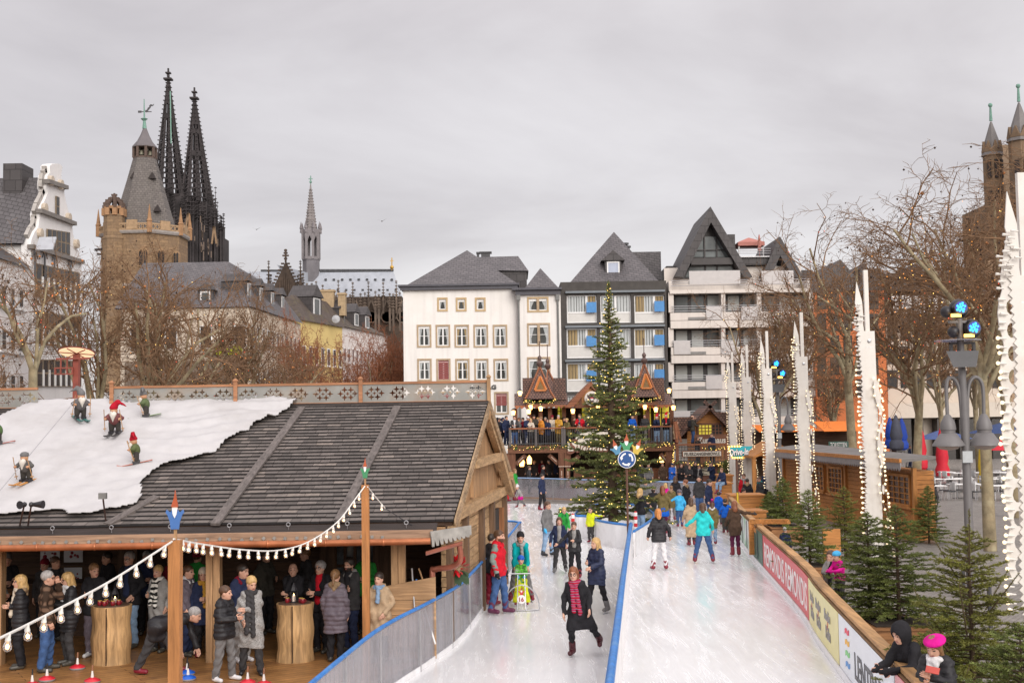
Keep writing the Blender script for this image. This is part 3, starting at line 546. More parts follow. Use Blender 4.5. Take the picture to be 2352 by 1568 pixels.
# ---------------------------------------------------------------- timber hut on the left
OLD=wood('weathered_timber',(.50,.30,.155),2,.4,.75,1,.2,dark=.5);OLDX=wood('weathered_timber_flat',(.50,.30,.155),0,.4,.75,1,.2,dark=.5);OLDY=wood('weathered_planks',(.56,.36,.19),1,.4,.75,1,.35,dark=.5)
GREYW=wood('grey_batten',(.17,.145,.135),1,.4,.8,1,.2);DARKW=wood('dark_planks',(.10,.055,.032),0,.4,.7,1,.45);COPPER=plain('copper_pipe',(.40,.14,.06),.35,.3,3,metal=.55)
YE,ZE,YR,ZR,YB,ZB=22.9,2.58,29.1,4.86,35.3,2.5
XE,XR,XB=-1.12,-.56,.02;XL=-15.
hut=thing('timber_hut',(-7,26,0),'big timber hut with black shingle roof and open front under copper gutter','hut')
SLOPE=V3(0,YR-YE,ZR-ZE);SL=np.linalg.norm(SLOPE);SLOPE /= SL;RN=np.cross(V3(1,0,0),SLOPE)
roof_pt=lambda X,t_,off=0.:V3(X,YE,ZE)+SLOPE*t_*SL+RN*off
xr=lambda t_:XE+(XR-XE)*t_
def onroof(u,v,off=0.):return PLN(u,v,V3(XE,YE,ZE)+RN*off,RN)
m,b,o=newmat('black_shingles');gm=N('ShaderNodeNewGeometry');nn=noise(coords((1,.4,.4)),9,5,.7)
c=ramp(gm.outputs['Random Per Island'],[(0,(.10,.083,.075)),(.5,(.148,.123,.112)),(.85,(.195,.163,.148)),(1,(.27,.22,.19))]);c=mixc(ramp(nn,[(.3,(.55,)*3),(.7,(1,1,1))]),(0,0,0),c);c=mixc(ramp(noise(coords(),.45,5,.7),[(.45,(0,0,0)),(.7,(.4,)*3)]),c,(.17,.15,.14))
Lk(c,b.inputs['Base Color']);Lk(ramp(nn,[(.3,(.5,)*3),(.7,(.75,)*3)]),b.inputs['Roughness']);SHING=m
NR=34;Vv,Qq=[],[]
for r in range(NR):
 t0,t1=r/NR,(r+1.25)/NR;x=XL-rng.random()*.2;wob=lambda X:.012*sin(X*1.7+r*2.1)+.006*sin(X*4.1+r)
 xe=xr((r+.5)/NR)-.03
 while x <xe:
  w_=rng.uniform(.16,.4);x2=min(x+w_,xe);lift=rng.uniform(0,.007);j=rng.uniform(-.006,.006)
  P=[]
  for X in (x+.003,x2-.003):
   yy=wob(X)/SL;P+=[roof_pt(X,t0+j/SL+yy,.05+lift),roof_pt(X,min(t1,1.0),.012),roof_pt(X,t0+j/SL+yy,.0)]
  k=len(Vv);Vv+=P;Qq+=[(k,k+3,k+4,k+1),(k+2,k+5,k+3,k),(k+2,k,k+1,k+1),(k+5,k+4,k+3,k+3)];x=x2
Q4=np.array([q for q in Qq if len(set(q)) ==4]);me=npmesh('shingles',np.array(Vv)-np.array(hut.location),Q4,[SHING,plain('shingle_butt_shade',(.018,.015,.015),.9,.3,8)],(np.arange(len(Q4)) % 2),smooth=False);link('shingles',me,hut)  # front faces near black: shade of the course gaps painted into their colour
mb=MB();mb.hexa([V3(XL,YE+.05,ZE-.1),V3(XE-.05,YE+.05,ZE-.1),V3(XR-.05,YR,ZR-.1),V3(XL,YR,ZR-.1),V3(XL,YE+.05,ZE),V3(XE-.05,YE+.05,ZE),V3(XR-.05,YR,ZR),V3(XL,YR,ZR)])
mb.hexa([V3(XR-.05,YR,ZR-.1),V3(XB-.05,YB,ZB-.1),V3(XL,YB,ZB-.1),V3(XL,YR,ZR-.1),V3(XR-.05,YR,ZR),V3(XB-.05,YB,ZB),V3(XL,YB,ZB),V3(XL,YR,ZR)]);part('roof_deck',mb,DARKW,hut)
for (u0,v0,u1,v1) in ((913,933,778,1198),(693,936,494,1206)):
 a,b_=onroof(u0,v0,.07),onroof(u1,v1,.07);mid=a*.52+b_*.48;mb=MB();mb.beam(a,mid+(mid-a)*.01,.17,.05,RN);mb.beam(mid+RN*.02,b_+RN*.02,.17,.05,RN);part('batten',mb,GREYW,hut)
a,b_=onroof(360,1140,.05),onroof(246,1204,.05);mb=MB();mb.beam(a,b_,.17,.05,RN);part('batten',mb,GREYW,hut)
mb=MB();mb.beam(V3(XL,YR-.03,ZR+.02),V3(XR-.02,YR-.03,ZR+.02),.22,.05);part('ridge_cap',mb,wood('ridge_dark',(.07,.055,.05),0),hut)
# eaves: grooved black strip, nailed fascia, copper gutter
mb=MB()
for i in range(6):f=i/6;y,z=YE-.02-.4*f,ZE-.015-.115*f;mb.b2((XL,y-.06,z-.03),(XE-.32,y,z+.0))
part('eave_strip',mb,plain('black_strip',(.045,.033,.03),.55,.4,6,stretch=(.2,1,1)),hut)
mb=MB();mb.b2((XL,22.44,2.30),(XE-.38,22.5,2.475));part('fascia',mb,wood('fascia_wood',(.46,.29,.19),0,.3),hut)
mb=MB()
for i in range(64):X=XL+.2*i+rng.uniform(-.03,.03);mb.box((X,22.425,2.36+rng.uniform(-.02,.02)),(.055,.02,.055),M=rot3(0,0,rng.choice([0,20,45,70])))
part('bracket_strip',mb,plain('zinc',(.33,.32,.30),.4,.2,metal=.5),hut)
gx=[XL+i*.5 for i in range(28)];mb=MB();mb.tube([V3(X,22.36,2.275-.004*sin(X*1.3)) for X in gx if X <XE-.45]+[V3(XE-.42,22.36,2.28)],.062,10)
for X in np.arange(XL,XE-.5,1.05):mb.lathe([(.066,-.02),(.07,-.015),(.07,.015),(.066,.02)],(0,0,0),10);mb.v[-1]=mb.v[-1][:,[2,0,1]]+V3(X,22.36,2.275)
part('gutter',mb,COPPER,hut,40)
for X in list(np.linspace(-9.6,-2,8)):mb=MB();mb.tube([V3(X,22.62,2.5),V3(X,22.61,2.56)],.008,6);q=[V3(X+.035*cos(a),22.6,2.6+.035*sin(a)) for a in np.linspace(0,2*pi,11)];mb.tube(q,.009,5);part('eye_bolt',mb,STEEL,hut,40)
# toothed corner piece, corner gutter bit and down pipe
zn=[(0,0)];
for i in range(9):x=.1*i;zn+=[(x+.02,-.25+.012*i),(x+.07,-.25+.012*i),(x+.075,-.12)]
zn+=[(.92,-.12),(.92,.06),(0,.03)]
plate('toothed_board',[zn],[],.03,plain('zinc_trim',(.36,.34,.31),.45,.25,5,metal=.2),hut,local(frame((XE-.42,22.38,2.42),(.62,.5,.02),(0,0,1)),hut))
mb=MB();a,b_=V3(-1.62,22.3,2.1),V3(-.98,22.9,2.22);pr=[(cos(q)*.075,sin(q)*.075) for q in np.linspace(pi,2*pi,8)];mb.prism([a+V3(0,x,z) for x,z in pr],b_-a);part('short_gutter',mb,plain('red_copper',(.36,.12,.075),.4,.3,3,metal=.3),hut,40)
mb=MB();mb.tube(smooth_path([V3(-1.04,22.9,2.14),V3(-1.03,22.95,1.86),V3(-1.2,23.1,1.72),V3(-1.52,23.25,1.66),V3(-1.58,23.3,1.5),V3(-1.58,23.3,.05)],4),.055,9);part('down_pipe',mb,plain('red_copper',(.36,.12,.075)),hut,40)
# posts of the open front
for u0,u1,vb in ((476,508,1512),(903,931,1452),(-24,6,1500)):
 y=23.3;a,b_=W(u0,vb,y),W(u1,vb,y);xm=(a[0]+b_[0])/2;mb=MB();w_=.125
 mb.box((xm-w_/2-.004,y,1.2),(w_,.24,2.4));mb.box((xm+w_/2+.004,y+.01,1.2),(w_,.22,2.4));part('post',mb,OLD,hut)
mb=MB();mb.b2((XL,22.95,2.28),(-1.3,23.25,2.5));part('eave_beam',mb,OLDX,hut)
for X in np.arange(-14,-1.5,.95):mb=MB();mb.beam(V3(X,22.75,2.36),V3(X+.3,28.8,4.6),.1,.16);part('rafter',mb,DARKW,hut)
# back wall, with posters, window and dim bar inside
BW=27.2;mb=MB()
for i in range(15):mb.b2((XL,BW,.2*i),(-1.5,BW+.08,.2*i+.193))
part('back_wall',mb,DARKW,hut)
for u0,u1 in ((270,315),(455,478),(735,770),(858,905)):
 a,b_=W(u0,1400,BW-.1),W(u1,1400,BW-.1);mb=MB();mb.b2((a[0],BW-.12,0),(b_[0],BW,3.3));part('wall_post',mb,wood('brown_post',(.15,.085,.05),2),hut)
mb=MB();mb.b2((-14,BW-.9,0),(-8.9,BW-.3,1.08));mb.b2((-14,BW-1.0,1.08),(-8.9,BW-.25,1.13));part('bar_counter',mb,DARKW,hut)
PAP=plain('poster_paper',(.62,.62,.64),.5,.06)
for u0,v0,u1,v1 in ((93,1258,137,1288),(147,1258,190,1290),(93,1303,133,1346),(147,1303,188,1346)):
 a,b_=W(u0,v0,BW-.03),W(u1,v1,BW-.03);r=MB();r.b2((a[0],BW-.035,b_[2]),(b_[0],BW-.02,a[2]));q=part('poster',r,PAP,hut)
 r=MB();c0=(a+b_)/2
 for k in range(5):r.ball((c0[0]+rng.uniform(-.12,.12),BW-.035,c0[2]+rng.uniform(-.08,.08)),rng.uniform(.02,.04),6)
 link('print',r.mesh('print',plain('motif_red',(.25,.02,.03),.5,.3),None,hut.location),hut)
a,b_=W(770,1250,BW-.05),W(862,1395,BW-.05);mb=MB()
for i in range(5):x=a[0]+(b_[0]-a[0])*i/4;mb.b2((x-.03,BW-.09,b_[2]),(x+.03,BW-.02,a[2]))
for i in range(4):z=b_[2]+(a[2]-b_[2])*i/3;mb.b2((a[0],BW-.085,z-.03),(b_[0],BW-.025,z+.03))
wf=part('window',mb,wood('win_frame',(.16,.08,.04),2),hut);mb=MB();mb.b2((a[0],BW-.03,b_[2]),(b_[0],BW-.01,a[2]));w2=part('window_pane',mb,glass('bar_glass',(.10,.11,.12),.1,.5,.9,2.5),hut)
for u,lab in ((590,0),(872,1)):c0=W(u if lab else 800,1330,BW-.13)
# side gable wall facing the ice
A0,B0=V3(-1.42,24.3,0),V3(-.36,33.6,0);du=(B0-A0)/np.linalg.norm(B0-A0);nn_=V3(du[1],-du[0],0)
Lw=np.linalg.norm(B0-A0);ztop=2.42
mb=MB();i=0;z=0
while z <ztop:
 h_=rng.uniform(.19,.25);s=0
 while s <Lw:
  l_=rng.uniform(1.2,2.6);e=min(Lw,s+l_);mb.box(A0+du*(s+e)/2+V3(0,0,z+h_/2),(e-s-.008,.08+rng.uniform(0,.02),h_-.014),math.atan2(du[1],du[0]));s=e
 z+=h_
part('log_wall',mb,OLDY,hut)
zr=lambda s:ZR-.12-abs((A0+du*s)[1]-YR)*(ZR-ZB)/(YB-YR)
mb=MB();s=.1
while s <Lw-.1:e=s+rng.uniform(.16,.24);q=A0+du*(s+e)/2;zt=zr((s+e)/2);mb.box(q+V3(0,0,(ztop+.2+zt)/2)+nn_*.02,(e-s-.012,.05,max(.05,zt-ztop-.2)),math.atan2(du[1],du[0]));s=e
part('gable_boards',mb,OLD,hut)
mb=MB();mb.box(A0+du*Lw/2+V3(0,0,ztop+.12)+nn_*.08,(Lw+.9,.26,.24),math.atan2(du[1],du[0]));part('tie_beam',mb,OLDY,hut)
for s in (.15,2.2,4.7,6.6,9.2):mb=MB();mb.box(A0+du*s+nn_*.1+V3(0,0,1.2),(.26,.14,2.4),math.atan2(du[1],du[0]));part('wall_stud',mb,wood('dark_stud',(.2,.12,.07),2),hut)
for s0,s1,z0,z1 in ((.2,2.2,1.35,1.42),):mb=MB();mb.box(A0+du*1.0+nn_*.12+V3(0,0,1.9),(.9,.1,.22),math.atan2(du[1],du[0]));part('nailed_board',mb,OLDY,hut)
for s in (1.1,3.4,8.2):mb=MB();q=A0+du*s+nn_*.07;mb.beam(q+V3(0,0,ztop+.3),q+V3(0,0,zr(s)),.18,.12,nn_);part('king_post',mb,OLD,hut)
# rafters carrying the overhang, and the scalloped barge boards
for s0,out in ((.0,.34),(Lw*.5,.36),(Lw,.34)):
 q=A0+du*s0;zt=zr(s0)-.12;mb=MB();mb.beam(V3(q[0]-.4,q[1],zt),q+nn_*out+V3(0,0,zt),.2,.2);part('purlin',mb,OLDX,hut)
o1=nn_*.62
for k in (0,1):
 e=V3(XE-.06,YE,ZE-.2) if k ==0 else V3(XB-.1,YB,ZB-.2);r_=V3(XR-.1,YR,ZR-.22);mb=MB();mb.beam(e,r_,.16,.18);part('gable_rafter',mb,OLDY,hut)
mb=MB();a=A0+du*Lw*.27+nn_*.25;b_=A0+du*Lw*.75+nn_*.25;mb.beam(a+V3(0,0,3.5),b_+V3(0,0,3.5),.16,.2);part('collar_beam',mb,OLDY,hut)
mb=MB();mb.beam(A0+du*Lw*.76+nn_*.25+V3(0,0,3.5),A0+du*Lw*.97+nn_*.25+V3(0,0,2.5),.2,.2);part('strut',mb,OLDY,hut)
for k in (0,1):
 e=V3(XE+.0,YE-.05,ZE+.02) if k ==0 else V3(XB,YB+.05,ZB+.02);r_=V3(XR,YR,ZR+.03);d=r_-e;L=np.linalg.norm(d);n=int(L/.17);P=[(0,.03),(L,.03)]
 for i in range(n,0,-1):x=L*i/n;P+=[(x-.01,-.13),(x-L/n*.35,-.20),(x-L/n*.72,-.20),(x-L/n*.98,-.13)]
 plate('barge_board',[P],[],.035,wood('barge_wood',(.50,.34,.20),1,.4),hut,local(frame(e+V3(.01,0,0),d,(0,0,1)),hut))
# door and window of the gable wall
ang=math.atan2(du[1],du[0])
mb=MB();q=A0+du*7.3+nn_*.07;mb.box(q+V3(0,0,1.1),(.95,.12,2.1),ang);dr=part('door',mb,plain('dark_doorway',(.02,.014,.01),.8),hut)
mb=MB();mb.box(A0+du*7.95+nn_*.14+V3(0,0,1.1),(.06,.2,2.1),ang);part('door_leaf',mb,wood('red_brown',(.33,.14,.06),2),hut)
# plank front beside the corner with its tools
mb=MB();zq=0
for i in range(5):z0,z1=.05+i*.27,.05+i*.27+.262;mb.hexa([V3(-2.42,23.0,z0),V3(-1.5,23.0,z0),V3(-1.5,23.05,z0),V3(-2.42,23.05,z0),V3(-2.42,23.0,z1),V3(-1.5,23.0,z1+(.16 if i ==4 else 0)),V3(-1.5,23.05,z1+(.16 if i ==4 else 0)),V3(-2.42,23.05,z1)])
part('half_wall',mb,OLDX,hut)
# ridge ornament: sheet metal panels with pierced stars between wooden posts
SHEET=plain('grey_green_sheet',(.27,.265,.245),.45,.22,1.3,metal=.15,dirt=(.30,.22,.16),dirtscale=1.1);RIM=wood('orange_wood',(.50,.235,.12),0,.3)
def star(cx,cz,r):return [(cx+(r if i % 2 ==0 else r*.36)*cos(i*pi/4+pi/2),cz+(r if i % 2 ==0 else r*.36)*sin(i*pi/4+pi/2)) for i in range(8)]
def ridge_panel(x0,x1,lab,posts):
 t=thing('ridge_fence',(x0,YR,ZR+.03),lab,'ornamental fence');L=x1-x0;H_=.47;holes=[]
 n=max(1,round(L/.56))
 for i in range(n):
  cx=L*(i+.5)/n;r=.085
  for dx,dz in ((-.075,.09),(.075,.09),(-.075,-.09),(.075,-.09),(-.17,0),(.17,0),(0,0)):
   if (dx,dz) != (0,0):holes.append(star(cx+dx,.235+dz,r*.98))
   else:holes.append(star(cx,.235,r*.62))
 plate('pierced_sheet',[[(0,0),(L,0),(L,H_),(0,H_)]],holes,.012,SHEET,t,frame((0,0,0),(1,0,0),(0,0,1)))
 for z in (.0,H_):mb=MB();mb.b2((x0,YR-.035,ZR+.03+z-.025),(x1,YR+.035,ZR+.03+z+.03));part('rim',mb,RIM,t)
 for x in posts:mb=MB();mb.b2((x-.045,YR-.08,ZR-.05),(x+.045,YR-.035,ZR+.6));mb.lathe([(.085,.6),(.085,.625),(.01,.67)],(x,YR-.05,ZR),4,rot=pi/4);part('post',mb,OLD if x >-1.5 else RIM,t)
xa=lambda u:W(u,905,YR)[0]
ridge_panel(xa(262),xa(541),'pierced star sheet on the roof ridge above the skiing gnomes',[xa(258)]);ridge_panel(xa(543),xa(827),'pierced star sheet in the middle of the hut ridge',[xa(542),xa(829)]);ridge_panel(xa(831),xa(1121),'pierced star sheet at the right end of the hut ridge',[xa(1123)])
ridge_panel(xa(-160),xa(87),'pierced star sheet cut off by the left picture edge',[])
# snow blanket
out=[(-90,1003),(0,967),(36,950),(55,940),(90,932),(178,930),(262,930),(420,928),(585,926),(692,931),(672,946),(640,962),(605,978),(585,987),(541,1013),(500,1043),(465,1060),(430,1069),(394,1076),(350,1095),(324,1123),(331,1147),(321,1167),(276,1179),(235,1189),(159,1198),(142,1184),(82,1189),(0,1197),(-90,1202)]
R2=[(lambda p:(p[0],(p-V3(XE,YE,ZE))@SLOPE))(onroof(u,v)) for u,v in out];R2=poly_noise(R2,.018,5,3)
PX,PY=np.array([p[0] for p in R2]),np.array([p[1] for p in R2])
gxs,gys=np.arange(PX.min(),PX.max()+.05,.05),np.arange(PY.min(),PY.max()+.05,.05);GX,GY=np.meshgrid(gxs,gys,indexing='ij')
ins=np.zeros(GX.shape,bool);j=len(PX)-1
for i in range(len(PX)):
 cnd=((PY[i] >GY) != (PY[j] >GY));xx=(PX[j]-PX[i])*(GY-PY[i])/(PY[j]-PY[i]+1e-12)+PX[i];ins ^= cnd & (GX <xx);j=i
dd=np.full(GX.shape,9.)
for i in range(len(PX)):
 a,b_=V3(PX[i-1],PY[i-1],0)[:2],V3(PX[i],PY[i],0)[:2];ba=b_-a;q=np.stack([GX-a[0],GY-a[1]],-1);tt=np.clip(q@ba/(ba@ba+1e-9),0,1);dd=np.minimum(dd,np.linalg.norm(q-tt[...,None]*ba,axis=-1))
rg=(GX-PX.min())/(PX.max()-PX.min());wr=.05*np.sin(GY*5+GX*.8+1.7*np.sin(GX*1.3))*rg**2+.04*np.sin(GY*13-GX*2.2+2*np.sin(GX*2.1+GY))*rg**2.5+.013*np.sin(GX*9+GY*4)*np.sin(GY*7-GX*3)+.02*np.sin(GX*2.3+GY*1.1)*np.sin(GY*3.1)
hgt=.15+wr+.02*np.exp(-dd*8);hgt=np.where(ins,hgt,.03)
P=V3(0,YE,ZE)+GX[...,None]*V3(1,0,0)+GY[...,None]*SLOPE+hgt[...,None]*RN
idx=np.arange(GX.size).reshape(GX.shape);ok=ins[:-1,:-1] & ins[1:,:-1] & ins[1:,1:] & ins[:-1,1:]
Q=np.stack([idx[:-1,:-1],idx[1:,:-1],idx[1:,1:],idx[:-1,1:]],-1)[ok];used=np.unique(Q);mp_=np.zeros(GX.size,int);mp_[used]=np.arange(len(used))
# snap border points to the torn outline
bd=used;Pf=P.reshape(-1,3);me=npmesh('snow_blanket',Pf[used]-V3(-6,26,3.6),mp_[Q],plain('snow_cloth',(.50,.485,.488),.85,.06,2.5,.004,90,dirt=(.41,.39,.385),dirtscale=.7))
o=link('snow_blanket',me);o.location=(-6,26,3.6);sm_=o.modifiers.new('thick','SOLIDIFY');sm_.thickness=.02;sm_.offset=-1;tag(o,'white cloth snow blanket with ragged edge lying on the hut roof','snow cloth')
# deck floor
m,b,o=newmat('deck_planks');br=N('ShaderNodeTexBrick',offset=.5);br.inputs['Scale'].default_value=1;br.inputs['Brick Width'].default_value=3.4;br.inputs['Row Height'].default_value=.17;br.inputs['Mortar Size'].default_value=.006;br.inputs['Color1'].default_value=(.50,.245,.085,1);br.inputs['Color2'].default_value=(.34,.16,.06,1);br.inputs['Mortar'].default_value=(.04,.02,.01,1)
Lk(coords((1,1,1),(0,0,-.55)),br.inputs['Vector']);Lk(mixc(1.0,br.outputs[0],ramp(noise(coords((2,2,2),(0,0,-.55)),2,6,.7),[(.3,(.55,)*3),(.7,(1,1,1))]),'MULTIPLY'),b.inputs['Base Color']);b.inputs['Roughness'].default_value=.42;bump(b,br.outputs['Fac'],-.006)
dk_=[(-16,12),(-6.5,12)]+[(p[0]-.35,p[1]) for p in FR_ if 14 <p[1] <23.2]+[(-1.5,23.4),(-1.5,27.2),(-16,27.2)]
g=MB();g.prism([(x,y,-.07) for x,y in dk_],(0,0,.075));solo('deck_floor',g,m,kind='structure')
# ---------------------------------------------------------------- buildings round the square
def rect(u0,v0,u1,v1,Y):c0=W((u0+u1)/2,(v0+v1)/2,Y);s=F/Y*1.0;a,b=(u1-u0)/s/2,(v1-v0)/s/2;return c0[0]-a,c0[0]+a,c0[2]-b,c0[2]+b
PLAST=plain('white_plaster',(.80,.765,.73),.85,.04,.5,streak=.26,dirt=(.73,.69,.64),dirtscale=.22);SANDF=plain('sandstone_surround',(.42,.31,.20),.8,.15,3);DKMET=plain('dark_metal',(.06,.058,.062),.5,.2)
WFR=plain('white_window_frame',(.78,.77,.76),.4,.03);GLS=glass('window_glass',(.055,.058,.055),.06,.55,.6,.5);CURT=plain('net_curtain',(.42,.44,.44),.8,.25,6,stretch=(6,1,.2));OCHC=plain('ochre_curtain',(.33,.24,.12),.8,.4,5,stretch=(8,1,.15));GREYC=plain('grey_curtain',(.50,.52,.52),.8,.3,6,stretch=(7,1,.15))
SLATE=tiles('slate',(.145,.13,.135),(.105,.095,.10),.42,.21,'xz',.018,.6,.3,(.05,.047,.05),skew=.22)
DSLATE=tiles('dark_slate',(.075,.066,.066),(.06,.052,.052),.6,.6,'xz',.02,.6,.2,(.035,.03,.03))
def wall(parent,x0,x1,z0,z1,Y,holes,mat,th=.3,nm='wall'):
 H=[[(a-x0,c-z0),(b-x0,c-z0),(b-x0,d-z0),(a-x0,d-z0)] for a,b,c,d in holes]
 return plate(nm,[[(0,0),(x1-x0,0),(x1-x0,z1-z0),(0,z1-z0)]],H,th,mat,parent,local(frame((x0,Y+th/2,z0),(1,0,0),(0,0,1)),parent))
def ring(mb,x0,x1,z0,z1,w,ya,yb):
 mb.b2((x0,ya,z0),(x1,yb,z0+w));mb.b2((x0,ya,z1-w),(x1,yb,z1));mb.b2((x0,ya,z0+w),(x0+w,yb,z1-w));mb.b2((x1-w,ya,z0+w),(x1,yb,z1-w))
def window(parent,x0,x1,z0,z1,Y,sur=.16,cols=2,bars=(.5,),blind=None,curt=None,lab=None,smat=None,fmat=None,pmat=None):
 if sur:mb=MB();ring(mb,x0-sur*.15,x1+sur*.15,z0-sur*.15,z1+sur*.15,sur,Y-.05,Y+.12);w=part('window',mb,smat or SANDF,parent,label=lab);d=sur*.85
 else:w=None;d=0
 a,b,c,e=x0+d,x1-d,z0+d,z1-d;fw=.075;mb=MB();ring(mb,a,b,c,e,fw,Y+.06,Y+.14)
 for i in range(1,cols):x=a+(b-a)*i/cols;mb.b2((x-.055,Y+.062,c+fw),(x+.055,Y+.138,e-fw))
 for f in bars:
  z=c+(e-c)*f
  for i in range(cols):x=a+(b-a)*i/cols;mb.b2((x+.06,Y+.08,z-.018),(x+(b-a)/cols-.06,Y+.12,z+.018))
 mb.b2((a,Y+.05,e-.2),(b,Y+.1,e-.005))
 def sub(nm,mb,mat):
  if w is None:return part(nm,mb,mat,parent)
  o=link(nm,mb.mesh(nm,mat,None,root_off(w)),w);return o
 sub('frame',mb,fmat or WFR);mb=MB();mb.b2((a+.02,Y+.105,c+.02),(b-.02,Y+.115,e-.02));sub('pane',mb,pmat or GLS)
 if curt:
  mb=MB()
  for sg in (0,1):
   xx=a+.08 if sg ==0 else b-.08;wd=(b-a)*.2*(1 if sg ==0 else -1);zt=e-.2;mb.prism([(xx,Y+.1,c+.1),(xx+wd*.45,Y+.1,c+.1),(xx+wd*.35,Y+.1,c+(zt-c)*.35),(xx+wd*1.1,Y+.1,zt),(xx,Y+.1,zt)][::(1 if sg ==0 else -1)],(0,.004,0))
  sub('curtain',mb,curt)
 if blind is not None:mb=MB();n=11;zz0=e-(e-c)*blind;[mb.b2((a+.03,Y+.045,zz0+(e-zz0)*i/n),(b-.03,Y+.09,zz0+(e-zz0)*(i+.8)/n)) for i in range(n)];sub('shutter',mb,plain('red_shutter',(.28,.065,.06),.6,.1))
 return w
def hiproof(mb,eave,apex,back):   # pyramid-like roof: front eave corners, apex point(s), back eave
 pass
YF=95.
# --- white hotel
ht=thing('white_hotel',W(1060,950,YF),'white plastered hotel with slate hip roof and sandstone framed windows','building')
U=lambda x:906.5+x*.289
Vv_=lambda y:465.5+y*.289
x0,x1,z0,z1=rect(927,655,1192,985,YF);z0=-.1;wins=[]
for xs,y0,y1 in (((340,420),(488,570),(640,722)),755,862),(((178,290),(328,440),(477,590),(628,742),(782,894)),970,1148),(((182,293),(333,443),(484,594),(635,745),(788,902)),1240,1415),(((186,296),(337,447),(488,598),(640,750),(793,905)),1503,1680):
 for k,(a,b) in enumerate(xs):wins.append((rect(U(a),Vv_(y0),U(b),Vv_(y1),YF),y0,k))
wall(ht,x0,x1,z0,z1,YF,[w[0] for w in wins],PLAST)
for r,y0,k in wins:
 red=(y0 ==1240 and k ==1) or (y0 ==1503)
 window(ht,*r,YF,.125 if y0 >800 else .14,2 if y0 >800 else 1,(.5,) if y0 >800 else (),blind=(.99 if y0 ==1240 else .62) if red else None,curt=None if red else (CURT if (k+y0) % 3 else OCHC),smat=None if y0 >800 else plain('sandstone_light',(.50,.36,.20),.8,.12))
mb=MB();mb.b2((x0+.02,YF+.32,z0),(x0+.3,YF+12,z1));mb.b2((x0,YF+12,z0),(x1+3.2,YF+12.2,z1));part('side_wall',mb,PLAST,ht)
mb=MB();mb.b2((x0-.35,YF-.45,z1-.05),(x1+.1,YF+12.4,z1+.1));mb.b2((x0-.2,YF-.3,z1-.32),(x1,YF-.02,z1-.06));part('eaves',mb,plain('slate_eaves',(.075,.072,.085),.55,.15),ht)
ap=W(1072.7,574.7,YF+6.5);e=z1+.09;L_,Rr=W(950,650,YF+.1)[0]-.6,W(1172,648,YF+.1)[0]+.6
mb=MB();mb.add([(L_,YF+.1,e),(Rr,YF+.1,e),ap,(Rr,YF+12.2,e),(L_,YF+12.2,e)],[(0,1,2),(1,3,2),(3,4,2),(4,0,2)]);part('roof',mb,SLATE,ht)
a,b=W(1100,591,YF+7.5),W(1190,588,YF+7.5);c_,d_=W(1138,621,YF+4.6),W(1214,622,YF+4.6);mb=MB();mb.hexa([c_,d_,V3(d_[0],YF+11,d_[2]),V3(c_[0]-4,YF+11,c_[2]),a+V3(-2,0,0),b,b+V3(0,1.5,0),a+V3(-2,1.5,0)]);part('rear_roof',mb,SLATE,ht)
mb=MB();mb.b2((c_[0]-3,YF+4.8,e-.3),(d_[0]-.15,YF+10.8,d_[2]-.03));part('attic_wall',mb,DSLATE,ht)
for u,v0,v1,w_ in ((1098,583,596,.25),(1115.5,582,592,.95)):
 p=W(u,v1,YF+8.5);mb=MB();h_=(v1-v0)/27.;mb.box(p+V3(0,0,h_/2),(w_*.8,.6,h_));mb.box(p+V3(0,0,h_+.06),(w_*1.1,.8,.12));part('chimney',mb,DKMET,ht)
x2,x3,q0,zb=rect(1192,664,1290,985,YF-.6);wins=[rect(U(a),Vv_(y0),U(b),Vv_(y1),YF-.6) for a,b,y0,y1 in ((1055,1222,750,868),(1055,1235,957,1137),(1055,1237,1227,1410))]
wall(ht,x2,x3,-.1,zb,YF-.6,wins,PLAST,nm='bay_wall')
for k,r in enumerate(wins):window(ht,*r,YF-.6,.13,2,(.5,) if k else (),curt=CURT,smat=None if k else plain('sandstone_light',(.5,.36,.2)))
for k,r in enumerate(wins):mb=MB();mb.b2(((r[0]+r[1])/2-.1,YF-.66,r[2]+.1),((r[0]+r[1])/2+.1,YF-.5,r[3]-.1));part('stone_mullion',mb,SANDF,ht)
mb=MB();mb.b2((x2-.45,YF-1.1,zb-.05),(x3+.1,YF+4,zb+.12));mb.b2((x2-.2,YF-.85,zb-.42),(x3,YF-.62,zb-.06));part('bay_eaves',mb,plain('slate_eaves',(.075,.072,.085)),ht)
ap=W(1240.9,615.8,YF+2);l0,l1=W(1205,664,YF-.4)[0],W(1283,664,YF-.4)[0];mb=MB();mb.add([(l0,YF-.5,zb+.12),(l1,YF-.5,zb+.12),ap,(l1,YF+5,zb+.12),(l0,YF+5,zb+.12)],[(0,1,2),(1,3,2),(3,4,2),(4,0,2)]);part('bay_roof',mb,SLATE,ht)
for u in (1191,1281):
 p=W(u,690,YF-.72);mb=MB();mb.tube([V3(p[0],p[1],3.5),p],.075,8);mb.box(p+V3(0,0,.25),(.3,.25,.45));part('rain_pipe',mb,plain('zinc_pipe',(.17,.17,.165),.5,.2),ht)
r=rect(1076,884,1140,894,YF);text('sign_lettering','mobil AG',r[1]-r[0],r[3]-r[2],plain('black_letters',(.03,.03,.03),.5),ht,local(frame(((r[0]+r[1])/2,YF-.06,(r[2]+r[3])/2),(1,0,0),(0,0,1)),ht),.08,0,.03)
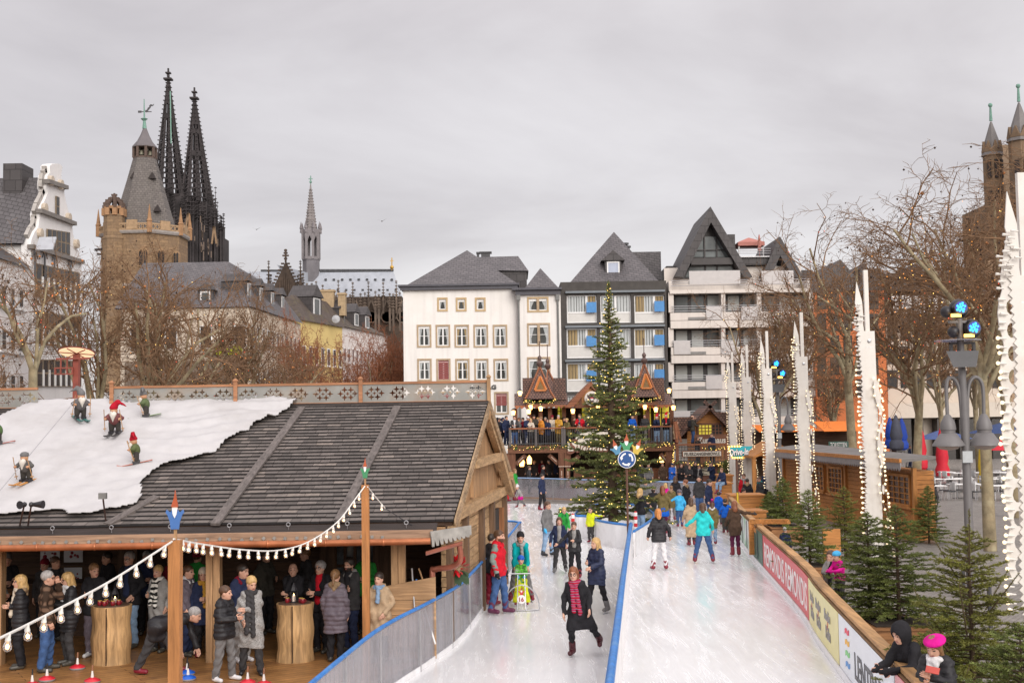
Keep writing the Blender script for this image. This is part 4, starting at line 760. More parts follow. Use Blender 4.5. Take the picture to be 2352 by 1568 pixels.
# --- grey framed building with blue panels
gb=thing('grey_apartment_house',W(1410,950,YF),'dark framed apartment house with blue panels, curtained windows and a steep slate pyramid roof','building')
x0,x1,z0,z1=rect(1290,645,1534,985,YF-.2);GRF=plain('dark_grey_render',(.062,.055,.05),.8,.2,2);holes=[];cells=[]
for fy0,fy1,fs in ((730,955,870),(998,1235,1136),(1272,1500,1405),(1530,1760,1670)):
 for bx0,bx1 in ((1368,1608),(1635,1880),(1905,2148)):r=rect(U(bx0),Vv_(fy0),U(bx1),Vv_(fy1),YF-.2);holes.append(r);cells.append((r,rect(U(bx0),Vv_(fs),U(bx1),Vv_(fs+1),YF-.2)[2],bx0,fy0))
wall(gb,x0,x1,-.1,z1,YF-.2,holes,GRF,.35)
BLUEP=plain('blue_panel',(.07,.24,.52),.6,.12,5);CRM=plain('cream_panel',(.62,.60,.57),.6,.05)
for (a,b,c,d),zs,bx0,fy in cells:
 mb=MB();ring(mb,a+.02,b-.02,c+.02,d-.02,.07,YF+.02,YF+.1);xm=a+(b-a)*(.66 if bx0 != 1635 else .5);mb.b2((xm-.09,YF+.021,zs),(xm+.09,YF+.099,d-.08));mb.b2((a+.07,YF+.015,zs-.06),(b-.07,YF+.105,zs+.06));w=part('window',mb,WFR,gb)
 mb=MB();mb.b2((a+.05,YF+.05,c+.05),(b-.05,YF+.09,zs));link('spandrel',mb.mesh('spandrel',CRM,None,gb.location),w)
 mb=MB();mb.b2((a+.05,YF+.055,zs),(b-.05,YF+.065,d-.05));link('pane',mb.mesh('pane',GLS,None,gb.location),w)
 rr=random.Random(int(bx0+fy));
 for i,(p0,p1) in enumerate(((a+.1,xm-.12),(xm+.12,b-.1))):
  o_=rr.random();sp=p0+(p1-p0)*(.3+.3*o_);m_=(OCHC if o_ >.35 or i else GREYC);mb=MB();n=14;P=np.array([[(x,YF+.045+.012*sin(x*26),zs+.05),(x,YF+.045+.012*sin(x*26),d-.1)] for x in np.linspace(p0,p1 if i else sp,40)]);mb.sheet(P);link('curtain',mb.mesh('curtain',m_ if bx0 != 1635 else GREYC,None,gb.location),w)
  if not i:mb=MB();mb.sheet(np.array([[(x,YF+.048+.01*sin(x*30),zs+.05),(x,YF+.048+.01*sin(x*30),d-.1)] for x in np.linspace(sp,p1,40)]));link('net_curtain',mb.mesh('net_curtain',GREYC,None,gb.location),w)
 if bx0 != 1635:q=rect(0,Vv_(fy+135),10,Vv_(fy+218),YF-.2);mb=MB();mb.b2((b-1.03*(.8),YF-.3,q[2]+0),(b-.05,YF-.24,q[3]));part('blue_panel',mb,BLUEP,gb)
for y in (705,980,1250):r=rect(U(1355),Vv_(y-8),U(2150),Vv_(y+8),YF-.4);mb=MB();mb.b2((r[0],YF-.45,r[2]),(r[1],YF-.16,r[3]));part('ledge',mb,plain('blue_grey_ledge',(.17,.19,.21),.5,.1),gb)
mb=MB();mb.b2((x0,YF+.2,-.1),(x0+.3,YF+12,z1-.02));mb.b2((x1-.3,YF+.2,-.1),(x1,YF+12,z1-.02));mb.b2((x0+.31,YF+.2,z1-.3),(x1-.31,YF+12,z1-.03));part('side_wall',mb,GRF,gb)
ap=W(1410,532.5,YF+5.5);l0,l1=W(1309,645,YF+.2)[0],W(1513,642,YF+.2)[0];mb=MB();mb.add([(l0,YF+.2,z1),(l1,YF+.2,z1),ap,(l1,YF+11,z1),(l0,YF+11,z1)],[(0,1,2),(1,3,2),(3,4,2),(4,0,2)]);part('roof',mb,SLATE,gb)
r=rect(1394,599,1423,640,YF+1.2);yd=YF+1.2;mb=MB();mb.b2((r[0]-.15,yd,r[2]-.1),(r[1]+.15,yd+3.4,r[3]+.02));mb.prism([(r[0]-.45,yd-.2,r[3]+.03),(r[1]+.45,yd-.2,r[3]+.03),((r[0]+r[1])/2,yd-.2,r[3]+.85)],(0,3.9,0));dm=part('dormer',mb,DSLATE,gb);mb=MB();ring(mb,r[0],r[1],r[2],r[3]-.05,.1,yd-.06,yd+.0);part('dormer_frame',mb,WFR,gb);mb=MB();mb.b2((r[0]+.1,yd-.03,r[2]+.1),(r[1]-.1,yd-.02,r[3]-.15));part('dormer_pane',mb,plain('pale_curtain',(.42,.46,.56),.7,.15,5,stretch=(8,1,.2)),gb)
for u,v in ((1438,562),(1443,569)):p=W(u,v,YF+5);mb=MB();mb.tube([p-V3(0,0,.8),p],.12,8);mb.tube([p,p+V3(0,0,.15)],.22,8);part('vent',mb,DKMET,gb)
mb=MB();a=W(1470,600,YF+8);mb.box(a+V3(.3,0,-.6),(2.6,3,2.4));part('rear_dormer',mb,SLATE,gb)
# --- concrete terraced building with A-shaped attics
cbld=thing('concrete_apartment_house',W(1700,950,YF),'pale concrete apartment house with balcony bands and two dark A-shaped attics','building')
U5=lambda x:1494.5+x*.2891
V5=lambda y:465.5+y*.2891
CONC=plain('pale_concrete',(.66,.60,.55),.85,.05,.8,streak=.25);DFR=plain('dark_frame',(.035,.028,.027),.5,.2);BGL=glass('balcony_glass',(.15,.165,.165),.08,.5,.5,.35);MILK=plain('milky_glass',(.48,.45,.44),.35,.06)
xL,xR=rect(1535,600,1862,610,YF)[:2];bands=[(585,718),(868,992),(1142,1268),(1418,1546),(1700,1800)]
for k,(ya,yb) in enumerate(bands):
 r=rect(1535,V5(ya),1862,V5(yb),YF);mb=MB();
 if k ==0:mb.b2((xL,YF-.3,r[2]),(rect(U5(875),0,U5(876),1,YF)[0],YF,r[3]-1.1));mb.b2((xL+.01,YF+.01,r[2]+.01),(xR,YF+.3,r[3]-1.0));
 else:mb.b2((xL,YF-.3,r[2]),(xR,YF,(r[2]+r[3])/2-.02));mb.b2((xL,YF-.25,(r[2]+r[3])/2+.02),(xR,YF,r[3]))
 part('balcony_band',mb,CONC,cbld)
 mb=MB();mb.b2((xL+.05,YF+.31,r[2]+.03),(xR-.05,YF+3.0,r[2]+.25));part('slab',mb,CONC,cbld)
 r2=rect(U5(300),V5(ya+40),U5(440),V5(ya+62),YF-.3);mb=MB();mb.b2((r2[0],YF-.315,r2[2]),(r2[1],YF-.28,r2[3]));part('vent_slot',mb,plain('grey_slot',(.22,.21,.20),.7),cbld)
 for a,b in (((440,568),(720,850)) if k % 2 else ((185,315),(560,690)))if k else ((305,712),(880,1135)):
  r2=rect(U5(a),V5(ya-35 if k else ya-38),U5(b),V5(ya+62),YF-.3);mb=MB();mb.b2((r2[0],YF-.36,r2[2]),(r2[1],YF-.33,r2[2]+1.05));pl=part('parapet_glass',mb,MILK,cbld)
 for z in (.12,.32,.5):rr_=r[3]+z if k else r[3]-1.0+z+.2;mb=MB();mb.tube([V3(xL+.1,YF-.28,rr_),V3(xR-.1,YF-.28,rr_)],.028,6);part('railing',mb,STEELP,cbld)
for (ya,yb) in ((722,868),(998,1142),(1274,1418),(1548,1700)):
 for a,b in ((560,592),(842,878),(1255,1290),(140,182)):r=rect(U5(a),V5(ya-4),U5(b),V5(yb+2),YF);mb=MB();mb.b2((r[0],YF-.1,r[2]-.02),(r[1],YF+3,r[3]+.02));part('pier',mb,CONC,cbld)
 for a,b,n in ((182,560,3),(594,842,2),(880,1254,3)):
  r=rect(U5(a),V5(ya),U5(b),V5(yb),YF+1.2);mb=MB();ring(mb,r[0],r[1],r[2]-.3,r[3],.16,YF+1.1,YF+1.25)
  for i in range(1,n):x=r[0]+(r[1]-r[0])*i/n;mb.b2((x-.13,YF+1.11,r[2]),(x+.13,YF+1.24,r[3]-.15))
  w=part('window',mb,DFR,cbld);mb=MB();mb.b2((r[0],YF+1.18,r[2]-.3),(r[1],YF+1.2,r[3]));link('pane',mb.mesh('pane',BGL,None,cbld.location),w)
  rr=random.Random(int(a+ya))
  for i in range(n):
   if rr.random() <.6:x=r[0]+(r[1]-r[0])*i/n;mb=MB();mb.b2((x+.18,YF+1.14,r[3]-.2-rr.uniform(.9,1.9)),(x+(r[1]-r[0])/n-.18,YF+1.16,r[3]-.17));link('blind',mb.mesh('blind',plain('pale_blind',(.46,.47,.45),.7,.06),None,cbld.location),w)
mb=MB();mb.b2((xL,YF+3,-.1),(xR,YF+3.2,rect(0,640,1,641,YF+3)[3]));mb.b2((xL,YF+.3,-.1),(xL+.25,YF+3,rect(0,640,1,641,YF)[3]-1));mb.b2((xR-.2,YF+.3,-.1),(xR,YF+12,rect(0,640,1,641,YF)[3]-1));part('rear_wall',mb,CONC,cbld)
def aframe(apx,l,r,iap,il,ir,nm,Yq):
 P=[W(*q,Yq) for q in (l,apx,r,ir,iap,il)];zb=P[0][2];zz=min(P[0][2],P[2][2]);
 mb=MB();k=len(P);out=[(p[0],Yq,p[2]) for p in P];sh_=[V3(*o) for o in out]
 mb.hexa([sh_[0],sh_[5],sh_[5]+V3(0,9,0),sh_[0]+V3(0,9,0),sh_[1],sh_[4],sh_[4]+V3(0,9,0),sh_[1]+V3(0,9,0)]);mb.hexa([sh_[3],sh_[2],sh_[2]+V3(0,9,0),sh_[3]+V3(0,9,0),sh_[4],sh_[1],sh_[1]+V3(0,9,0),sh_[4]+V3(0,9,0)]);part(nm,mb,DSLATE,cbld)
 return sh_
YA=YF+1.6
S1=aframe((U5(475),V5(30)),(U5(195),V5(585)),(U5(808),V5(590)),(U5(480),V5(155)),(U5(262),V5(590)),(U5(742),V5(592)),'attic_gable',YA)
S2=aframe((U5(1028),V5(267)),(U5(880),V5(585)),(U5(1215),V5(590)),(U5(1030),V5(420)),(U5(955),V5(585)),(U5(1135),V5(590)),'attic_gable',YA+.3)
mb=MB();mb.prism([S1[5],S1[3],S1[4]],(0,.1,0));mb.v[-1]+=V3(0,1.2,0);part('attic_back',mb,DFR,cbld)
for a,b,ya,yb,ins in ((335,430,275,432,1),(432,525,270,432,0),(527,620,275,432,2),(275,430,503,590,1),(440,525,503,590,0),(535,690,503,590,2)):
 q=[W(U5(x),V5(y),YA+1.1) for x,y in ((a,yb),(b,yb),(b-(0 if ins != 2 else (50 if yb <500 else 45)),ya),(a+(0 if ins != 1 else (70 if yb <500 else 40)),ya))];mb=MB();mb.prism(q,(0,.05,0));part('attic_pane',mb,BGL,cbld)
mb=MB();r=rect(U5(320),V5(438),U5(650),V5(492),YA+.4);mb.b2((r[0],YA+.3,r[2]),(r[1],YA+1.2,r[3]));part('attic_beam',mb,DFR,cbld)
for x in (430,526):r=rect(U5(x-5),V5(270),U5(x+5),V5(590),YA+1);mb=MB();mb.b2((r[0],YA+.95,r[2]),(r[1],YA+1.08,r[3]));part('attic_bar',mb,DFR,cbld)
r=rect(U5(335),V5(372),U5(620),V5(380),YA+1);mb=MB();mb.b2((r[0],YA+.96,r[2]),(r[1],YA+1.07,r[3]));part('attic_bar',mb,DFR,cbld)
r=rect(U5(700),V5(432),U5(990),V5(492),YA+.8);mb=MB();mb.b2((r[0],YA+.9,r[2]),(r[1],YA+8,r[3]));part('attic_roof',mb,DSLATE,cbld);r=rect(U5(715),V5(424),U5(958),V5(432),YA+.7);mb=MB();mb.b2((r[0],YA+.7,r[2]),(r[1],YA+1,r[3]));part('terrace_edge',mb,STEELP,cbld)
for q in (((765,493),(912,493),(882,588),(800,588)),((990,490),(1080,490),(1120,588),(955,588))):mb=MB();P=[W(U5(x),V5(y),YA+1.6) for x,y in q][::-1];mb.prism(P,(0,.05,0));part('attic_pane',mb,BGL,cbld)
r=rect(U5(125),V5(498),U5(700),V5(600),YA+5);mb=MB();mb.b2((r[0],YA+5,r[2]-1),(r[1],YA+9,r[3]));r=rect(U5(612),V5(250),U5(672),V5(420),YA+3);mb.b2((r[0],YA+3,r[2]),(r[1],YA+6,r[3]));r=rect(U5(1200),V5(535),U5(1290),V5(600),YA+4);mb.b2((r[0],YA+4,r[2]),(r[1],YA+9,r[3]));part('attic_block',mb,DSLATE,cbld)
for yy in (365,384,402):a,b=W(U5(700),V5(yy),YA+1),W(U5(955),V5(yy),YA+1);mb=MB();mb.tube([a,b],.03,6);part('terrace_railing',mb,STEELP,cbld)
mb=MB();c_=W(U5(780),V5(350),YA+4);hw=1.55;mb.lathe([(hw,0),(hw,.3),(.05,.8)],c_-V3(0,0,.05),4,rot=pi/4);pv=solo('roof_pavilion',mb,plain('pink_canvas',(.42,.16,.13),.7,.1),'faded pink pavilion canopy on the roof terrace between the A-shaped attics','pavilion');
for dx in (-1.,1.):mb=MB();mb.tube([c_+V3(dx,-.9,-2.4),c_+V3(dx,-.9,.1)],.06,6);part('leg',mb,WHITE,pv)
c_=W(U5(865),V5(385),YA+2);mb=MB();mb.lathe([(.03,-.8),(.03,0),(.16,.05),(.15,.6),(.06,1.25),(.01,1.4)],c_,8);solo('closed_parasol',mb,plain('pink_canvas',(.42,.16,.13)),'closed dusky pink parasol on the roof terrace','parasol',smooth=40)
# --- left: gabled house and its neighbour, fronts seen along the street (plane x = XG)
XG=-25.3;PG,NG=V3(XG,0,0),V3(1,0,0);g2=lambda u,v,o=0.:PLN(u,v,PG+V3(o,0,0),NG)
gh=thing('gabled_house',V3(XG-5,68,0),'white house with curved baroque gable, brown mullioned windows and slate roof','building')
L_=[(129,376),(120,377),(114,381),(115,397),(109,403),(107,417),(106,432),(110,442),(104,458),(95,475),(90,492),(91,500),(88,522),(80,532),(73,548),(70,564),(72,610),(74,960)];R_l=[(187,960),(187.5,599),(179,575),(172,553),(168,538),(166,522),(169,513),(161,497),(156,480),(151,460),(147,440),(151,431),(142,419),(141,398),(144,383),(138,377)]
O=[g2(u,v) for u,v in L_+R_l];GW=plain('gable_plaster',(.77,.75,.74),.85,.04,.8,streak=.15)
me=plate('',[[(p[1],p[2]) for p in O]],[],.5,GW,None,frame((XG-.25,0,0),(0,1,0),(0,0,1)));me.transform(Matrix.Translation(-gh.location));link('gable',me,gh)
mb=MB()
for side in (L_[2:15],R_l[1:-1]):
 pts=[g2(u,v)+V3(-.25,0,0) for u,v in side]
 for a,b in zip(pts,pts[1:]):mb.beam(a,b,.56,.2,(1,0,0)) if np.linalg.norm(b-a) >.05 else None
part('coping',mb,plain('gable_coping',(.40,.37,.34),.7,.15,2),gh)
for u0,v0,u1,v1 in ((106,416,151,431),(90,484,170,514),(70,566,188,602)):mb=MB();mb.beam(g2(u0,v0,.06),g2(u1,v1,.06),.35,.22,(0,0,1));part('cornice',mb,plain('cornice_grey',(.19,.17,.155),.7,.2),gh)
for u0,v0 in ((103,478),(158,500),(93,536),(176,560),(118,415),(140,424)):p=g2(u0,v0,.1);mb=MB();mb.lathe([(.05,-.12),(.27,-.1),(.27,.1),(.05,.12)],(0,0,0),10);mb.v[-1]=mb.v[-1][:,[2,0,1]]+p;part('scroll',mb,plain('gable_stone',(.5,.42,.33)),gh)
STN=plain('brown_stone',(.23,.175,.12),.8,.2,2);DGL=glass('dark_glass',(.030,.027,.026),.25,.25)
def band(parent,q,cols,rows,mull=None,bg=None):   # q: (u0,v0top,v0bot),(u1,v1top,v1bot)
 (u0,a0,b0),(u1,a1,b1)=q;mb=MB();P=[g2(u0,b0,.03),g2(u1,b1,.03),g2(u1,a1,.03),g2(u0,a0,.03)];mb.prism(P,(.05,0,0));w=part('window',mb,bg or STN,parent)
 lerp=lambda f,t_:(1-f)*((1-t_)*P[0]+t_*P[3])+f*((1-t_)*P[1]+t_*P[2])
 for i in range(cols):
  for j in range(rows):
   f0,f1=(i+.14)/cols,(i+.86)/cols;t0,t1=(j+.07)/rows,(j+.93)/rows;mb=MB();mb.prism([lerp(f0,t0),lerp(f1,t0),lerp(f1,t1),lerp(f0,t1)],(.062,0,0));link('pane',mb.mesh('pane',DGL,None,parent.location),w)
 if mull:
  mb=MB()
  for i in range(1,cols):mb.beam(lerp(i/cols,.02)+V3(.08,0,0),lerp(i/cols,.62)+V3(.08,0,0),.1,.1)
  link('mullion',mb.mesh('mullion',mull,None,parent.location),w)
C2=lambda x,y:(x*.2344,526.7+y*.2344)
def bq(x0,t0,b0,x1,t1,b1):a,b,c,d=C2(x0,t0),C2(x0,b0),C2(x1,t1),C2(x1,b1);return (a[0],a[1],b[1]),(c[0],c[1],d[1])
band(gh,bq(345,330,655,775,425,712),8,2,WFR);band(gh,bq(350,800,1120,790,865,1170),8,2,WFR);band(gh,bq(352,1270,1540,790,1290,1540),8,2,WFR);band(gh,bq(455,-5,190,680,30,255),5,2);band(gh,((127,450,495),(135,453,499)),1,2)
for x,y in ((440,300),(535,330),(690,380),(345,300)):p=g2(*C2(x,y),.12);mb=MB();mb.tube([p-V3(0,0,.9),p+V3(0,0,.35)],.05,6);mb.tube([p+V3(0,-.35,.1),p+V3(0,-.15,.4),p+V3(0,.15,.4),p+V3(0,.35,.1)],.04,6);part('anchor_iron',mb,DKMET,gh)
zE_=g2(72,560)[2];yl,yr_=g2(72,600)[1],g2(187,600)[1];zR_=g2(113,396)[2];yR_=(yl+yr_)/2
mb=MB();mb.b2((XG-24,yl+.1,-.1),(XG-.5,yr_-.1,zE_));part('body',mb,GW,gh)
mb=MB();f=V3(0,(yR_-yl),zR_-zE_);mb.add([(XG-24,yl-.3,zE_),(XG-.3,yl-.3,zE_),(XG-.3,yR_,zR_),(XG-24,yR_,zR_),(XG-.3,yr_,zE_),(XG-24,yr_,zE_)],[(0,1,2,3),(2,4,5,3)]);part('roof',mb,tiles('slate_left',(.125,.115,.118),(.095,.085,.088),.36,.24,'xz',.02,.6,.3,(.045,.04,.04),skew=.25),gh)
a=W(25,425,yR_-1.2);mb=MB();mb.box(a+V3(0,1,-.2),(1.05,1.6,2.9));part('chimney',mb,DSLATE,gh)
p=W(104,562,yl-.2)+V3(-.6,0,-.3);mb=MB();mb.box(W(106,560,yl-.35),(.9,.1,.9),M=rot3(0,-35,0));part('skylight',mb,plain('skylight_grey',(.40,.41,.44),.3,.1),gh)
nb=thing('white_street_house',V3(XG-5,57,0),'plain white street house with small dark windows at the left picture edge','building')
mb=MB();yq=g2(70,700)[1];zt=g2(72,618)[2];mb.b2((XG-10,48,-.1),(XG,yq-.1,zt));part('wall',mb,plain('white_street_plaster',(.72,.69,.68),.85,.05,.8,streak=.25),nb)
mb=MB();zt2=zt+2.4;mb.add([(XG-10,48,zt),(XG+.2,48,zt),(XG+.2,yq-.1,zt),(XG-3.5,yq-.1,zt2),(XG-3.5,48,zt2),(XG-10,yq-.1,zt)],[(1,2,3,4),(0,4,3,5),(0,1,4)]);part('roof',mb,DSLATE,nb)
for x0,x1,y0,y1 in ((10,50,550,725),(100,135,575,742),(180,220,590,757),(10,52,985,1170),(97,140,995,1180),(183,220,1020,1190),(10,52,1420,1600),(97,140,1425,1600),(183,220,1430,1600)):band(nb,bq(x0,y0,y1,x1,y0+9,y1+7),1,2,None,plain('grey_reveal',(.40,.38,.37),.8))
for x0,y0,x1,y1 in ((0,745,250,790),(0,1185,250,1225)):a,b=g2(*C2(x0,y0),.08),g2(*C2(x1,y1),.08);mb=MB();mb.beam(a,b,.16,.14);part('sill_course',mb,WFR,nb)
# --- cream corner building, yellow and white houses receding behind the trees
C3=lambda x,y:(428.7+x*.2344,526.7+y*.2344)
def street_house(nm,label,uv0,uv1,Y0,Y1,mat,wrows,ncol,roofpts=None,ret=None,wmat=None):
 t=thing(nm,V3(*(W(uv0[0],900,Y0)[:2]),0),label,'building');a,b=W(*uv0,Y0),W(*uv1,Y1);b=V3(b[0],b[1],a[2]);d=(b-a)[:2];n=V3(d[1],-d[0],0)/np.linalg.norm(d)
 mb=MB();q=[V3(a[0],a[1],-.1),V3(b[0],b[1],-.1)];mb.hexa([q[0],q[1],q[1]-n*8,q[0]-n*8,V3(a[0],a[1],a[2]),b,b-n*8,a-n*8]);part('wall',mb,mat,t)
 for z0,z1 in wrows:
  for i in range(ncol):
   f0,f1=(i+.25)/ncol,(i+.75)/ncol;p0,p1=a+(b-a)*f0,a+(b-a)*f1;mb=MB();hz_=lambda p,z:V3(p[0],p[1],z);P=[hz_(p0,z0)+n*.04,hz_(p1,z0)+n*.04,hz_(p1,z1)+n*.04,hz_(p0,z1)+n*.04];mb.prism(P,n*.03)
   w=part('window',mb,WFR,t);mb=MB();e_=(p1-p0)*.13;mb.prism([hz_(p0+e_,z0+.12)+n*.05,hz_(p1-e_,z0+.12)+n*.05,hz_(p1-e_,z1-.12)+n*.05,hz_(p0+e_,z1-.12)+n*.05],n*.03);link('pane',mb.mesh('pane',wmat or DGL,None,t.location),w)
   mb=MB();mb.beam(hz_(p0,z0-.06)+n*.08,hz_(p1,z0-.06)+n*.08,.2,.1);link('sill',mb.mesh('sill',WFR,None,t.location),w)
 return t,a,b,n
zz_=lambda v,Y:W(600,v,Y)[2]
BEI=plain('beige_plaster',(.60,.51,.41),.85,.06,.7,streak=.2);YLW=plain('yellow_plaster',(.66,.50,.20),.85,.05,.7,streak=.15);WHI=plain('white_plaster_rear',(.70,.64,.61),.85,.05,.8)
cr,a,b,n=street_house('beige_corner_building','beige corner building with big grey slate roof and dormers behind bare trees',(574,706),(690,729),115,136,BEI,((11.4,13.6),(7.6,9.6),(3.6,5.8)),11)
zk=a[2];xl=W(285,706,116)[0];mb=MB();mb.b2((xl,115.02,-.1),(a[0]-.02,128,zk));part('front_wall',mb,BEI,cr)
mb=MB();mb.b2((xl+.5,114.7,7.0),(a[0]-.6,114.98,10.3));part('shop_fascia',mb,plain('brown_fascia',(.16,.12,.09),.7,.2),cr)
r=rect(482,793,556,815,114.4);text('sign_lettering','deli',r[1]-r[0],r[3]-r[2],glow('lime_letters',(.40,.44,.0),.12),cr,local(frame(((r[0]+r[1])/2,114.5,(r[2]+r[3])/2),(1,0,0),(0,0,1)),cr),.2,0,.05)
for i in range(4):
 for z0,z1 in ((11.4,13.6),(3.6,5.8)):x=xl+.9+i*(a[0]-xl-2.4)/3.;mb=MB();ring(mb,x,x+1.2,z0,z1,.1,114.96,115.0);w=part('window',mb,WFR,cr);mb=MB();mb.b2((x+.1,114.98,z0+.1),(x+1.1,115.0,z1-.1));link('pane',mb.mesh('pane',DGL,None,cr.location),w)
p1,p2,p4_=W(428,606,122),W(525,601,122),W(640,668,138);p1=V3(xl,122,p2[2]);a_,b_=a+V3(.2,-.3,.05),b+n*.3+V3(0,0,.05)
mb=MB();mb.add([(xl-.5,114.7,zk+.05),a_,p2,p1,(xl-.5,130,zk)],[(0,1,2,3),(0,3,4)]);part('roof',mb,SLATE,cr)
mb=MB();mb.add([a_,b_,p4_,p2],[(0,1,2,3)]);mb.add([p2,p4_,b_-n*10,V3(p1[0],132,zk),p1],[(0,1,2,3,4)]);part('hip_roof',mb,tiles('slate_side',(.14,.125,.13),(.10,.09,.095),.42,.24,'yz',.02,.6,.3,(.05,.046,.05),skew=.25),cr)
def dormer(t,c_,d,n,w_,h_,dep): # c_ bottom centre of its window face; d along the wall, n outwards
 mb=MB();q=[c_-d*w_*.75,c_+d*w_*.75];mb.hexa([q[0],q[1],q[1]-n*dep,q[0]-n*dep]+[p+V3(0,0,h_) for p in (q[0],q[1],q[1]-n*dep,q[0]-n*dep)]);k=[p+V3(0,0,h_) for p in (q[0]-d*.15,q[1]+d*.15)];m_=c_+V3(0,0,h_+w_*.75);mb.add([k[0]+n*.25,k[1]+n*.25,m_+n*.1,k[0]-n*dep,k[1]-n*dep,m_-n*dep],[(0,1,2),(0,2,5,3),(1,4,5,2)]);o_=part('dormer',mb,DSLATE,t)
 mb=MB();mb.hexa([c_-d*w_/2+n*.05,c_+d*w_/2+n*.05,c_+d*w_/2,c_-d*w_/2]+[p+V3(0,0,h_-.1) for p in (c_-d*w_/2+n*.05,c_+d*w_/2+n*.05,c_+d*w_/2,c_-d*w_/2)]);link('frame',mb.mesh('frame',WFR,None,t.location),o_);mb=MB();e_=w_*.34;mb.hexa([c_-d*e_+n*.08+V3(0,0,.15),c_+d*e_+n*.08+V3(0,0,.15),c_+d*e_+V3(0,0,.15),c_-d*e_+V3(0,0,.15)]+[p+V3(0,0,h_-.25) for p in (c_-d*e_+n*.08,c_+d*e_+n*.08,c_+d*e_,c_-d*e_)]);link('pane',mb.mesh('pane',GLS,None,t.location),o_)
dd_=(b-a)/np.linalg.norm(b-a)
for u,v,Y in ((596,712,118),(621,716,122.5),(645,721,127),(668,726,131.5)):f=(Y-115)/21;c_=a+(b-a)*f-n*.9+V3(0,0,.9);dormer(cr,c_,dd_,n,1.1,1.9,2.5)
dormer(cr,W(472,701,115.9),V3(1,0,0),V3(0,-1,0),1.0,1.45,3)
yh,a,b,n=street_house('yellow_house','narrow yellow house with mossy roof and satellite dish behind brown trees',(690,735),(786,750),137,149,YLW,((10.9,13),(6.5,8.9)),7)
R1=[W(*C3(x,y),Y) for x,y,Y in ((1030,640,141),(1200,660,147),(1440,720,152))];MOSS=tiles('mossy_tiles',(.13,.10,.085),(.10,.075,.06),.35,.3,'yz',.02,.85,.35,(.05,.035,.03),moss=(.13,.11,.04))
mb=MB();mb.add([a+n*.3,b+n*.3,R1[2]+V3(1,2,-.3),R1[1],R1[0]],[(0,1,2,3,4)]);mb.add([R1[0],a+n*.3,a-n*8,R1[0]+V3(-6,6,-3)],[(0,1,2,3)]);part('roof',mb,MOSS,yh)
dd_=(b-a)/np.linalg.norm(b-a);dormer(yh,a+(b-a)*.52-n*.8+V3(0,0,.8),dd_,n,2.0,2.4,3);mb=MB();mb.lathe([(.5,0),(.45,.06),(.05,.14)],(0,0,0),14);mb.v[-1]=mb.v[-1][:,[0,2,1]]*V3(1,-1,1)+W(*C3(1462,880),144);part('satellite_dish',mb,plain('dish_grey',(.4,.4,.42),.5),yh)
for x,y,w_ in ((1385,715,1.6),(1525,745,.9)):p=W(*C3(x,y),151);mb=MB();mb.box(p,(w_,1.2,2.6));mb.box(p+V3(0,0,1.4),(w_+.2,1.4,.25));part('chimney',mb,plain('tan_chimney',(.40,.29,.17),.85,.2),yh)
wh,a,b,n=street_house('white_rear_house','white house with dark windows receding to the brown trees beside the hotel',(786,750),(889,773),149,168,WHI,((11.6,13.4),(7.5,9.6),(3.5,5.6)),12,wmat=plain('red_brown_pane',(.09,.045,.04),.3,.2))
mb=MB();mb.add([a+n*.3,b+n*.3,W(838,745,166),W(760,700,157)],[(0,1,2,3)]);part('roof',mb,MOSS,wh);dd_=(b-a)/np.linalg.norm(b-a)
for f in (.12,.42,.66):dormer(wh,a+(b-a)*f-n*.8+V3(0,0,.7),dd_,n,1.6,1.7,3)
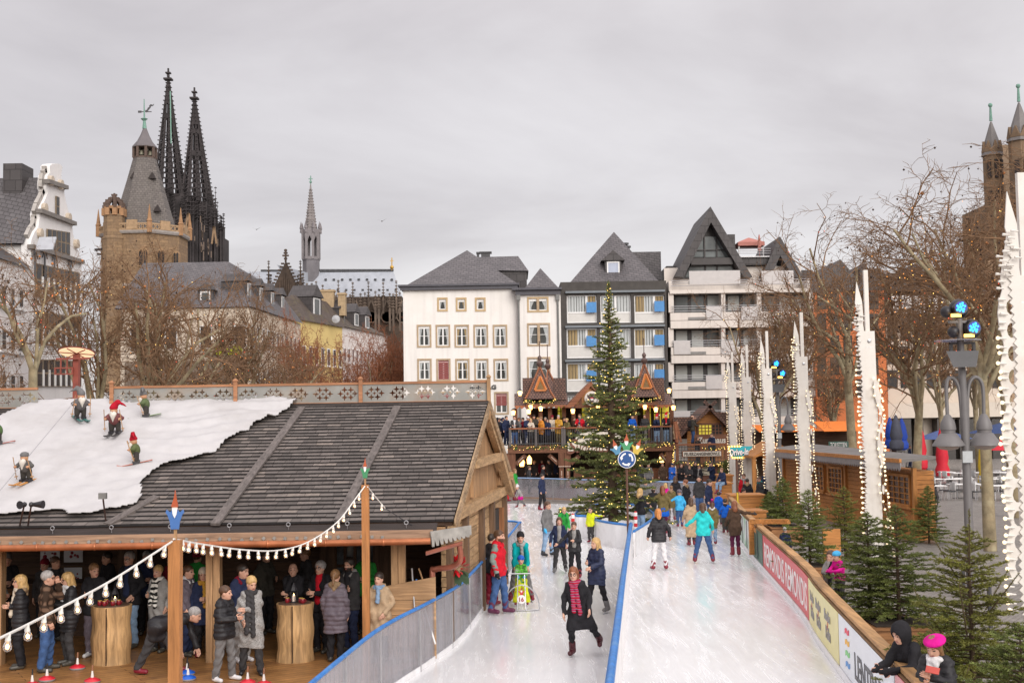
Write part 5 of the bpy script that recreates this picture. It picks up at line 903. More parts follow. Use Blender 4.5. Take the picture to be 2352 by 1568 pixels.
# ---------------------------------------------------------------- cathedral, town hall tower, church
DK=plain('blackened_stone',(.050,.042,.043),.9,.45,.12,island=.35);DK2=plain('brown_stone_dark',(.085,.058,.042),.9,.45,.2,island=.4);LEAD=plain('lead_roof',(.33,.35,.39),.45,.14,.12,stretch=(3,3,.25),dirt=(.40,.42,.46),dirtscale=.12);SANDY=tiles('tower_sandstone',(.345,.225,.125),(.27,.175,.10),1.6,.75,'xz',.04,.9,.4,(.2,.13,.08),moss=(.19,.13,.085));VERD=plain('verdigris',(.16,.30,.24),.7,.2)
def spire(t,uv,uvb,hw,Y,n=8,open0=.2,crock=26,rib=.75,solid=.62):
 ap,c=W(*uv,Y),W(*uvb,Y);R=hw*Y/F;H=ap[2]-c[2];ax=V3(ap[0],Y,0);pt=lambda k,f,r=1.:V3(c[0]+(ap[0]-c[0])*f+R*r*(1-f)*cos(2*pi*k/n+pi/8),Y+R*r*(1-f)*sin(2*pi*k/n+pi/8),c[2]+H*f)
 mb=MB()
 for k in range(n):
  mb.tube([pt(k,0),pt(k,.5),pt(k,.985)],[rib,rib*.6,.35],5)
 s_=part('spire_ribs',mb,DK,t);mb=MB();NL=22
 for k in range(n):
  for l in range(NL):
   f0,f1=.93*l/NL,.93*(l+1)/NL;a,b,d,e=pt(k,f0,.97),pt(k+1,f0,.97),pt(k+1,f1,.97),pt(k,f1,.97);frm=f0/.93;w=.5 if frm >solid+.2 or (frm >solid-.12 and l % 5 ==0) else (.25+.07*(l % 2) if frm <solid-.12 else .33);lo,hi=(.0,1)
   L=lambda p,q,x:p+(q-p)*x
   mb.add([a,L(a,b,w),L(e,d,w),e],[(0,1,2,3)]);mb.add([L(a,b,1-w),b,d,L(e,d,1-w)],[(0,1,2,3)])
   if frm <solid-.05:z=.2;mb.add([a,b,L(b,d,z),L(a,e,z)],[(0,1,2,3)]);m0,m1=L(a,b,.485),L(a,b,.515);m2,m3=L(e,d,.515),L(e,d,.485);mb.add([m0,m1,m2,m3],[(0,1,2,3)])
 part('spire_tracery',mb,DK,t);mb=MB()
 for k in range(n):
  for i in range(crock):f=(i+.5)/crock*.95;p,q=pt(k,f),pt(k,f,1+ .22/(1-f+.12)*.6*.4);o=(p-V3(c[0]+(ap[0]-c[0])*f,Y,p[2]));o /= np.linalg.norm(o);s0=.55-.2*f;mb.box(p+o*1.0*(1-.4*f),(s0*1.6,s0*1.6,s0));mb.beam(p,p+o*1.0*(1-.4*f),.3,.3)
 part('crocket_trim',mb,DK,t)
 mb=MB();z=ap[2]
 for dz,w_,h_ in ((-6,2.2,.8),(-2.5,4.2,.9),(-.6,1.2,1.4),(.9,2.6,.7),(2.4,.8,2)):mb.box((ap[0],Y,z+dz),(w_,w_,h_));
 mb.tube([V3(ap[0],Y,z-8),V3(ap[0],Y,z+3.5)],.4,6);part('finial',mb,DK,t)
def pinnacle(mb,u,vt,vb,w,Y,cap=.5):
 a,b=W(u,vt,Y),W(u,vb,Y);r=w*Y/F/2;H=a[2]-b[2];mb.lathe([(r,0),(r,H*(1-cap)),(r*1.25,H*(1-cap)),(r*.75,H*(1-cap*.8)),(r*.12,H)],V3(a[0],Y,b[2]),4,rot=pi/4)
 for i in range(5):f=1-cap*(.75-.15*i);rr=r*(1-(f-(1-cap))/cap)+.3;mb.box((a[0],Y,b[2]+H*f),(rr*2.4,rr*2.4,.35))
 mb.box((a[0],Y,a[2]-.8),(1.1,1.1,.4))
YD=640.
dm_=thing('cathedral',W(450,960,YD)*V3(1,1,0),'blackened gothic cathedral with two openwork spires, crossing tower and lead roof far behind','cathedral')
spire(dm_,(386.5,172),(389,452),37,YD,solid=.60);spire(dm_,(446.5,216),(452.5,470),36,YD,solid=.56)
mb=MB();pt_=W(392,300,YD-7);mb.beam(W(391,210,YD-9),W(393,330,YD-13),.5,.5);part('copper_conductor',mb,VERD,dm_)
# tower bodies below the spires
for u0,u1,vt,yy in ((372,440,452,YD+4),(424,484,470,YD+2),(436,503,515,YD+8),(480,512,545,YD+4)):
 a,b=W(u0,vt,yy),W(u1,700,yy);mb=MB();mb.b2((a[0],yy-8,0),(b[0],yy+14,a[2]));part('tower_body',mb,DK,dm_)
rr=random.Random(5);mb=MB()
for i in range(34):u=372+(514-372)*i/33+rr.uniform(-2,2);top=445+55*abs(((u-376) % 66)/33-1)*-1+rr.uniform(15,55)+max(0,u-484)*2.3;pinnacle(mb,u,top,620,rr.uniform(3.5,6.5),YD-6-rr.random()*3,.35)
for u,v in ((487,470),(493,480),(499,500),(504,510),(509,515),(490,447),(495,428),(499,462),(505,492),(511,520),(480,430),(424,440),(418,452)):pinnacle(mb,u,v,620,5.5,YD-4,.5)
part('pinnacle',mb,DK,dm_)
mb=MB()
for i in range(26):u=rr.uniform(385,505);v=rr.uniform(500,590);a=W(u,v,YD-12.5);mb.box(a,(.5,.3,rr.uniform(2,5)))
part('pale_stain',mb,plain('pale_stone',(.15,.11,.085),.9,.3),dm_)
mb=MB()
for u0,v0,h_ in ((432,545,55),(492,560,40)):   # pale brown gable over the belfry windows
 c0=W(u0,v0,YD-13);w_=h_*.13*YD/F;mb.beam(c0+V3(-w_,0,0),c0+V3(0,0,h_*YD/F),.9,.8);mb.beam(c0+V3(w_,0,0),c0+V3(0,0,h_*YD/F),.9,.8)
part('belfry_gable',mb,plain('tan_stone',(.26,.17,.10),.9,.3),dm_)
# crossing tower
cx=lambda u,v:W(u,v,YD)
c0=W(714.5,600,YD);R=19*YD/F;zt=lambda v:W(714.5,v,YD)[2];mb=MB();mb.lathe([(R*1.05,zt(690)),(R*1.05,zt(600)),(R*1.12,zt(597)),(R*.95,zt(594))],V3(c0[0],YD,0),8,rot=pi/8);part('crossing_base',mb,plain('lead_dark',(.15,.14,.15),.6,.2,.3),dm_)
mb=MB()
for k in range(8):
 a=2*pi*k/8+pi/8;p=V3(c0[0]+R*cos(a),YD+R*sin(a),0);mb.beam(p+V3(0,0,zt(596)),p+V3(0,0,zt(528)),1.3,1.3);q=V3(c0[0]+R*cos(a+pi/8)*.92,YD+R*sin(a+pi/8)*.92,0)
 mb.beam(p*V3(1,1,0)+V3(0,0,zt(553)),q+V3(0,0,zt(536)),.9,1.2);p2=V3(c0[0]+R*cos(a+pi/4),YD+R*sin(a+pi/4),0);mb.beam(p2+V3(0,0,zt(553)),q+V3(0,0,zt(536)),.9,1.2);mb.beam(p+V3(0,0,zt(533)),p2+V3(0,0,zt(533)),.9,2.2);mb.beam(p+V3(0,0,zt(594)),p2+V3(0,0,zt(594)),.8,1.6)
 o_=V3(cos(a),sin(a),0)*.9;mb.lathe([(.7,0),(.5,2),(.9,2.3),(.05,6)],p+o_+V3(0,0,zt(536)),4)
part('crossing_arcade',mb,plain('lead_arcade',(.20,.18,.185),.6,.2,.3),dm_)
mb=MB();rs=11.5*YD/F;mb.lathe([(R*.8,zt(530)),(rs*1.05,zt(522)),(rs*.92,zt(505)),(rs*.5,zt(465)),(.25,zt(422))],V3(c0[0],YD,0),8,rot=pi/8)
for k in range(8):
 for i in range(14):f=i/14;r_=rs*(1-f)+.35;a=2*pi*k/8+pi/8;mb.box((c0[0]+r_*cos(a),YD+r_*sin(a),zt(522)+(zt(430)-zt(522))*f),(.7,.7,.6))
for v in (522,505,488,470):mb.lathe([(rs*(v-422)/100+.5,-.4),(rs*(v-422)/100+.5,.4)],V3(c0[0],YD,zt(v)),8,rot=pi/8)
part('fleche',mb,plain('lead_spire',(.23,.205,.20),.6,.2,.3),dm_);mb=MB();mb.tube([V3(c0[0],YD,zt(424)),V3(c0[0],YD,zt(404))],.3,5);mb.box((c0[0],YD,zt(411)),(2.2,.4,.4));mb.box((c0[0],YD,zt(418)),(1.2,1.2,.8));part('fleche_cross',mb,VERD,dm_)
# lead roofs
rp=lambda u,v,dy=0:W(u,v,YD+dy)
mb=MB();mb.add([rp(735,690,-12),rp(930,700,-12),rp(903,622),rp(735,624)],[(0,1,2,3)]);mb.add([rp(560,690,-12),rp(735,690,-12),rp(735,624),rp(560,624)],[(0,1,2,3)]);mb.add([rp(903,622),rp(930,700,-12),rp(930,700,14)],[(0,1,2)]);part('choir_roof',mb,LEAD,dm_)
mb=MB();mb.add([rp(636,608,-26),rp(714,628,-2),rp(716,690,-2),rp(690,690,-24)],[(0,1,2,3)]);part('transept_roof',mb,LEAD,dm_)
mb=MB()
for k in range(60):u=735+168*k/59;mb.tube([rp(u,623),rp(u,618)],.28,4)
mb.beam(rp(735,621),rp(903,619.5),.3,.3);mb.beam(rp(735,624),rp(903,622.5),.8,.8)
for k in range(20):u=600+50*k/19;mb.tube([rp(u,624),rp(u,619)],.28,4)
part('ridge_crest',mb,plain('crest_dark',(.05,.05,.055),.7),dm_)
mb=MB()
for i in range(9):
 for j in range(2):mb.box(rp(748+19*i+9*j,642+24*j,-4-9*j),(1.2,.8,1.0))
part('roof_hatch',mb,plain('crest_dark',(.05,.05,.055)),dm_)
mb=MB();mb.tube([rp(900,622),rp(900,592)],.3,5);mb.ball(rp(900,614),1.1,8);mb.box(rp(900,599),(1.8,.3,.3));part('gilded_cross',mb,plain('gilt',(.55,.33,.06),.35,.1,metal=.6),dm_)
# transept gable and choir pinnacles
yg=-27;mb=MB();q=[rp(622,690,yg),rp(622,674,yg),rp(656,600,yg),rp(690,674,yg),rp(690,690,yg)];mb.prism(q,(0,2,0))
for a_,b_ in ((1,2),(3,2)):
 for i in range(10):p=q[a_]+(q[b_]-q[a_])*i/10;mb.box(p+V3((-1 if a_ ==1 else 1)*.7,-.3,.4),(1.5,1,.8))
for i in range(12):u=628+5*i;h_=66-abs(u-656)*1.9;mb.beam(rp(u,690,yg-.5),rp(u,690-max(6,h_),yg-.5),.5,.5)
mb.tube([rp(656,602,yg),rp(656,572,yg)],.55,5)
for v,w_ in ((594,1.6),(587,3.2),(581,2),(575,1.5)):mb.box(rp(656,v,yg),(w_,.8,.8))
part('transept_gable',mb,DK2,dm_)
mb=MB()
for u,vt,w_ in ((617,597,8),(690,597,9),(622,628,5),(696,625,6),(684,630,5)):pinnacle(mb,u,vt,700,w_,YD+yg-2,.55)
part('pinnacle',mb,DK2,dm_);mb=MB()
for i,u in enumerate((705,716,726,741,777,810,846,880,910)):pinnacle(mb,u,645+rr.uniform(-4,8),720,5.2,YD-30,.6)
for i,u in enumerate((733,760,793,828,862,895,918,750,772,804,838,870,903)):pinnacle(mb,u,668+rr.uniform(-3,8),760,6,YD-36,.5)
part('choir_pinnacle',mb,plain('brown_grey_stone',(.17,.125,.095),.9,.4,.25,island=.5),dm_)
mb=MB();mb.b2(rp(700,690,-28)*V3(1,1,0),rp(928,686,-14));mb.b2(rp(560,692,-8)*V3(1,1,0),rp(700,688,0));part('choir_wall',mb,DK2,dm_)
mb=MB()
for i in range(6):u=745+36*i;c_=rp(u,732,-30);mb.beam(c_+V3(-3.4,0,0),c_+V3(0,0,10),.7,.7);mb.beam(c_+V3(3.4,0,0),c_+V3(0,0,10),.7,.7);mb.lathe([(2.6,0),(3.1,.3),(3.1,-.3),(2.6,0)],(0,0,0),14);mb.v[-1]=mb.v[-1][:,[0,2,1]]+c_+V3(0,0,1)
part('choir_gable',mb,plain('brown_grey_stone',(.17,.125,.095)),dm_)
# --- town hall tower
YT=290.
th=thing('town_hall_tower',W(332,960,YT)*V3(1,1,0),'ochre sandstone town hall tower with corner turret, tall grey octagonal roof and bell lantern','tower')
tz=lambda v:W(332,v,YT)[2];c0=W(331,600,YT);k_=YT/F;oc=lambda mb,prof,du=0,n=8:mb.lathe([(r*k_/cos(pi/n),tz(v)) for r,v in prof],V3(c0[0]+du*k_,YT,0),n,rot=pi/8)
ROOFT=tiles('tower_slate',(.205,.18,.165),(.155,.135,.125),.8,.55,'xz',.05,.8,.35,(.09,.08,.075),moss=(.14,.125,.11))
mb=MB();oc(mb,[(89,900),(89,548),(93,546),(93,541)],2);part('shaft',mb,SANDY,th)
mb=MB();oc(mb,[(93.5,549),(95.5,545),(95.5,541),(92,540)],2);oc(mb,[(90,668),(91.5,664),(90,660)],2);part('string_course',mb,plain('grey_stone_band',(.30,.27,.25),.8,.2,1),th)
mb=MB();V=[V3(c0[0]+1*k_+94*k_/cos(pi/8)*cos(2*pi*k/8+pi/8),YT+94*k_/cos(pi/8)*sin(2*pi*k/8+pi/8),0) for k in range(9)]
for a,b in zip(V,V[1:]):
 for v in (541,528):mb.beam(a+V3(0,0,tz(v)),b+V3(0,0,tz(v)),.35,.35)
 for i in range(8):p,q=a+(b-a)*i/8,a+(b-a)*(i+1)/8;mb.beam(p+V3(0,0,tz(541)),q+V3(0,0,tz(528)),.22,.22);mb.beam(q+V3(0,0,tz(541)),p+V3(0,0,tz(528)),.22,.22)
 mb.beam(a*.65+b*.35+V3(0,0,tz(530)),a*.35+b*.65+V3(0,0,tz(530)),.5,2.2)
part('balustrade',mb,plain('balustrade_stone',(.36,.24,.14),.9,.25,1),th)
for a in V[:8]:
 mb=MB();mb.lathe([(.6,0),(.6,2.6),(.75,2.7),(.5,3.1),(.28,4.8),(.05,6.6)],a+V3(0,0,tz(548)),6);part('corner_pinnacle',mb,plain('orange_sandstone',(.33,.185,.095),.9,.25,1),th)
mb=MB();oc(mb,[(72,548),(54.5,483),(36.5,415),(24,364)],1);part('roof',mb,ROOFT,th)
mb=MB()
for u,v in ((306,402),(348,403),(324,436),(294,475),(360,478)):p=W(u,v,YT-(24+(v-364)*.25)*k_-.15);mb.prism([p+V3(-.85,0,-.7),p+V3(.85,0,-.7),p+V3(0,.3,.9)],(0,1.2,0))
part('roof_hatch',mb,plain('hatch_dark',(.03,.022,.02),.8),th)
mb=MB();oc(mb,[(24.5,366),(24.5,362)],1);oc(mb,[(25,341),(26,338)],1)
for k in range(8):a=2*pi*k/8+pi/8;p=V3(c0[0]+k_+23*k_/.92*cos(a),YT+23*k_/.92*sin(a),0);mb.beam(p+V3(0,0,tz(364)),p+V3(0,0,tz(340)),.55,.55)
mb.lathe([(.9,0),(.9,2)],V3(c0[0]+k_,YT,tz(364)),6);part('lantern',mb,plain('lantern_dark',(.10,.065,.05),.7,.2),th)
for i in range(9):a=2*pi*i/9+.3;mb=MB();z=tz(350 if i % 2 else 359);mb.lathe([(.62,0),(.5,.35),(.34,.9),(.1,1.15)],V3(c0[0]+k_+1.55*cos(a),YT+1.55*sin(a),z),10);part('bell',mb,plain('bell_bronze',(.20,.19,.14),.5,.2,metal=.4),th,40)
mb=MB();oc(mb,[(26.5,340),(25.5,337),(16,325),(9,310),(4,296),(2,292)],1);part('lantern_cap',mb,plain('cap_lead',(.13,.115,.12),.6,.15,.4),th,30)
mb=MB();mb.tube([W(332,296,YT),W(331.5,270,YT),W(331,228,YT)],[.55,.2,.1],6);mb.lathe([(.2,0),(.9,.6),(.2,.9)],W(331.5,279,YT),6);part('finial',mb,VERD,th)
mb=MB();mb.beam(W(322,257,YT),W(348,257,YT),.14,.2);mb.box(W(321,257,YT),(.8,.2,.5));vn=[(0,0),(1.2,.5),(1.6,1.6),(2.6,2.0),(2.2,2.5),(3.2,3.6),(4.4,3.2),(5.2,3.8),(4.6,2.6),(3.4,2.4),(3.0,1.4),(2.0,.3),(1.4,-.8),(.8,-1.2)];b0=W(333,254,YT);mb.prism([b0+V3(x*.42,0,z*.42) for x,z in vn],(0,.15,0));part('weather_vane',mb,DKMET,th)
# corner turret with openwork crown
RIBS=[];cu=W(262,560,YT-8.5);ku=(YT-8.5)/F;zt2=lambda v:W(262,v,YT-8.5)[2];mb=MB();P8=lambda prof:mb.lathe([(r*ku,zt2(v)) for r,v in prof],V3(cu[0],YT-8.5,0),8,rot=pi/8)
P8([(25,900),(25,552),(26,550),(26,546),(23.5,544),(23.5,500),(24.5,497),(24.5,494),(19,493)]);part('turret',mb,SANDY,th);mb=MB()
for k in range(8):a=2*pi*k/8+pi/8;p=V3(cu[0]+22*ku*cos(a),YT-8.5+22*ku*sin(a),0);mb.beam(p+V3(0,0,zt2(497)),p+V3(0,0,zt2(480)),1.0,1.0);RIBS.append([p+V3(0,0,zt2(480)),V3(cu[0]+18*ku*cos(a),YT-8.5+18*ku*sin(a),zt2(467)),V3(cu[0]+6*ku*cos(a),YT-8.5+6*ku*sin(a),zt2(457)),V3(cu[0],YT-8.5,zt2(452))])
mb.lathe([(24.5*ku,0),(24.5*ku,.6),(22*ku,.7)],V3(cu[0],YT-8.5,zt2(482)),8,rot=pi/8);part('turret_arcade',mb,plain('orange_sandstone',(.42,.22,.11)),th)
mb=MB();[mb.tube(q_,[.5,.45,.4,.35],5) for q_ in RIBS];mb.tube([V3(cu[0],YT-8.5,zt2(454)),V3(cu[0],YT-8.5,zt2(444))],.25,5);mb.box((cu[0],YT-8.5,zt2(448)),(1.3,.5,.4));mb.ball(V3(cu[0],YT-8.5,zt2(453)),.6,6)
for k in range(8):
 a=2*pi*k/8+pi/8
 for r_,v in ((21,476),(19.5,469),(15,462),(9,457)):mb.box((cu[0]+r_*ku*cos(a)*1.08,YT-8.5+r_*ku*sin(a)*1.08,zt2(v)),(.6,.6,.6))
part('turret_crown',mb,plain('crown_dark',(.10,.065,.05),.8,.2),th)
for u,v0,v1,w_ in ((330,566,612,24),(371,570,610,19),(405,576,612,14),(330,690,720,18),(371,692,720,14)):
 dy=-89*k_-.05 if u <350 else -(126-(u-333))*k_-.05;a=W(u-w_/2,v0,YT+dy);b=W(u+w_/2,v1,YT+dy);xm=(a[0]+b[0])/2;hw=abs(b[0]-a[0])/2;mb=MB();arch=[(xm-hw,b[2]),(xm+hw,b[2]),(xm+hw,a[2]-hw),(xm+hw*.6,a[2]-hw*.35),(xm,a[2]),(xm-hw*.6,a[2]-hw*.35),(xm-hw,a[2]-hw)];mb.prism([V3(x,YT+dy-.3,z) for x,z in arch],(0,1.4,0));w=part('window',mb,plain('arch_stone',(.30,.185,.10),.9,.25,1),th)
 for s0,s1 in ((-.8,-.08),(.08,.8)):mb=MB();mb.prism([V3(xm+hw*s0,YT+dy-.4,b[2]+.3),V3(xm+hw*s1,YT+dy-.4,b[2]+.3),V3(xm+hw*s1,YT+dy-.4,a[2]-hw*1.1),V3(xm+hw*(s0+s1)/2,YT+dy-.4,a[2]-hw*.6),V3(xm+hw*s0,YT+dy-.4,a[2]-hw*1.1)],(0,.05,0));link('pane',mb.mesh('pane',DGL,None,th.location),w)
mb=MB();p=W(236,572,YT-4);mb.beam(p,p+V3(-1.8,-.4,-.2),.5,.5);mb.beam(p+V3(0,0,-1.3),p+V3(-1.3,-.3,-1.2),.4,.4);part('gargoyle',mb,DK,th)
# --- big church on the right
YC=165.;ch=thing('brown_church',W(2320,960,YC)*V3(1,1,0),'brown stone church with conical spired turrets at the right edge','church')
CST=plain('church_stone',(.20,.135,.085),.9,.3,.6,dirt=(.12,.085,.06),dirtscale=.3);CSL=plain('church_slate',(.16,.145,.14),.6,.2,.5)
for u,va,v1,v2,w_,yy in ((2276,278,345,640,46,YC),(2340,234,312,640,58,YC-4)):
 a=W(u,va,yy);k=yy/F;z=lambda v:W(u,v,yy)[2];r=w_/2*k;c0=V3(a[0],yy,0);mb=MB();mb.lathe([(r*.92,0),(r*.92,z(v1+8)),(r*1.02,z(v1+6)),(r*1.02,z(v1))],c0,8,rot=pi/8)
 for v in (430,475,520):mb.lathe([(r*.98,z(v)-.15),(r*.98,z(v)+.15)],c0,8,rot=pi/8)
 part('turret',mb,CST,ch);mb=MB();mb.lathe([(r*1.08,z(v1+14)),(r*.78,z(v1-14)),(.12,z(va+2))],c0,8,rot=pi/8);part('turret_roof',mb,CSL,ch);mb=MB()
 for q in range(8):aa=2*pi*q/8;p=c0+V3(r*.95*cos(aa),r*.95*sin(aa),z(v1));mb.prism([p+V3(-r*.4*sin(aa),r*.4*cos(aa),-.3),p+V3(r*.4*sin(aa),-r*.4*cos(aa),-.3),p+V3(0,0,1.2)],V3(-cos(aa),-sin(aa),0)*r*.3)
 part('gablet',mb,CST,ch);mb=MB();mb.tube([a,V3(a[0],yy,z(va-36))],[.22,.12],6);mb.ball(V3(a[0],yy,z(va-36)),.32,8);part('finial',mb,VERD,ch)
 for q in range(3):
  for v0,v1_ in ((370,412),(440,470)):aa=-pi/2+(q-1)*.75;p=c0+V3(r*.93*cos(aa),r*.93*sin(aa),(z(v0)+z(v1_))/2);mb=MB();mb.box(p,(r*.34,.25,z(v0)-z(v1_)),aa+pi/2);part('belfry_opening',mb,plain('hatch_dark',(.03,.022,.02)),ch)
a,b=W(2248,470,YC+3),W(2420,980,YC+3);mb=MB();mb.b2((a[0]+1,YC+1,0),(b[0],YC+12,a[2]));mb.add([(a[0]+1,YC+1,a[2]),(b[0],YC+1,a[2]),(b[0],YC+6,a[2]+9),(a[0]+4,YC+6,a[2]+9)],[(0,1,2,3)]);part('tower_block',mb,CST,ch)
a=W(2255,600,YC-14);mb=MB();mb.b2((a[0],YC-15,0),(a[0]+16,YC,a[2]));part('apse',mb,plain('church_pale',(.36,.25,.16),.9,.2,.6),ch)
for i in range(3):
 for v0,v1_ in ((640,690),(760,830)):p,q=W(2272+30*i,v0,YC-15.1),W(2286+30*i,v1_,YC-15.1);mb=MB();mb.b2((p[0],YC-15.15,q[2]),(q[0],YC-15.05,p[2]));part('window',mb,DGL,ch)
# --- houses behind the right hand trees
og=thing('orange_house',W(1950,960,112)*V3(1,1,0),'bright orange rendered house with steep grey gabled roof behind bare trees','building')
x0,x1,z0,z1=rect(1872,668,2036,990,112);mb=MB();mb.b2((x0,112,-.1),(x1,122,z1));part('wall',mb,plain('orange_render',(.54,.16,.055),.85,.08,.8),og)
mb=MB();xm=W(1925,600,113)[0];zt=W(1925,598,113)[2];mb.add([(x0-.2,111.8,z1),(xm+2.4,111.8,z1),(xm,112.2,zt),(xm,122,zt),(x0-.2,122,z1),(xm+2.4,122,z1)],[(0,1,2),(0,2,3,4),(1,5,3,2)]);mb.b2((xm+2,113,z1),(x1+.1,122,z1+2.2));part('roof',mb,DSLATE,og)
for i in range(5):
 for v in (690,740,790,840,890):p=W(1888+30*i,v,111.9);mb=MB();mb.b2((p[0]-.4,111.93,p[2]-.8),(p[0]+.4,112.02,p[2]+.8));part('window',mb,DGL,og)
gr=thing('grey_roofed_house',W(2150,960,116)*V3(1,1,0),'long house with grey mansard roof and pale lower walls behind bare trees','building')
x0,x1,z0,z1=rect(2037,660,2310,990,116);zb=W(2150,735,116)[2];mb=MB();mb.b2((x0,116,-.1),(x1,128,zb));part('wall',mb,plain('pale_cream_wall',(.58,.50,.42),.85,.08,.8),gr)
mb=MB();zt=W(2150,622,116)[2];mb.hexa([V3(x0-4,115.7,zb),V3(x1,115.7,zb),V3(x1,128,zb),V3(x0-4,128,zb),V3(x0-3.5,117.5,zt),V3(x1-2,117.5,zt),V3(x1-2,126,zt),V3(x0-3.5,126,zt)]);part('roof',mb,DSLATE,gr)
for xx in (1985,2105):a=W(xx,605,115.5);mb=MB();mb.prism([a+V3(-2.2,0,-2.6),a+V3(2.2,0,-2.6),a],(0,6,0));part('dormer',mb,DSLATE,gr)
for i in range(9):
 for v in (760,815,870,700):p=W(2050+30*i,v,115.9);mb=MB();mb.b2((p[0]-.45,115.93-(.5 if v ==700 else 0),p[2]-.85),(p[0]+.45,116.02,p[2]+.85));part('window',mb,WFR if v ==700 else DGL,gr)
x0,x1,z0,z1=rect(2035,925,2330,958,115);mb=MB();mb.b2((x0,114.6,z0),(x1,115.9,z1));part('shop_fascia',mb,plain('cream_fascia',(.62,.55,.47),.8,.05),gr)
for u0,u1 in ((2055,2090),(2098,2118),(2150,2190),(2200,2260),(2275,2320)):x0,x1,z0,z1=rect(u0,962,u1,1012,114.9);mb=MB();mb.b2((x0,114.5,-.1),(x1,115.98,z1));part('shop_window',mb,plain('shop_dark',(.03,.025,.022),.3,.3),gr)
# ---------------------------------------------------------------- market chalets, light columns, lamps, signs
TIM=wood('dark_chalet_timber',(.21,.088,.048),2,.4,.6,1,.25);TIMX=wood('dark_chalet_beam',(.22,.095,.052),0,.4,.6,1,.25);LATT=tiles('scale_shingles',(.235,.12,.085),(.15,.078,.06),.19,.14,'xz',.022,.6,.25,(.03,.016,.012));ORW=wood('orange_pine',(.58,.245,.07),0,.35,.55,1,.2);ORV=wood('orange_pine_upright',(.60,.26,.075),2,.35,.55,1,.2);REDW=wood('red_trim',(.34,.13,.065),0,.3)
WARM=glow('warm_bulb',(1,.62,.22),7);LAMPG=glow('lantern_light',(1,.52,.14),5);YELG=glow('lit_window',(.80,.66,.06),.28);FAIRY=glow('fairy_light',(1,.66,.18),2.2);BULB=glow('white_bulb',(1,.80,.50),1.1)
GARL=plain('garland_green',(.075,.16,.035),.7,.4,20)
U6,V6=(lambda x:1114.75+x*.2891),(lambda y:759.5+y*.2891)
YC0=78.;P6=lambda x,y,Y=YC0:W(U6(x),V6(y),Y)
def octa(mb,c,r):mb.add([c+V3(*o)*r for o in ((1,0,0),(-1,0,0),(0,1,0),(0,-1,0),(0,0,1),(0,0,-1))],[(0,2,4),(2,1,4),(1,3,4),(3,0,4),(2,0,5),(1,2,5),(3,1,5),(0,3,5)])
def garland(name,label,P,r,nl,seed=0,top=True,par=None,lr=.024):
 """fir garland with fairy lights along a path"""
 rg=random.Random(seed);mb=MB();lm=MB();P=smooth_path([np.asarray(p,float) for p in P],3);L=sum(np.linalg.norm(b-a) for a,b in zip(P,P[1:]))
 for a,b in zip(P,P[1:]):
  n=max(2,int(np.linalg.norm(b-a)/.028))
  for i in range(n):p=a+(b-a)*rg.random();d=V3(rg.gauss(0,1),rg.gauss(0,1),rg.gauss(0,1));d /= np.linalg.norm(d);q=p+d*r*rg.uniform(.6,1.25);w=np.cross(d,V3(rg.random(),rg.random(),1));w=w/np.linalg.norm(w)*.022;mb.add([p-w,p+w,q+w*.5,q-w*.5],[(0,1,2,3)])
 for i in range(nl):k=rg.randrange(len(P)-1);p=P[k]+(P[k+1]-P[k])*rg.random();octa(lm,p+V3(rg.uniform(-.6,.6)*r,-r*rg.uniform(.6,1),rg.uniform(-.8,.8)*r),lr)
 if par is None:g_=solo(name,mb,GARL,label,'garland');part('fairy_light_chain',lm,FAIRY,g_)['kind']='stuff';return g_
 o=part(name,mb,GARL,par);link('fairy_light_chain',lm.mesh('fairy_light_chain',FAIRY,None,root_off(par)),o)['kind']='stuff';return o
st=thing('balcony_chalet',V3(5,80,0),'dark timber two storey market chalet with balcony, turret roofs and gabled emblem','market chalet')
xl,xr_=P6(178,920)[0],P6(1508,920)[0];zd=P6(700,905)[2];zf=P6(700,965)[2];zrail=P6(700,768)[2]
mb=MB();mb.b2((xl,YC0,zf),(xr_,YC0+.18,zd-.02));part('fascia_beam',mb,TIMX,st);mb=MB();mb.b2((xl,YC0+.19,zd-.22),(xr_,YC0+8,zd));part('deck',mb,TIMX,st)
for x in (205,1010,1470):p=P6(x,1000);mb=MB();mb.b2((p[0]-.28,YC0+.1,-.05),(p[0]+.28,YC0+.6,zf));part('post',mb,TIM,st)
for x in (604,654):
 p=P6(x,1000);mb=MB();mb.b2((p[0]-.19,YC0,1.3),(p[0]+.19,YC0+.4,zf));mb.b2((p[0]-.14,YC0+.05,-.05),(p[0]+.14,YC0+.35,1.3));pp=part('post',mb,TIM,st);mb=MB();mb.b2((p[0]-.19,YC0-.02,1.3),(p[0]+.19,YC0,1.36))
 for z in (.25,.75):mb.b2((p[0]-.03,YC0+.03,z),(p[0]+.03,YC0+.048,z+.3))
 mb.ball((p[0],YC0+.03,.65),.05,6);link('pale_inlay',mb.mesh('pale_inlay',plain('pale_inlay',(.5,.36,.28),.6),None,st.location),pp)
for a,b in (((245,1060),(320,985)),((580,1055),(505,985)),((680,1055),(745,990)),((980,1060),(910,985)),((1450,1050),(1390,975)),((1035,1055),(1100,980))):
 p,q=P6(*a,YC0+.3),P6(*b,YC0+.3);mb=MB();mb.beam(p,q,.2,.26);s_=part('brace',mb,TIM,st);mb=MB();mb.beam(p*.8+q*.2+V3(0,-.12,.02),p*.25+q*.75+V3(0,-.12,.02),.03,.05);link('pale_inlay',mb.mesh('pale_inlay',plain('pale_inlay',(.5,.36,.28)),None,st.location),s_)
mb=MB();mb.b2((xl,YC0+5,-.05),(xr_,YC0+5.2,zf));part('lower_wall',mb,plain('dark_bar_wall',(.045,.025,.018),.7,.5,1.2),st)
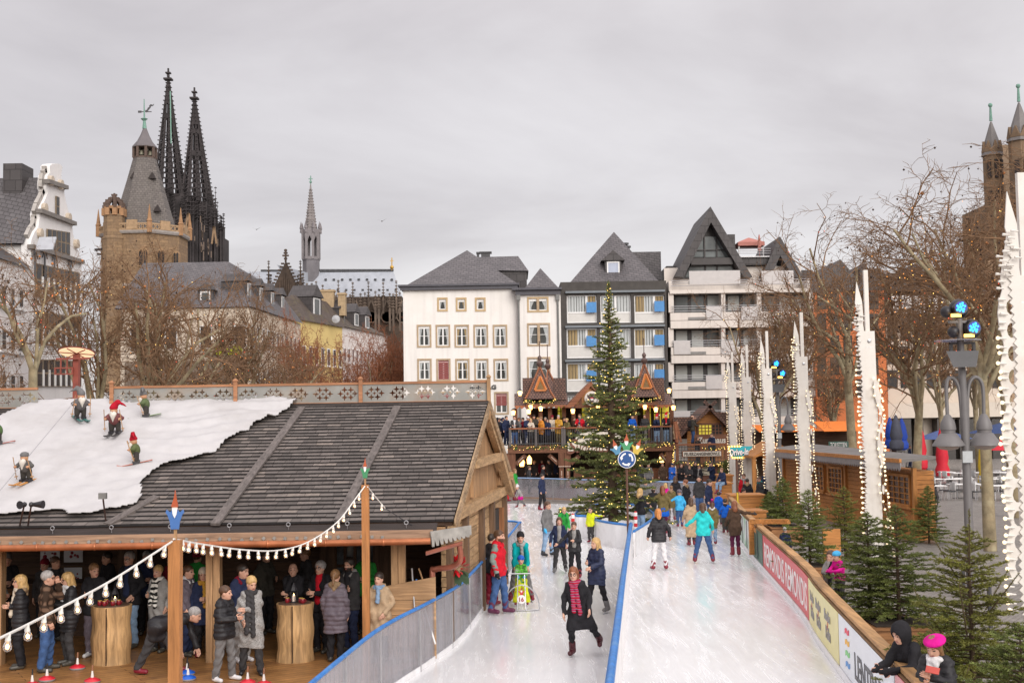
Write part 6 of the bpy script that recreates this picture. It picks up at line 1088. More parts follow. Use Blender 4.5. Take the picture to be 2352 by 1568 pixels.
mb=MB();mb.b2((P6(690,0)[0],YC0+1.5,-.05),(P6(1440,0)[0],YC0+2,1.05));part('bar_counter',mb,TIMX,st)
for x,y in ((350,1033),(290,1052),(1402,1020),(1080,1030)):
 p=P6(x,y,YC0+1);mb=MB();mb.lathe([(.13,-.2),(.16,.1),(.13,.2),(.02,.36)],p,6);ln=part('hanging_lantern',mb,LAMPG,st)
mb=MB();
# railing
for a,b in ((188,604),(620,1000),(1120,1480)):
 p,q=P6(a,770),P6(b,770);mb=MB();mb.b2((p[0],YC0-.05,zrail-.06),(q[0],YC0+.1,zrail+.03));part('handrail',mb,wood('handrail_red',(.40,.15,.07),0,.3),st)
 mb=MB();n=int((q[0]-p[0])/.14)
 for i in range(n+1):x=p[0]+(q[0]-p[0])*i/n;mb.b2((x-.012,YC0+.01,zd),(x+.012,YC0+.035,zrail-.06))
 mb.b2((p[0],YC0+.0,zd+.1),(q[0],YC0+.045,zd+.14));part('baluster_grille',mb,DKMET,st)
for x in (195,402,610,626,800,1128,1272,1475):p=P6(x,770);mb=MB();mb.b2((p[0]-.07,YC0-.04,zd-.1),(p[0]+.07,YC0+.06,zrail+.06));part('rail_post',mb,plain('grey_post',(.10,.085,.08),.5),st)
garland('garland',None,[P6(180,925,YC0-.1),P6(400,930,YC0-.1),P6(645,918,YC0-.1)],.2,26,1,par=st);garland('garland',None,[P6(1180,925,YC0-.1),P6(1350,915,YC0-.1),P6(1500,890,YC0-.1)],.2,26,2,par=st)
mb=MB();p,q=P6(655,955,YC0-.12),P6(1010,878,YC0-.12);sg=[(p[0],p[2]),(q[0],p[2]),(q[0],q[2])]
for i in range(9):a=pi*i/8;sg.append((P6(880,0)[0]+1.55*cos(a),q[2]+.78*sin(a)))
sg.append((p[0],q[2]));sb=plate('name_board',[[(x-st.location[0],z) for x,z in sg]],[],.06,plain('cream_board',(.70,.64,.54),.5,.04),st,Matrix.Translation((0,YC0-.15-st.location[1],0))@Matrix.Rotation(R_(90),4,'X'))
text('lettering','S',.72,.95,plain('brown_letters',(.17,.06,.035),.5),st,local(frame(P6(692,918,YC0-.2),(1,0,0),(0,0,1)),st),.03,.3,.0);text('lettering','udhaus',2.1,.7,plain('brown_letters',(.17,.06,.035)),st,local(frame(P6(850,922,YC0-.2),(1,0,0),(0,0,1)),st),.03,.3,.0)
# upper pavilion
YP=YC0+1.6;zc=P6(700,606,YP)[2];mb=MB()
for x in (240,350,440,515,700,1010,1190,1290,1370,1480,625):p=P6(x,700,YP+.3);mb=MB();mb.b2((p[0]-.13,YP+.2,zd),(p[0]+.13,YP+.46,zc));part('column',mb,TIM,st)
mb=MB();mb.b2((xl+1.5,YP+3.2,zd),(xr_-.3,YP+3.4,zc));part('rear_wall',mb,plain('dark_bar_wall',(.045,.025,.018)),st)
for x,y,w_,h_ in ((600,640,.4,.9),(822,650,.9,1.3),(1285,650,.5,1.6),(1400,650,1.0,1.7),(935,650,.9,1.3)):p=P6(x,y,YP+3.1);mb=MB();mb.b2((p[0]-w_/2,YP+3.12,p[2]-h_/2),(p[0]+w_/2,YP+3.18,p[2]+h_/2));w=part('lit_window',mb,YELG,st);mb=MB();mb.b2((p[0]-.04,YP+3.08,p[2]-h_/2),(p[0]+.04,YP+3.12,p[2]+h_/2));mb.b2((p[0]-w_/2,YP+3.085,p[2]-.03),(p[0]+w_/2,YP+3.115,p[2]+.03));link('window_bar',mb.mesh('window_bar',TIM,None,st.location),w)
def slab(t,a,b,zlo,zhi,y0,y1,mat,nm='roof'):   # sloped roof strip between two x
 mb=MB();mb.hexa([V3(a,y0,zlo),V3(b,y0,zlo),V3(b,y1,zlo),V3(a,y1,zlo),V3(a,y0+.02,zlo+.06),V3(b,y0+.02,zlo+.06),V3(b,(y0+y1)/2,zhi),V3(a,(y0+y1)/2,zhi)]);return part(nm,mb,mat,t)
def scallop(t,x0,x1,z,y,mat=None,h_=.16):
 n=max(2,int((x1-x0)/.3));P=[(x0,.06),(x0,0)]
 for i in range(n):
  for k in range(1,5):f=(i+k/4)/n;P.append((x0+(x1-x0)*f,-h_*abs(sin(pi*f*n))))
 P+=[(x1,.06)];plate('scalloped_trim',[P],[],.04,mat or REDW,t,local(frame((0,y,z),(1,0,0),(0,0,1)),t))
for a,b in ((232,660),(1010,1490)):p,q=P6(a,602,YP),P6(b,602,YP);slab(st,p[0],q[0],p[2],P6(a,500,YP+1.5)[2],YP-.3,YP+3.6,LATT,'band_roof');scallop(st,p[0],q[0],p[2],YP-.33)
def turret(xa,ya,x0,x1,yb,Y,lab):
 a,b,c_=P6(x0,yb,Y),P6(x1,yb,Y),P6(xa,ya,Y+1.4);k=b[0]-a[0];mb=MB();z0=(a[2]+b[2])/2;mb.add([(a[0],Y,z0),(b[0],Y,z0),(b[0],Y+2.8,z0),(a[0],Y+2.8,z0),(a[0]+k*.13,Y+.35,z0+(c_[2]-z0)*.2),(b[0]-k*.13,Y+.35,z0+(c_[2]-z0)*.2),(b[0]-k*.13,Y+2.45,z0+(c_[2]-z0)*.2),(a[0]+k*.13,Y+2.45,z0+(c_[2]-z0)*.2),c_],[(0,1,5,4),(1,2,6,5),(2,3,7,6),(3,0,4,7),(4,5,8),(5,6,8),(6,7,8),(7,4,8),(3,2,1,0)]);part('turret_roof',mb,LATT,st)
 mb=MB()
 for q in (V3(a[0]+k*.13,Y+.33,z0+(c_[2]-z0)*.2),V3(b[0]-k*.13,Y+.33,z0+(c_[2]-z0)*.2)):mb.beam(q,c_,.1,.1);
 mb.beam(V3(a[0],Y-.02,z0),V3(a[0]+k*.13,Y+.33,z0+(c_[2]-z0)*.2),.1,.1);mb.beam(V3(b[0],Y-.02,z0),V3(b[0]-k*.13,Y+.33,z0+(c_[2]-z0)*.2),.1,.1);part('hip_trim',mb,REDW,st)
 mb=MB();mb.lathe([(.02,-.1),(.2,.1),(.22,.25),(.1,.42),(.14,.55),(.12,.65),(.03,.75),(.025,1.6),(.05,1.65),(.0,1.72)],c_,10);part('turret_finial',mb,plain('finial_brown',(.10,.06,.05),.45,.2),st,40);return a,b,c_,z0
for xa,ya,x0,x1,yb,Y in ((495,305,470,592,500,YP+2.2),(432,285,318,552,540,YP-.6),(1262,262,1165,1378,525,YP-.6)):
 a,b,c_,z0=turret(xa,ya,x0,x1,yb,Y,'')
 if Y <YP+1:
  xm=c_[0];zq,zt=z0+(c_[2]-z0)*.26,z0+(c_[2]-z0)*.68;w_=(b[0]-a[0])*.19;mb=MB();yy=Y+.38;mb.beam(V3(xm-w_,yy-.05,zq),V3(xm,yy+.35,zt),.1,.14);mb.beam(V3(xm+w_,yy-.05,zq),V3(xm,yy+.35,zt),.1,.14);mb.beam(V3(xm-w_,yy-.05,zq),V3(xm+w_,yy-.05,zq),.1,.1);g_=part('dormer_gable',mb,plain('orange_trim',(.55,.19,.05),.5,.15),st)
  mb=MB();mb.prism([V3(xm-w_,yy,zq),V3(xm+w_,yy,zq),V3(xm,yy+.36,zt)],(0,.05,0));link('louvre',mb.mesh('louvre',plain('dark_ochre',(.16,.09,.025),.7,.4,8),None,st.location),g_)
  garland('garland',None,[V3(a[0]-.1,Y-.1,z0-.1),V3((a[0]+b[0])/2,Y-.12,z0-.25),V3(b[0]+.1,Y-.1,z0-.1)],.17,26,int(xa),par=st);mb=MB();mb.b2((a[0]+.05,Y+.05,z0-.55),(b[0]-.05,Y+.2,z0-.32));part('turret_beam',mb,TIMX,st)
for xa in (345,590,1165,1375):p=P6(xa,440,YP+.3);mb=MB();mb.b2((p[0]-.4,YP+.4,p[2]-.9),(p[0]+.4,YP+.8,p[2]+.55));part('parapet_block',mb,LATT,st)
a,b,c_=P6(632,608,YP-.7),P6(1048,608,YP-.7),P6(838,415,YP-.7);mb=MB()
mb.hexa([a,a+V3(.5,0,-.05),a+V3(.5,4,-.05),a+V3(0,4,0),c_+V3(0,0,.08),c_+V3(.0,0,-.2),c_+V3(0,4,-.2),c_+V3(0,4,.08)]);mb.hexa([b-V3(.5,0,.05),b,b+V3(0,4,0),b-V3(.5,-4,.05),c_+V3(0,0,-.2),c_+V3(0.02,0,.08),c_+V3(0.02,4,.08),c_+V3(0,4,-.2)]);part('gable_roof',mb,REDW,st)
mb=MB();mb.prism([a+V3(.5,.3,.05),b+V3(-.5,.3,.05),c_+V3(0,.3,-.25)],(0,.1,0));part('gable_panel',mb,plain('apricot_panel',(.56,.27,.10),.6,.1),st)
mb=MB();mb.b2((a[0]+.3,YP-.5,a[2]-.05),(b[0]-.3,YP-.35,a[2]+.2))
for f in (.3,.7):x=a[0]+(b[0]-a[0])*f;mb.b2((x-.09,YP-.5,a[2]+.2),(x+.09,YP-.36,a[2]+1.0))
part('gable_beam',mb,TIMX,st)
ce=P6(846,538,YP-.9);em=MB();R=.44;q=lambda:None
dsk=MB();dsk.lathe([(R*1.08,-.05),(R*1.08,.02),(R,.05)],(0,0,0),28);dsk.v[-1]=dsk.v[-1][:,[0,2,1]]*V3(1,-1,1)+ce;ed=part('emblem',dsk,plain('emblem_cream',(.66,.60,.54),.5,.05),st,40)
eg=[(0,.30),(.05,.34),(.13,.33),(.17,.27),(.11,.26),(.08,.2),(.1,.13),(.2,.22),(.32,.3),(.31,.2),(.34,.12),(.26,.1),(.28,.02),(.2,.02),(.19,-.08),(.12,-.02),(.1,-.14),(.2,-.24),(.1,-.22),(.0,-.34)];eg=eg+[(-x,y) for x,y in eg[::-1][1:-1]]
plate('eagle',[[(x*.92,y*.92) for x,y in eg]],[],.02,plain('eagle_dark',(.06,.025,.02),.6),st,local(frame(ce+V3(0,-.07,0),(1,0,0),(0,0,1)),st))
sh_=[(-.09,.06),(.09,.06),(.09,-.06),(0,-.15),(-.09,-.06)];plate('shield',[sh_],[],.015,plain('shield_white',(.72,.7,.68),.5),st,local(frame(ce+V3(0,-.09,0),(1,0,0),(0,0,1)),st));plate('shield_top',[[(-.09,.065),(.09,.065),(.09,.0),(-.09,.0)]],[],.015,plain('shield_red',(.5,.02,.02),.5),st,local(frame(ce+V3(0,-.1,0),(1,0,0),(0,0,1)),st))
mb=MB()
for i in range(18):a_=pi+pi*i/17*1.0;p=ce+V3(R*.84*cos(a_),-.06,R*.84*sin(a_));mb.box(p,(.035,.012,.09),M=rot3(0,0,math.degrees(pi/2-a_)))
link('emblem_script',mb.mesh('emblem_script',plain('eagle_dark',(.06,.025,.02)),None,st.location),ed)
for x,y in ((275,490),(1460,470),(440,612),(345,635),(360,600),(695,632),(222,645),(1268,600),(1355,620),(1494,605),(895,598)):
 p=P6(x,y,YP-.75);mb=MB();mb.lathe([(.09,-.2),(.14,.05),(.02,.12)],p,6);ln=part('lantern',mb,LAMPG,st);mb=MB();mb.lathe([(.17,.1),(.03,.24)],p,6);mb.lathe([(.1,-.24),(.1,-.2)],p,6);link('lantern_frame',mb.mesh('lantern_frame',DKMET,None,st.location),ln)
# --- small chalet with the punch sign
U7,V7=(lambda x:1433.3+x*.2579),(lambda y:918.75+y*.2579)
YS=75.;P7=lambda x,y,Y=YS:W(U7(x),V7(y),Y)
pc=thing('punch_chalet',V3(13,77,0),'brown wooden punch stall with gabled cabin and dark railed terrace','market chalet')
a,b=P7(462,548),P7(925,548);zt=P7(700,390)[2];z0=P7(700,560)[2];mb=MB();mb.b2((a[0],YS,z0-.15),(b[0],YS+5,z0));part('terrace',mb,TIMX,pc)
mb=MB();mb.b2((a[0]+.1,YS+.5,-.05),(b[0]-.1,YS+.7,z0-.15));part('lower_wall',mb,plain('red_brown_wall',(.13,.05,.03),.7,.3),pc);mb=MB();mb.b2((a[0],YS-.06,zt-.07),(b[0],YS+.12,zt+.03));part('handrail',mb,REDW,pc)
mb=MB()
for i in range(36):x=a[0]+(b[0]-a[0])*i/35;mb.b2((x-.02,YS+.02,z0),(x+.02,YS+.05,zt-.07))
for z in np.linspace(z0+.12,zt-.2,6):mb.b2((a[0],YS+.05,z),(a[0]+(b[0]-a[0])*.45,YS+.07,z+.03))
part('railing_grille',mb,DKMET,pc)
for x in (475,690,910):p=P7(x,470);mb=MB();mb.b2((p[0]-.09,YS-.05,z0-.3),(p[0]+.09,YS+.08,zt+.02));part('rail_post',mb,TIM,pc)
p,q=P7(525,500,YS-.1),P7(862,453,YS-.1);mb=MB();mb.b2((p[0]-.06,YS-.14,p[2]-.05),(q[0]+.06,YS-.08,q[2]+.05));sb=part('sign_board',mb,TIM,pc);mb=MB();mb.b2((p[0],YS-.17,p[2]),(q[0],YS-.15,q[2]));link('sign_face',mb.mesh('sign_face',plain('sign_cream',(.68,.62,.54),.5,.08,5),None,pc.location),sb)
text('lettering','FEUERZANGENBOWLE',(q[0]-p[0])*.93,(q[2]-p[2])*.68,plain('sign_ink',(.06,.04,.03),.5),pc,local(frame(((p[0]+q[0])/2,YS-.19,(p[2]+q[2])/2),(1,0,0),(0,0,1)),pc),.02,0,.012)
garland('garland',None,[P7(450,555,YS-.2),P7(600,572,YS-.2),P7(750,565,YS-.2),P7(930,570,YS-.2)],.2,44,3,par=pc);garland('garland',None,[P7(448,400,YS-.15),P7(440,480,YS-.15),P7(436,555,YS-.15)],.1,20,4,par=pc);garland('garland',None,[P7(700,430,YS-.1),P7(800,436,YS-.1),P7(900,425,YS-.1)],.1,12,5,par=pc)
YK=YS+3;a,b,ap=P7(515,295,YK),P7(960,280,YK),P7(757,60,YK);wl,wr=P7(565,300,YK)[0],P7(935,300,YK)[0];mb=MB();n=16;zb_=z0
for i in range(n):z=z0+(ap[2]-z0)*i/n;z2=z0+(ap[2]-z0)*(i+.94)/n;f=max(0,(z2-a[2]-.1)/(ap[2]-a[2]));mb.b2((wl+(ap[0]-wl)*f,YK+.2,z),(wr+(ap[0]-wr)*f,YK+.3,z2)) if f <.95 else None
part('cabin_wall',mb,ORW,pc);mb=MB()
for e_ in (a,b):
 s_=1 if e_ is b else -1;e2,a2=V3(e_[0]+s_*.35,YK-.4,e_[2]-.25),V3(ap[0],YK-.4,ap[2]);mb.hexa([e2+V3(0,0,-.18),e2,e2+V3(0,4,0),e2+V3(0,4,-.18),a2+V3(0,0,-.2),a2+V3(0,0,.1),a2+V3(0,4,.1),a2+V3(0,4,-.2)])
 d=a2-e2;d /= np.linalg.norm(d);mb.beam(a2-d*.3,a2+d*.55,.1,.2)
part('cabin_roof',mb,LATT,pc);p,q=P7(665,308,YK),P7(872,215,YK);mb=MB();mb.b2((p[0]-.1,YK+.08,p[2]-.1),(q[0]+.1,YK+.2,q[2]+.1));w=part('cabin_window',mb,TIMX,pc);mb=MB();mb.b2((p[0],YK+.04,p[2]),(p[0]+(q[0]-p[0])*.58,YK+.08,q[2]));link('lit_pane',mb.mesh('lit_pane',YELG,None,pc.location),w);mb=MB();mb.b2((p[0]+(q[0]-p[0])*.6,YK+.04,p[2]),(q[0],YK+.08,q[2]));link('pane',mb.mesh('pane',DGL,None,pc.location),w);mb=MB()
for i in range(8):x=p[0]+(q[0]-p[0])*i/7;mb.b2((x-.025,YK+.0,p[2]),(x+.025,YK+.04,q[2]))
for i in range(4):z=p[2]+(q[2]-p[2])*i/3;mb.b2((p[0],YK+.005,z-.025),(q[0],YK+.035,z+.025))
link('window_bar',mb.mesh('window_bar',TIM,None,pc.location),w)
p,q=P7(660,385,YS+1.5),P7(905,325,YS+1.5);mb=MB();mb.b2((p[0]-.2,YS+1.6,p[2]-.1),(q[0]+.2,YS+1.7,q[2]+.15));part('name_board',mb,TIMX,pc);text('lettering','Zunfthaus',q[0]-p[0],q[2]-p[2],plain('sign_cream',(.68,.62,.54)),pc,local(frame(((p[0]+q[0])/2,YS+1.55,(p[2]+q[2])/2),(1,0,0),(0,0,1)),pc),.05,0,.02)
p,q=P7(450,190,YS+.3),P7(470,380,YS+.3);mb=MB();mb.beam(V3(p[0],YS+.3,p[2]),V3(q[0],YS+.1,q[2]),.14,.14);mb.beam(V3(p[0]+.3,YS+2,p[2]),V3(q[0]+.5,YS+2,q[2]),.14,.14);part('stair_rail',mb,REDW,pc)
mb=MB();p=P7(480,150,YK+1);q=P7(640,260,YK+1);mb.b2((p[0]-.3,YK+1.2,q[2]-.6),(q[0]+2,YK+1.4,p[2]));q=P7(1075,340,YK);mb.b2((q[0]-2.5,YK+.6,.2),(q[0]-.1,YK+.9,P7(0,120,YK)[2]));part('scale_wall',mb,LATT,pc)
p,q=P7(697,668,YS+.4),P7(762,592,YS+.4);mb=MB();mb.b2((p[0]-.6,YS+.42,p[2]),(q[0],YS+.48,q[2]));nb_=part('menu_board',mb,plain('menu_paper',(.46,.42,.33),.6,.1),pc);mb=MB()
for i in range(7):z=p[2]+(q[2]-p[2])*(i+.7)/8;mb.b2((p[0]-.5,YS+.4,z),(q[0]-.15-.2*(i % 3),YS+.42,z+.035))
link('menu_line',mb.mesh('menu_line',plain('sign_ink',(.06,.04,.03)),None,pc.location),nb_)
# --- signs on poles
def sign_pole(t,p,z1,r=.035,mat=None):mb=MB();mb.tube([V3(p[0],p[1],0),V3(p[0],p[1],z1)],r,8);part('pole',mb,mat or plain('brown_pole',(.12,.055,.035),.5,.2),t,40)
p=V3(*G(1442,1268)[:2],0);p[1]=38.3;p[0]=W(1441,1100,38.3)[0];t=thing('roundabout_sign',p,'round blue roundabout sign with three wooden gnomes on top standing by the divider','sign');c0=W(1439.5,1054,38.2);s_=2800/38.2;R=20.5/s_;sign_pole(t,(c0[0],38.3),c0[2])
for nm,r_,dy,m_ in (('rim',R,0,WPRT),('disc',R*.92,-.012,plain('sign_blue',(.012,.07,.24),.35,.05))):mb=MB();mb.lathe([(r_,0),(r_,.012)],(0,0,0),32);mb.v[-1]=mb.v[-1][:,[0,2,1]]*V3(1,-1,1)+V3(c0[0],38.2+dy,c0[2]);part(nm,mb,m_,t)
for k in range(3):
 a0=R_(100+120*k);P=[(R*.72*cos(a0+q_),R*.72*sin(a0+q_)) for q_ in np.linspace(0,R_(62),9)];P+=[(R*.83*cos(a0+R_(62)),R*.83*sin(a0+R_(62))),(R*.62*cos(a0+R_(92)),R*.62*sin(a0+R_(92))),(R*.42*cos(a0+R_(62)),R*.42*sin(a0+R_(62)))]+[(R*.54*cos(a0+q_),R*.54*sin(a0+q_)) for q_ in np.linspace(R_(62),0,9)]
 plate('arrow',[P],[],.01,WPRT,t,local(frame((c0[0],38.17,c0[2]),(1,0,0),(0,0,1)),t))
def gnome_cutout(t,c_,s,coat,hat,tilt=0,wx=1.):   # painted plywood figure, s = height
 M=frame(c_,(cos(tilt),0,sin(tilt)),(-sin(tilt),0,cos(tilt)));sc=lambda P:[(x*s*wx,y*s) for x,y in P];L=lambda dy:local(Matrix.Translation((0,dy,0))@M,t)
 plate('coat_board',[sc([(-.17,0),(.17,0),(.2,.18),(.3,.36),(.38,.42),(.34,.5),(.2,.42),(.1,.5),(-.1,.5),(-.2,.42),(-.34,.5),(-.38,.42),(-.3,.36),(-.2,.18)])],[],.02,plain('paint_%02d%02d%02d' % tuple(int(k*99) for k in coat),coat,.5,.15),t,L(0))
 plate('face_board',[sc([(-.1,.44),(.1,.44),(.11,.6),(-.11,.6)])],[],.022,SKIN,t,L(-.002));plate('beard_board',[sc([(-.11,.54),(.11,.54),(.08,.38),(0,.28),(-.08,.38)])],[],.024,WPRT,t,L(-.006));plate('hat_board',[sc([(-.15,.57),(.15,.57),(.07,.78),(.02,1.0),(-.03,.8)])],[],.024,plain('hat_paint',hat,.5,.2),t,L(-.006))
zt=c0[2]+R;gnome_cutout(t,V3(c0[0],38.2,zt-.02),.55,(.05,.28,.12),(.45,.09,.03));gnome_cutout(t,V3(c0[0]-.26,38.2,zt-.12),.5,(.08,.25,.4),(.45,.09,.03),.35);gnome_cutout(t,V3(c0[0]+.27,38.2,zt-.12),.5,(.6,.42,.06),(.45,.09,.03),-.35)
c0=W(1697,1038,49.5);s_=2800/49.5;t=thing('drive_in_sign',V3(c0[0],49.5,0),'turquoise arrow sign with white Drive-In lettering and yellow bulb border on brown pole','sign');sign_pole(t,(W(1693,1100,49.6)[0],49.6),c0[2],.05)
sg=lambda P:[((U7(x)-1697)/s_,-(V7(y)-1038)/s_) for x,y in P];M=local(frame((c0[0],49.5,c0[2]),(1,0,0),(0,0,1)),t);TQ=plain('turquoise_paint',(.015,.36,.42),.4,.08)
plate('sign_face',[sg([(930,412),(1142,410),(1142,422),(1060,498),(1045,510),(965,515)])],[],.05,TQ,t,M);yb=[(918,403),(1040,403),(1040,417),(938,417),(968,503),(1048,503),(1048,494),(1078,512),(1048,530),(1048,520),(958,520)];plate('arrow_border',[sg(yb)],[],.07,plain('yellow_paint',(.78,.50,.09),.45,.08),t,M)
w_=(1112-945)*.2579/s_;text('lettering_shadow','Drive-In',w_*1.02,.30,plain('black_paint',(.03,.03,.03),.5),t,M@Matrix.Translation((-.0,-.0,.05))@Matrix.Rotation(.06,4,'Z'),.02,.25,.07);text('lettering','Drive-In',w_,.27,WPRT,t,M@Matrix.Translation((-.01,.01,.07))@Matrix.Rotation(.06,4,'Z'),.02,.25,.02)
mb=MB();bd=[(1035,410),(1010,410),(985,410),(960,410),(935,410),(928,430),(937,452),(946,474),(955,496),(965,511),(985,511),(1005,511),(1025,511),(1045,511)]
for x,y in sg(bd):octa(mb,V3(c0[0]+x,49.44,c0[2]+y),.022)
part('bulb_chain',mb,WARM,t);mb=MB();p=W(U7(1012),V7(900),49.4);mb.beam(p+V3(0,0,.35),p,.06,.06);mb.beam(p,p+V3(.12,0,-.3),.08,.06);part('yellow_strap',mb,plain('yellow_strap',(.7,.5,.02),.5),t)
# --- white light columns
WCOL=plain('column_white',(.72,.68,.63),.5,.07,1.5,streak=.3,dirt=(.60,.55,.49),dirtscale=1.6);bm=MB();bm.ball((0,0,0),.034,8);BULBME=bm.mesh('bulb',BULB,40);pm=MB();pm.tube([V3(0,0,0),V3(-.11,0,.01)],.016,6);pm.tube([V3(-.07,0,.006),V3(-.12,0,.01)],.024,6);PEGME=pm.mesh('peg',WCOL,40)
def light_column(u,Y,vbox,ub,vb,label,near):
 top=W(u,vbox,Y);s=1.;b=W(ub,vb,Y);t=thing('light_column',V3(b[0],Y,b[2]),label,'light column','white light columns along the rink');H=top[2]-b[2];lean=(top[0]-b[0])/H;X=lambda z:lean*z;w=.16;jr=random.Random(int(u))
 L=lambda nm,mb,m_,sm=None:link(nm,mb.mesh(nm,m_,sm),t);mb=MB();mb.hexa([V3(-w,-w,0),V3(w,-w,0),V3(w,w,0),V3(-w,w,0),V3(X(H)-w,-w,H),V3(X(H)+w,-w,H),V3(X(H)+w,w,H),V3(X(H)-w,w,H)]);L('column',mb,WCOL);mb=MB();mb.lathe([(.045,-.02),(.05,.02),(.02,.03)],(0,0,0),10);mb.v[-1]=mb.v[-1][:,[0,2,1]]*V3(1,-1,1)+V3(X(H),-w-.01,H-.28);mb.b2((X(H)-w,-w-.004,H-.46),(X(H)+w,-w+.01,H-.452));L('cap_bolt',mb,STEEL)
 mb=MB();mb.b2((X(H)-.06,-.05,H),(X(H)+.06,.05,H+1.75));L('rod',mb,WCOL)
 # toothed board with bulb pegs on the left, winding ribbon with bulbs on the right
 z0,z1=.95,H+.35;n=44;P=[(X(z1)-w-.16,z1+1.05)];
 P+=[(X(z1+.4)-w-.02,z1+.5),(X(z1)-w-.0,z1+.1),(X(z1)-w-.02,z1-.4),(X(z0)-w-.02,z0)]
 for i in range(n+1):z=z0+(z1-z0)*i/n;P.append((X(z)-w-.17-.03*sin(i*.35),z));P.append((X(z)-w-.11-.03*sin(i*.35),z+(z1-z0)/n*.5))
 P+=[(X(z1)-w-.22,z1+.45)];plate('side_board',[P],[],.03,WCOL,t,frame((0,-w-.05,0),(1,0,0),(0,0,1)))
 LW=.36 if near >1 else .1;lo=[];ro=[];hl=[];m_=26
 for i in range(m_+1):z=z0+.5+(z1-z0-.9)*i/m_;lo.append((X(z)-w-LW*(.75+.3*abs(sin(i*.62))),z));ro.append((X(z)-w+.02,z))
 for i in range(1,m_-1,2 if near >1 else 99):z=z0+.5+(z1-z0-.9)*(i+.5)/m_;hl.append([(X(z)-w-LW*.42+LW*.24*cos(q),z+.13*sin(q)) for q in np.linspace(0,2*pi,11)[:-1]])
 plate('lattice_board',[lo+[(X(z1)-w-.1,z1+.75)]+ro[::-1]],hl,.03,WCOL,t,frame((0,-w-.02,0),(1,0,0),(0,0,1)))
 pegs,bulbs=[],[]
 for i in range(n):z=z0+(z1-z0)*(i+.5)/n;pegs.append(V3(X(z)-w-(.12 if near <2 else .26),-w-.08,z))
 for i in range(14):a=i*2.4;pegs.append(V3(X(z1)-w-.14+.16*cos(a)*(i % 3)/2,-w-.1-.05*(i % 2),z1-.35+.055*i))
 n2=40;Rb=[]
 for i in range(n2+1):z=.55+(H-1.4-.55)*i/n2;f=i/n2;off=w*(.2+.55*sin(f*9+.6)*.5)+.16*(1-f)+.1;Rb.append((X(z)+off,z));
 wob=[(x-.06-.05*sin(i*.55),z) for i,(x,z) in enumerate(Rb)];out=[(x+.06+.03*sin(i*2.1),z) for i,(x,z) in enumerate(Rb)]
 hol=[]
 for i in range(3,n2-3,4):
  if i % 12 != 11:x,z=Rb[i];hol.append([(x-.005+.035*cos(q),z+.14*sin(q)) for q in np.linspace(0,2*pi,9)[:-1]])
 plate('ribbon_board',[wob+out[::-1]],hol,.03,WCOL,t,frame((0,-w-.06,0),(1,0,0),(0,0,1)))
 for i,(x,z) in enumerate(Rb):bulbs.append(V3(x+.075,-w-.1,z));bulbs.append(V3(x-.075-.05*sin(i*.55),-w-.1,z+.05)) if i % 2 ==0 else None
 pegs=[p+V3(jr.uniform(-.03,.03),0,jr.uniform(-.03,.03)) for p in pegs];bulbs=[p+V3(jr.uniform(-.025,.025),0,jr.uniform(-.04,.04)) for p in bulbs]
 bt=[p+V3(-.14,0,.012) for p in pegs]
 if near:
  for p in pegs:o=link('bulb_peg',PEGME,t);o.location=p
  for p in (bulbs+bt)[:96]:o=link('bulb',BULBME,t);o.location=p
 else:
  mb=MB()
  for p in bulbs+bt:octa(mb,p,.03)
  L('bulb_chain',mb,BULB);mb=MB()
  for p in pegs:mb.beam(p,p+V3(-.12,0,.01),.035,.035)
  L('bulb_holder',mb,WCOL)
 return t
light_column(1683,70,878,1689,1132,'white light column furthest from the camera, left of the Drive-In arrow tip',False);light_column(1716.5,66,866,1723,1142,'white light column second furthest, just behind the Drive-In sign',False);light_column(1763,57,846,1776,1170,'white light column left of the far lamp post with blue spotlights',False);light_column(1843,48,819,1856,1212,'white light column right of the far lamp post beside the kiosk window',False);light_column(1992,34.6,761,2016,1318,'tall white light column rising from the firs in front of the wooden kiosk',True);light_column(2352,20.4,634,2385,1540,'nearest white light column cut off by the right picture edge',2)
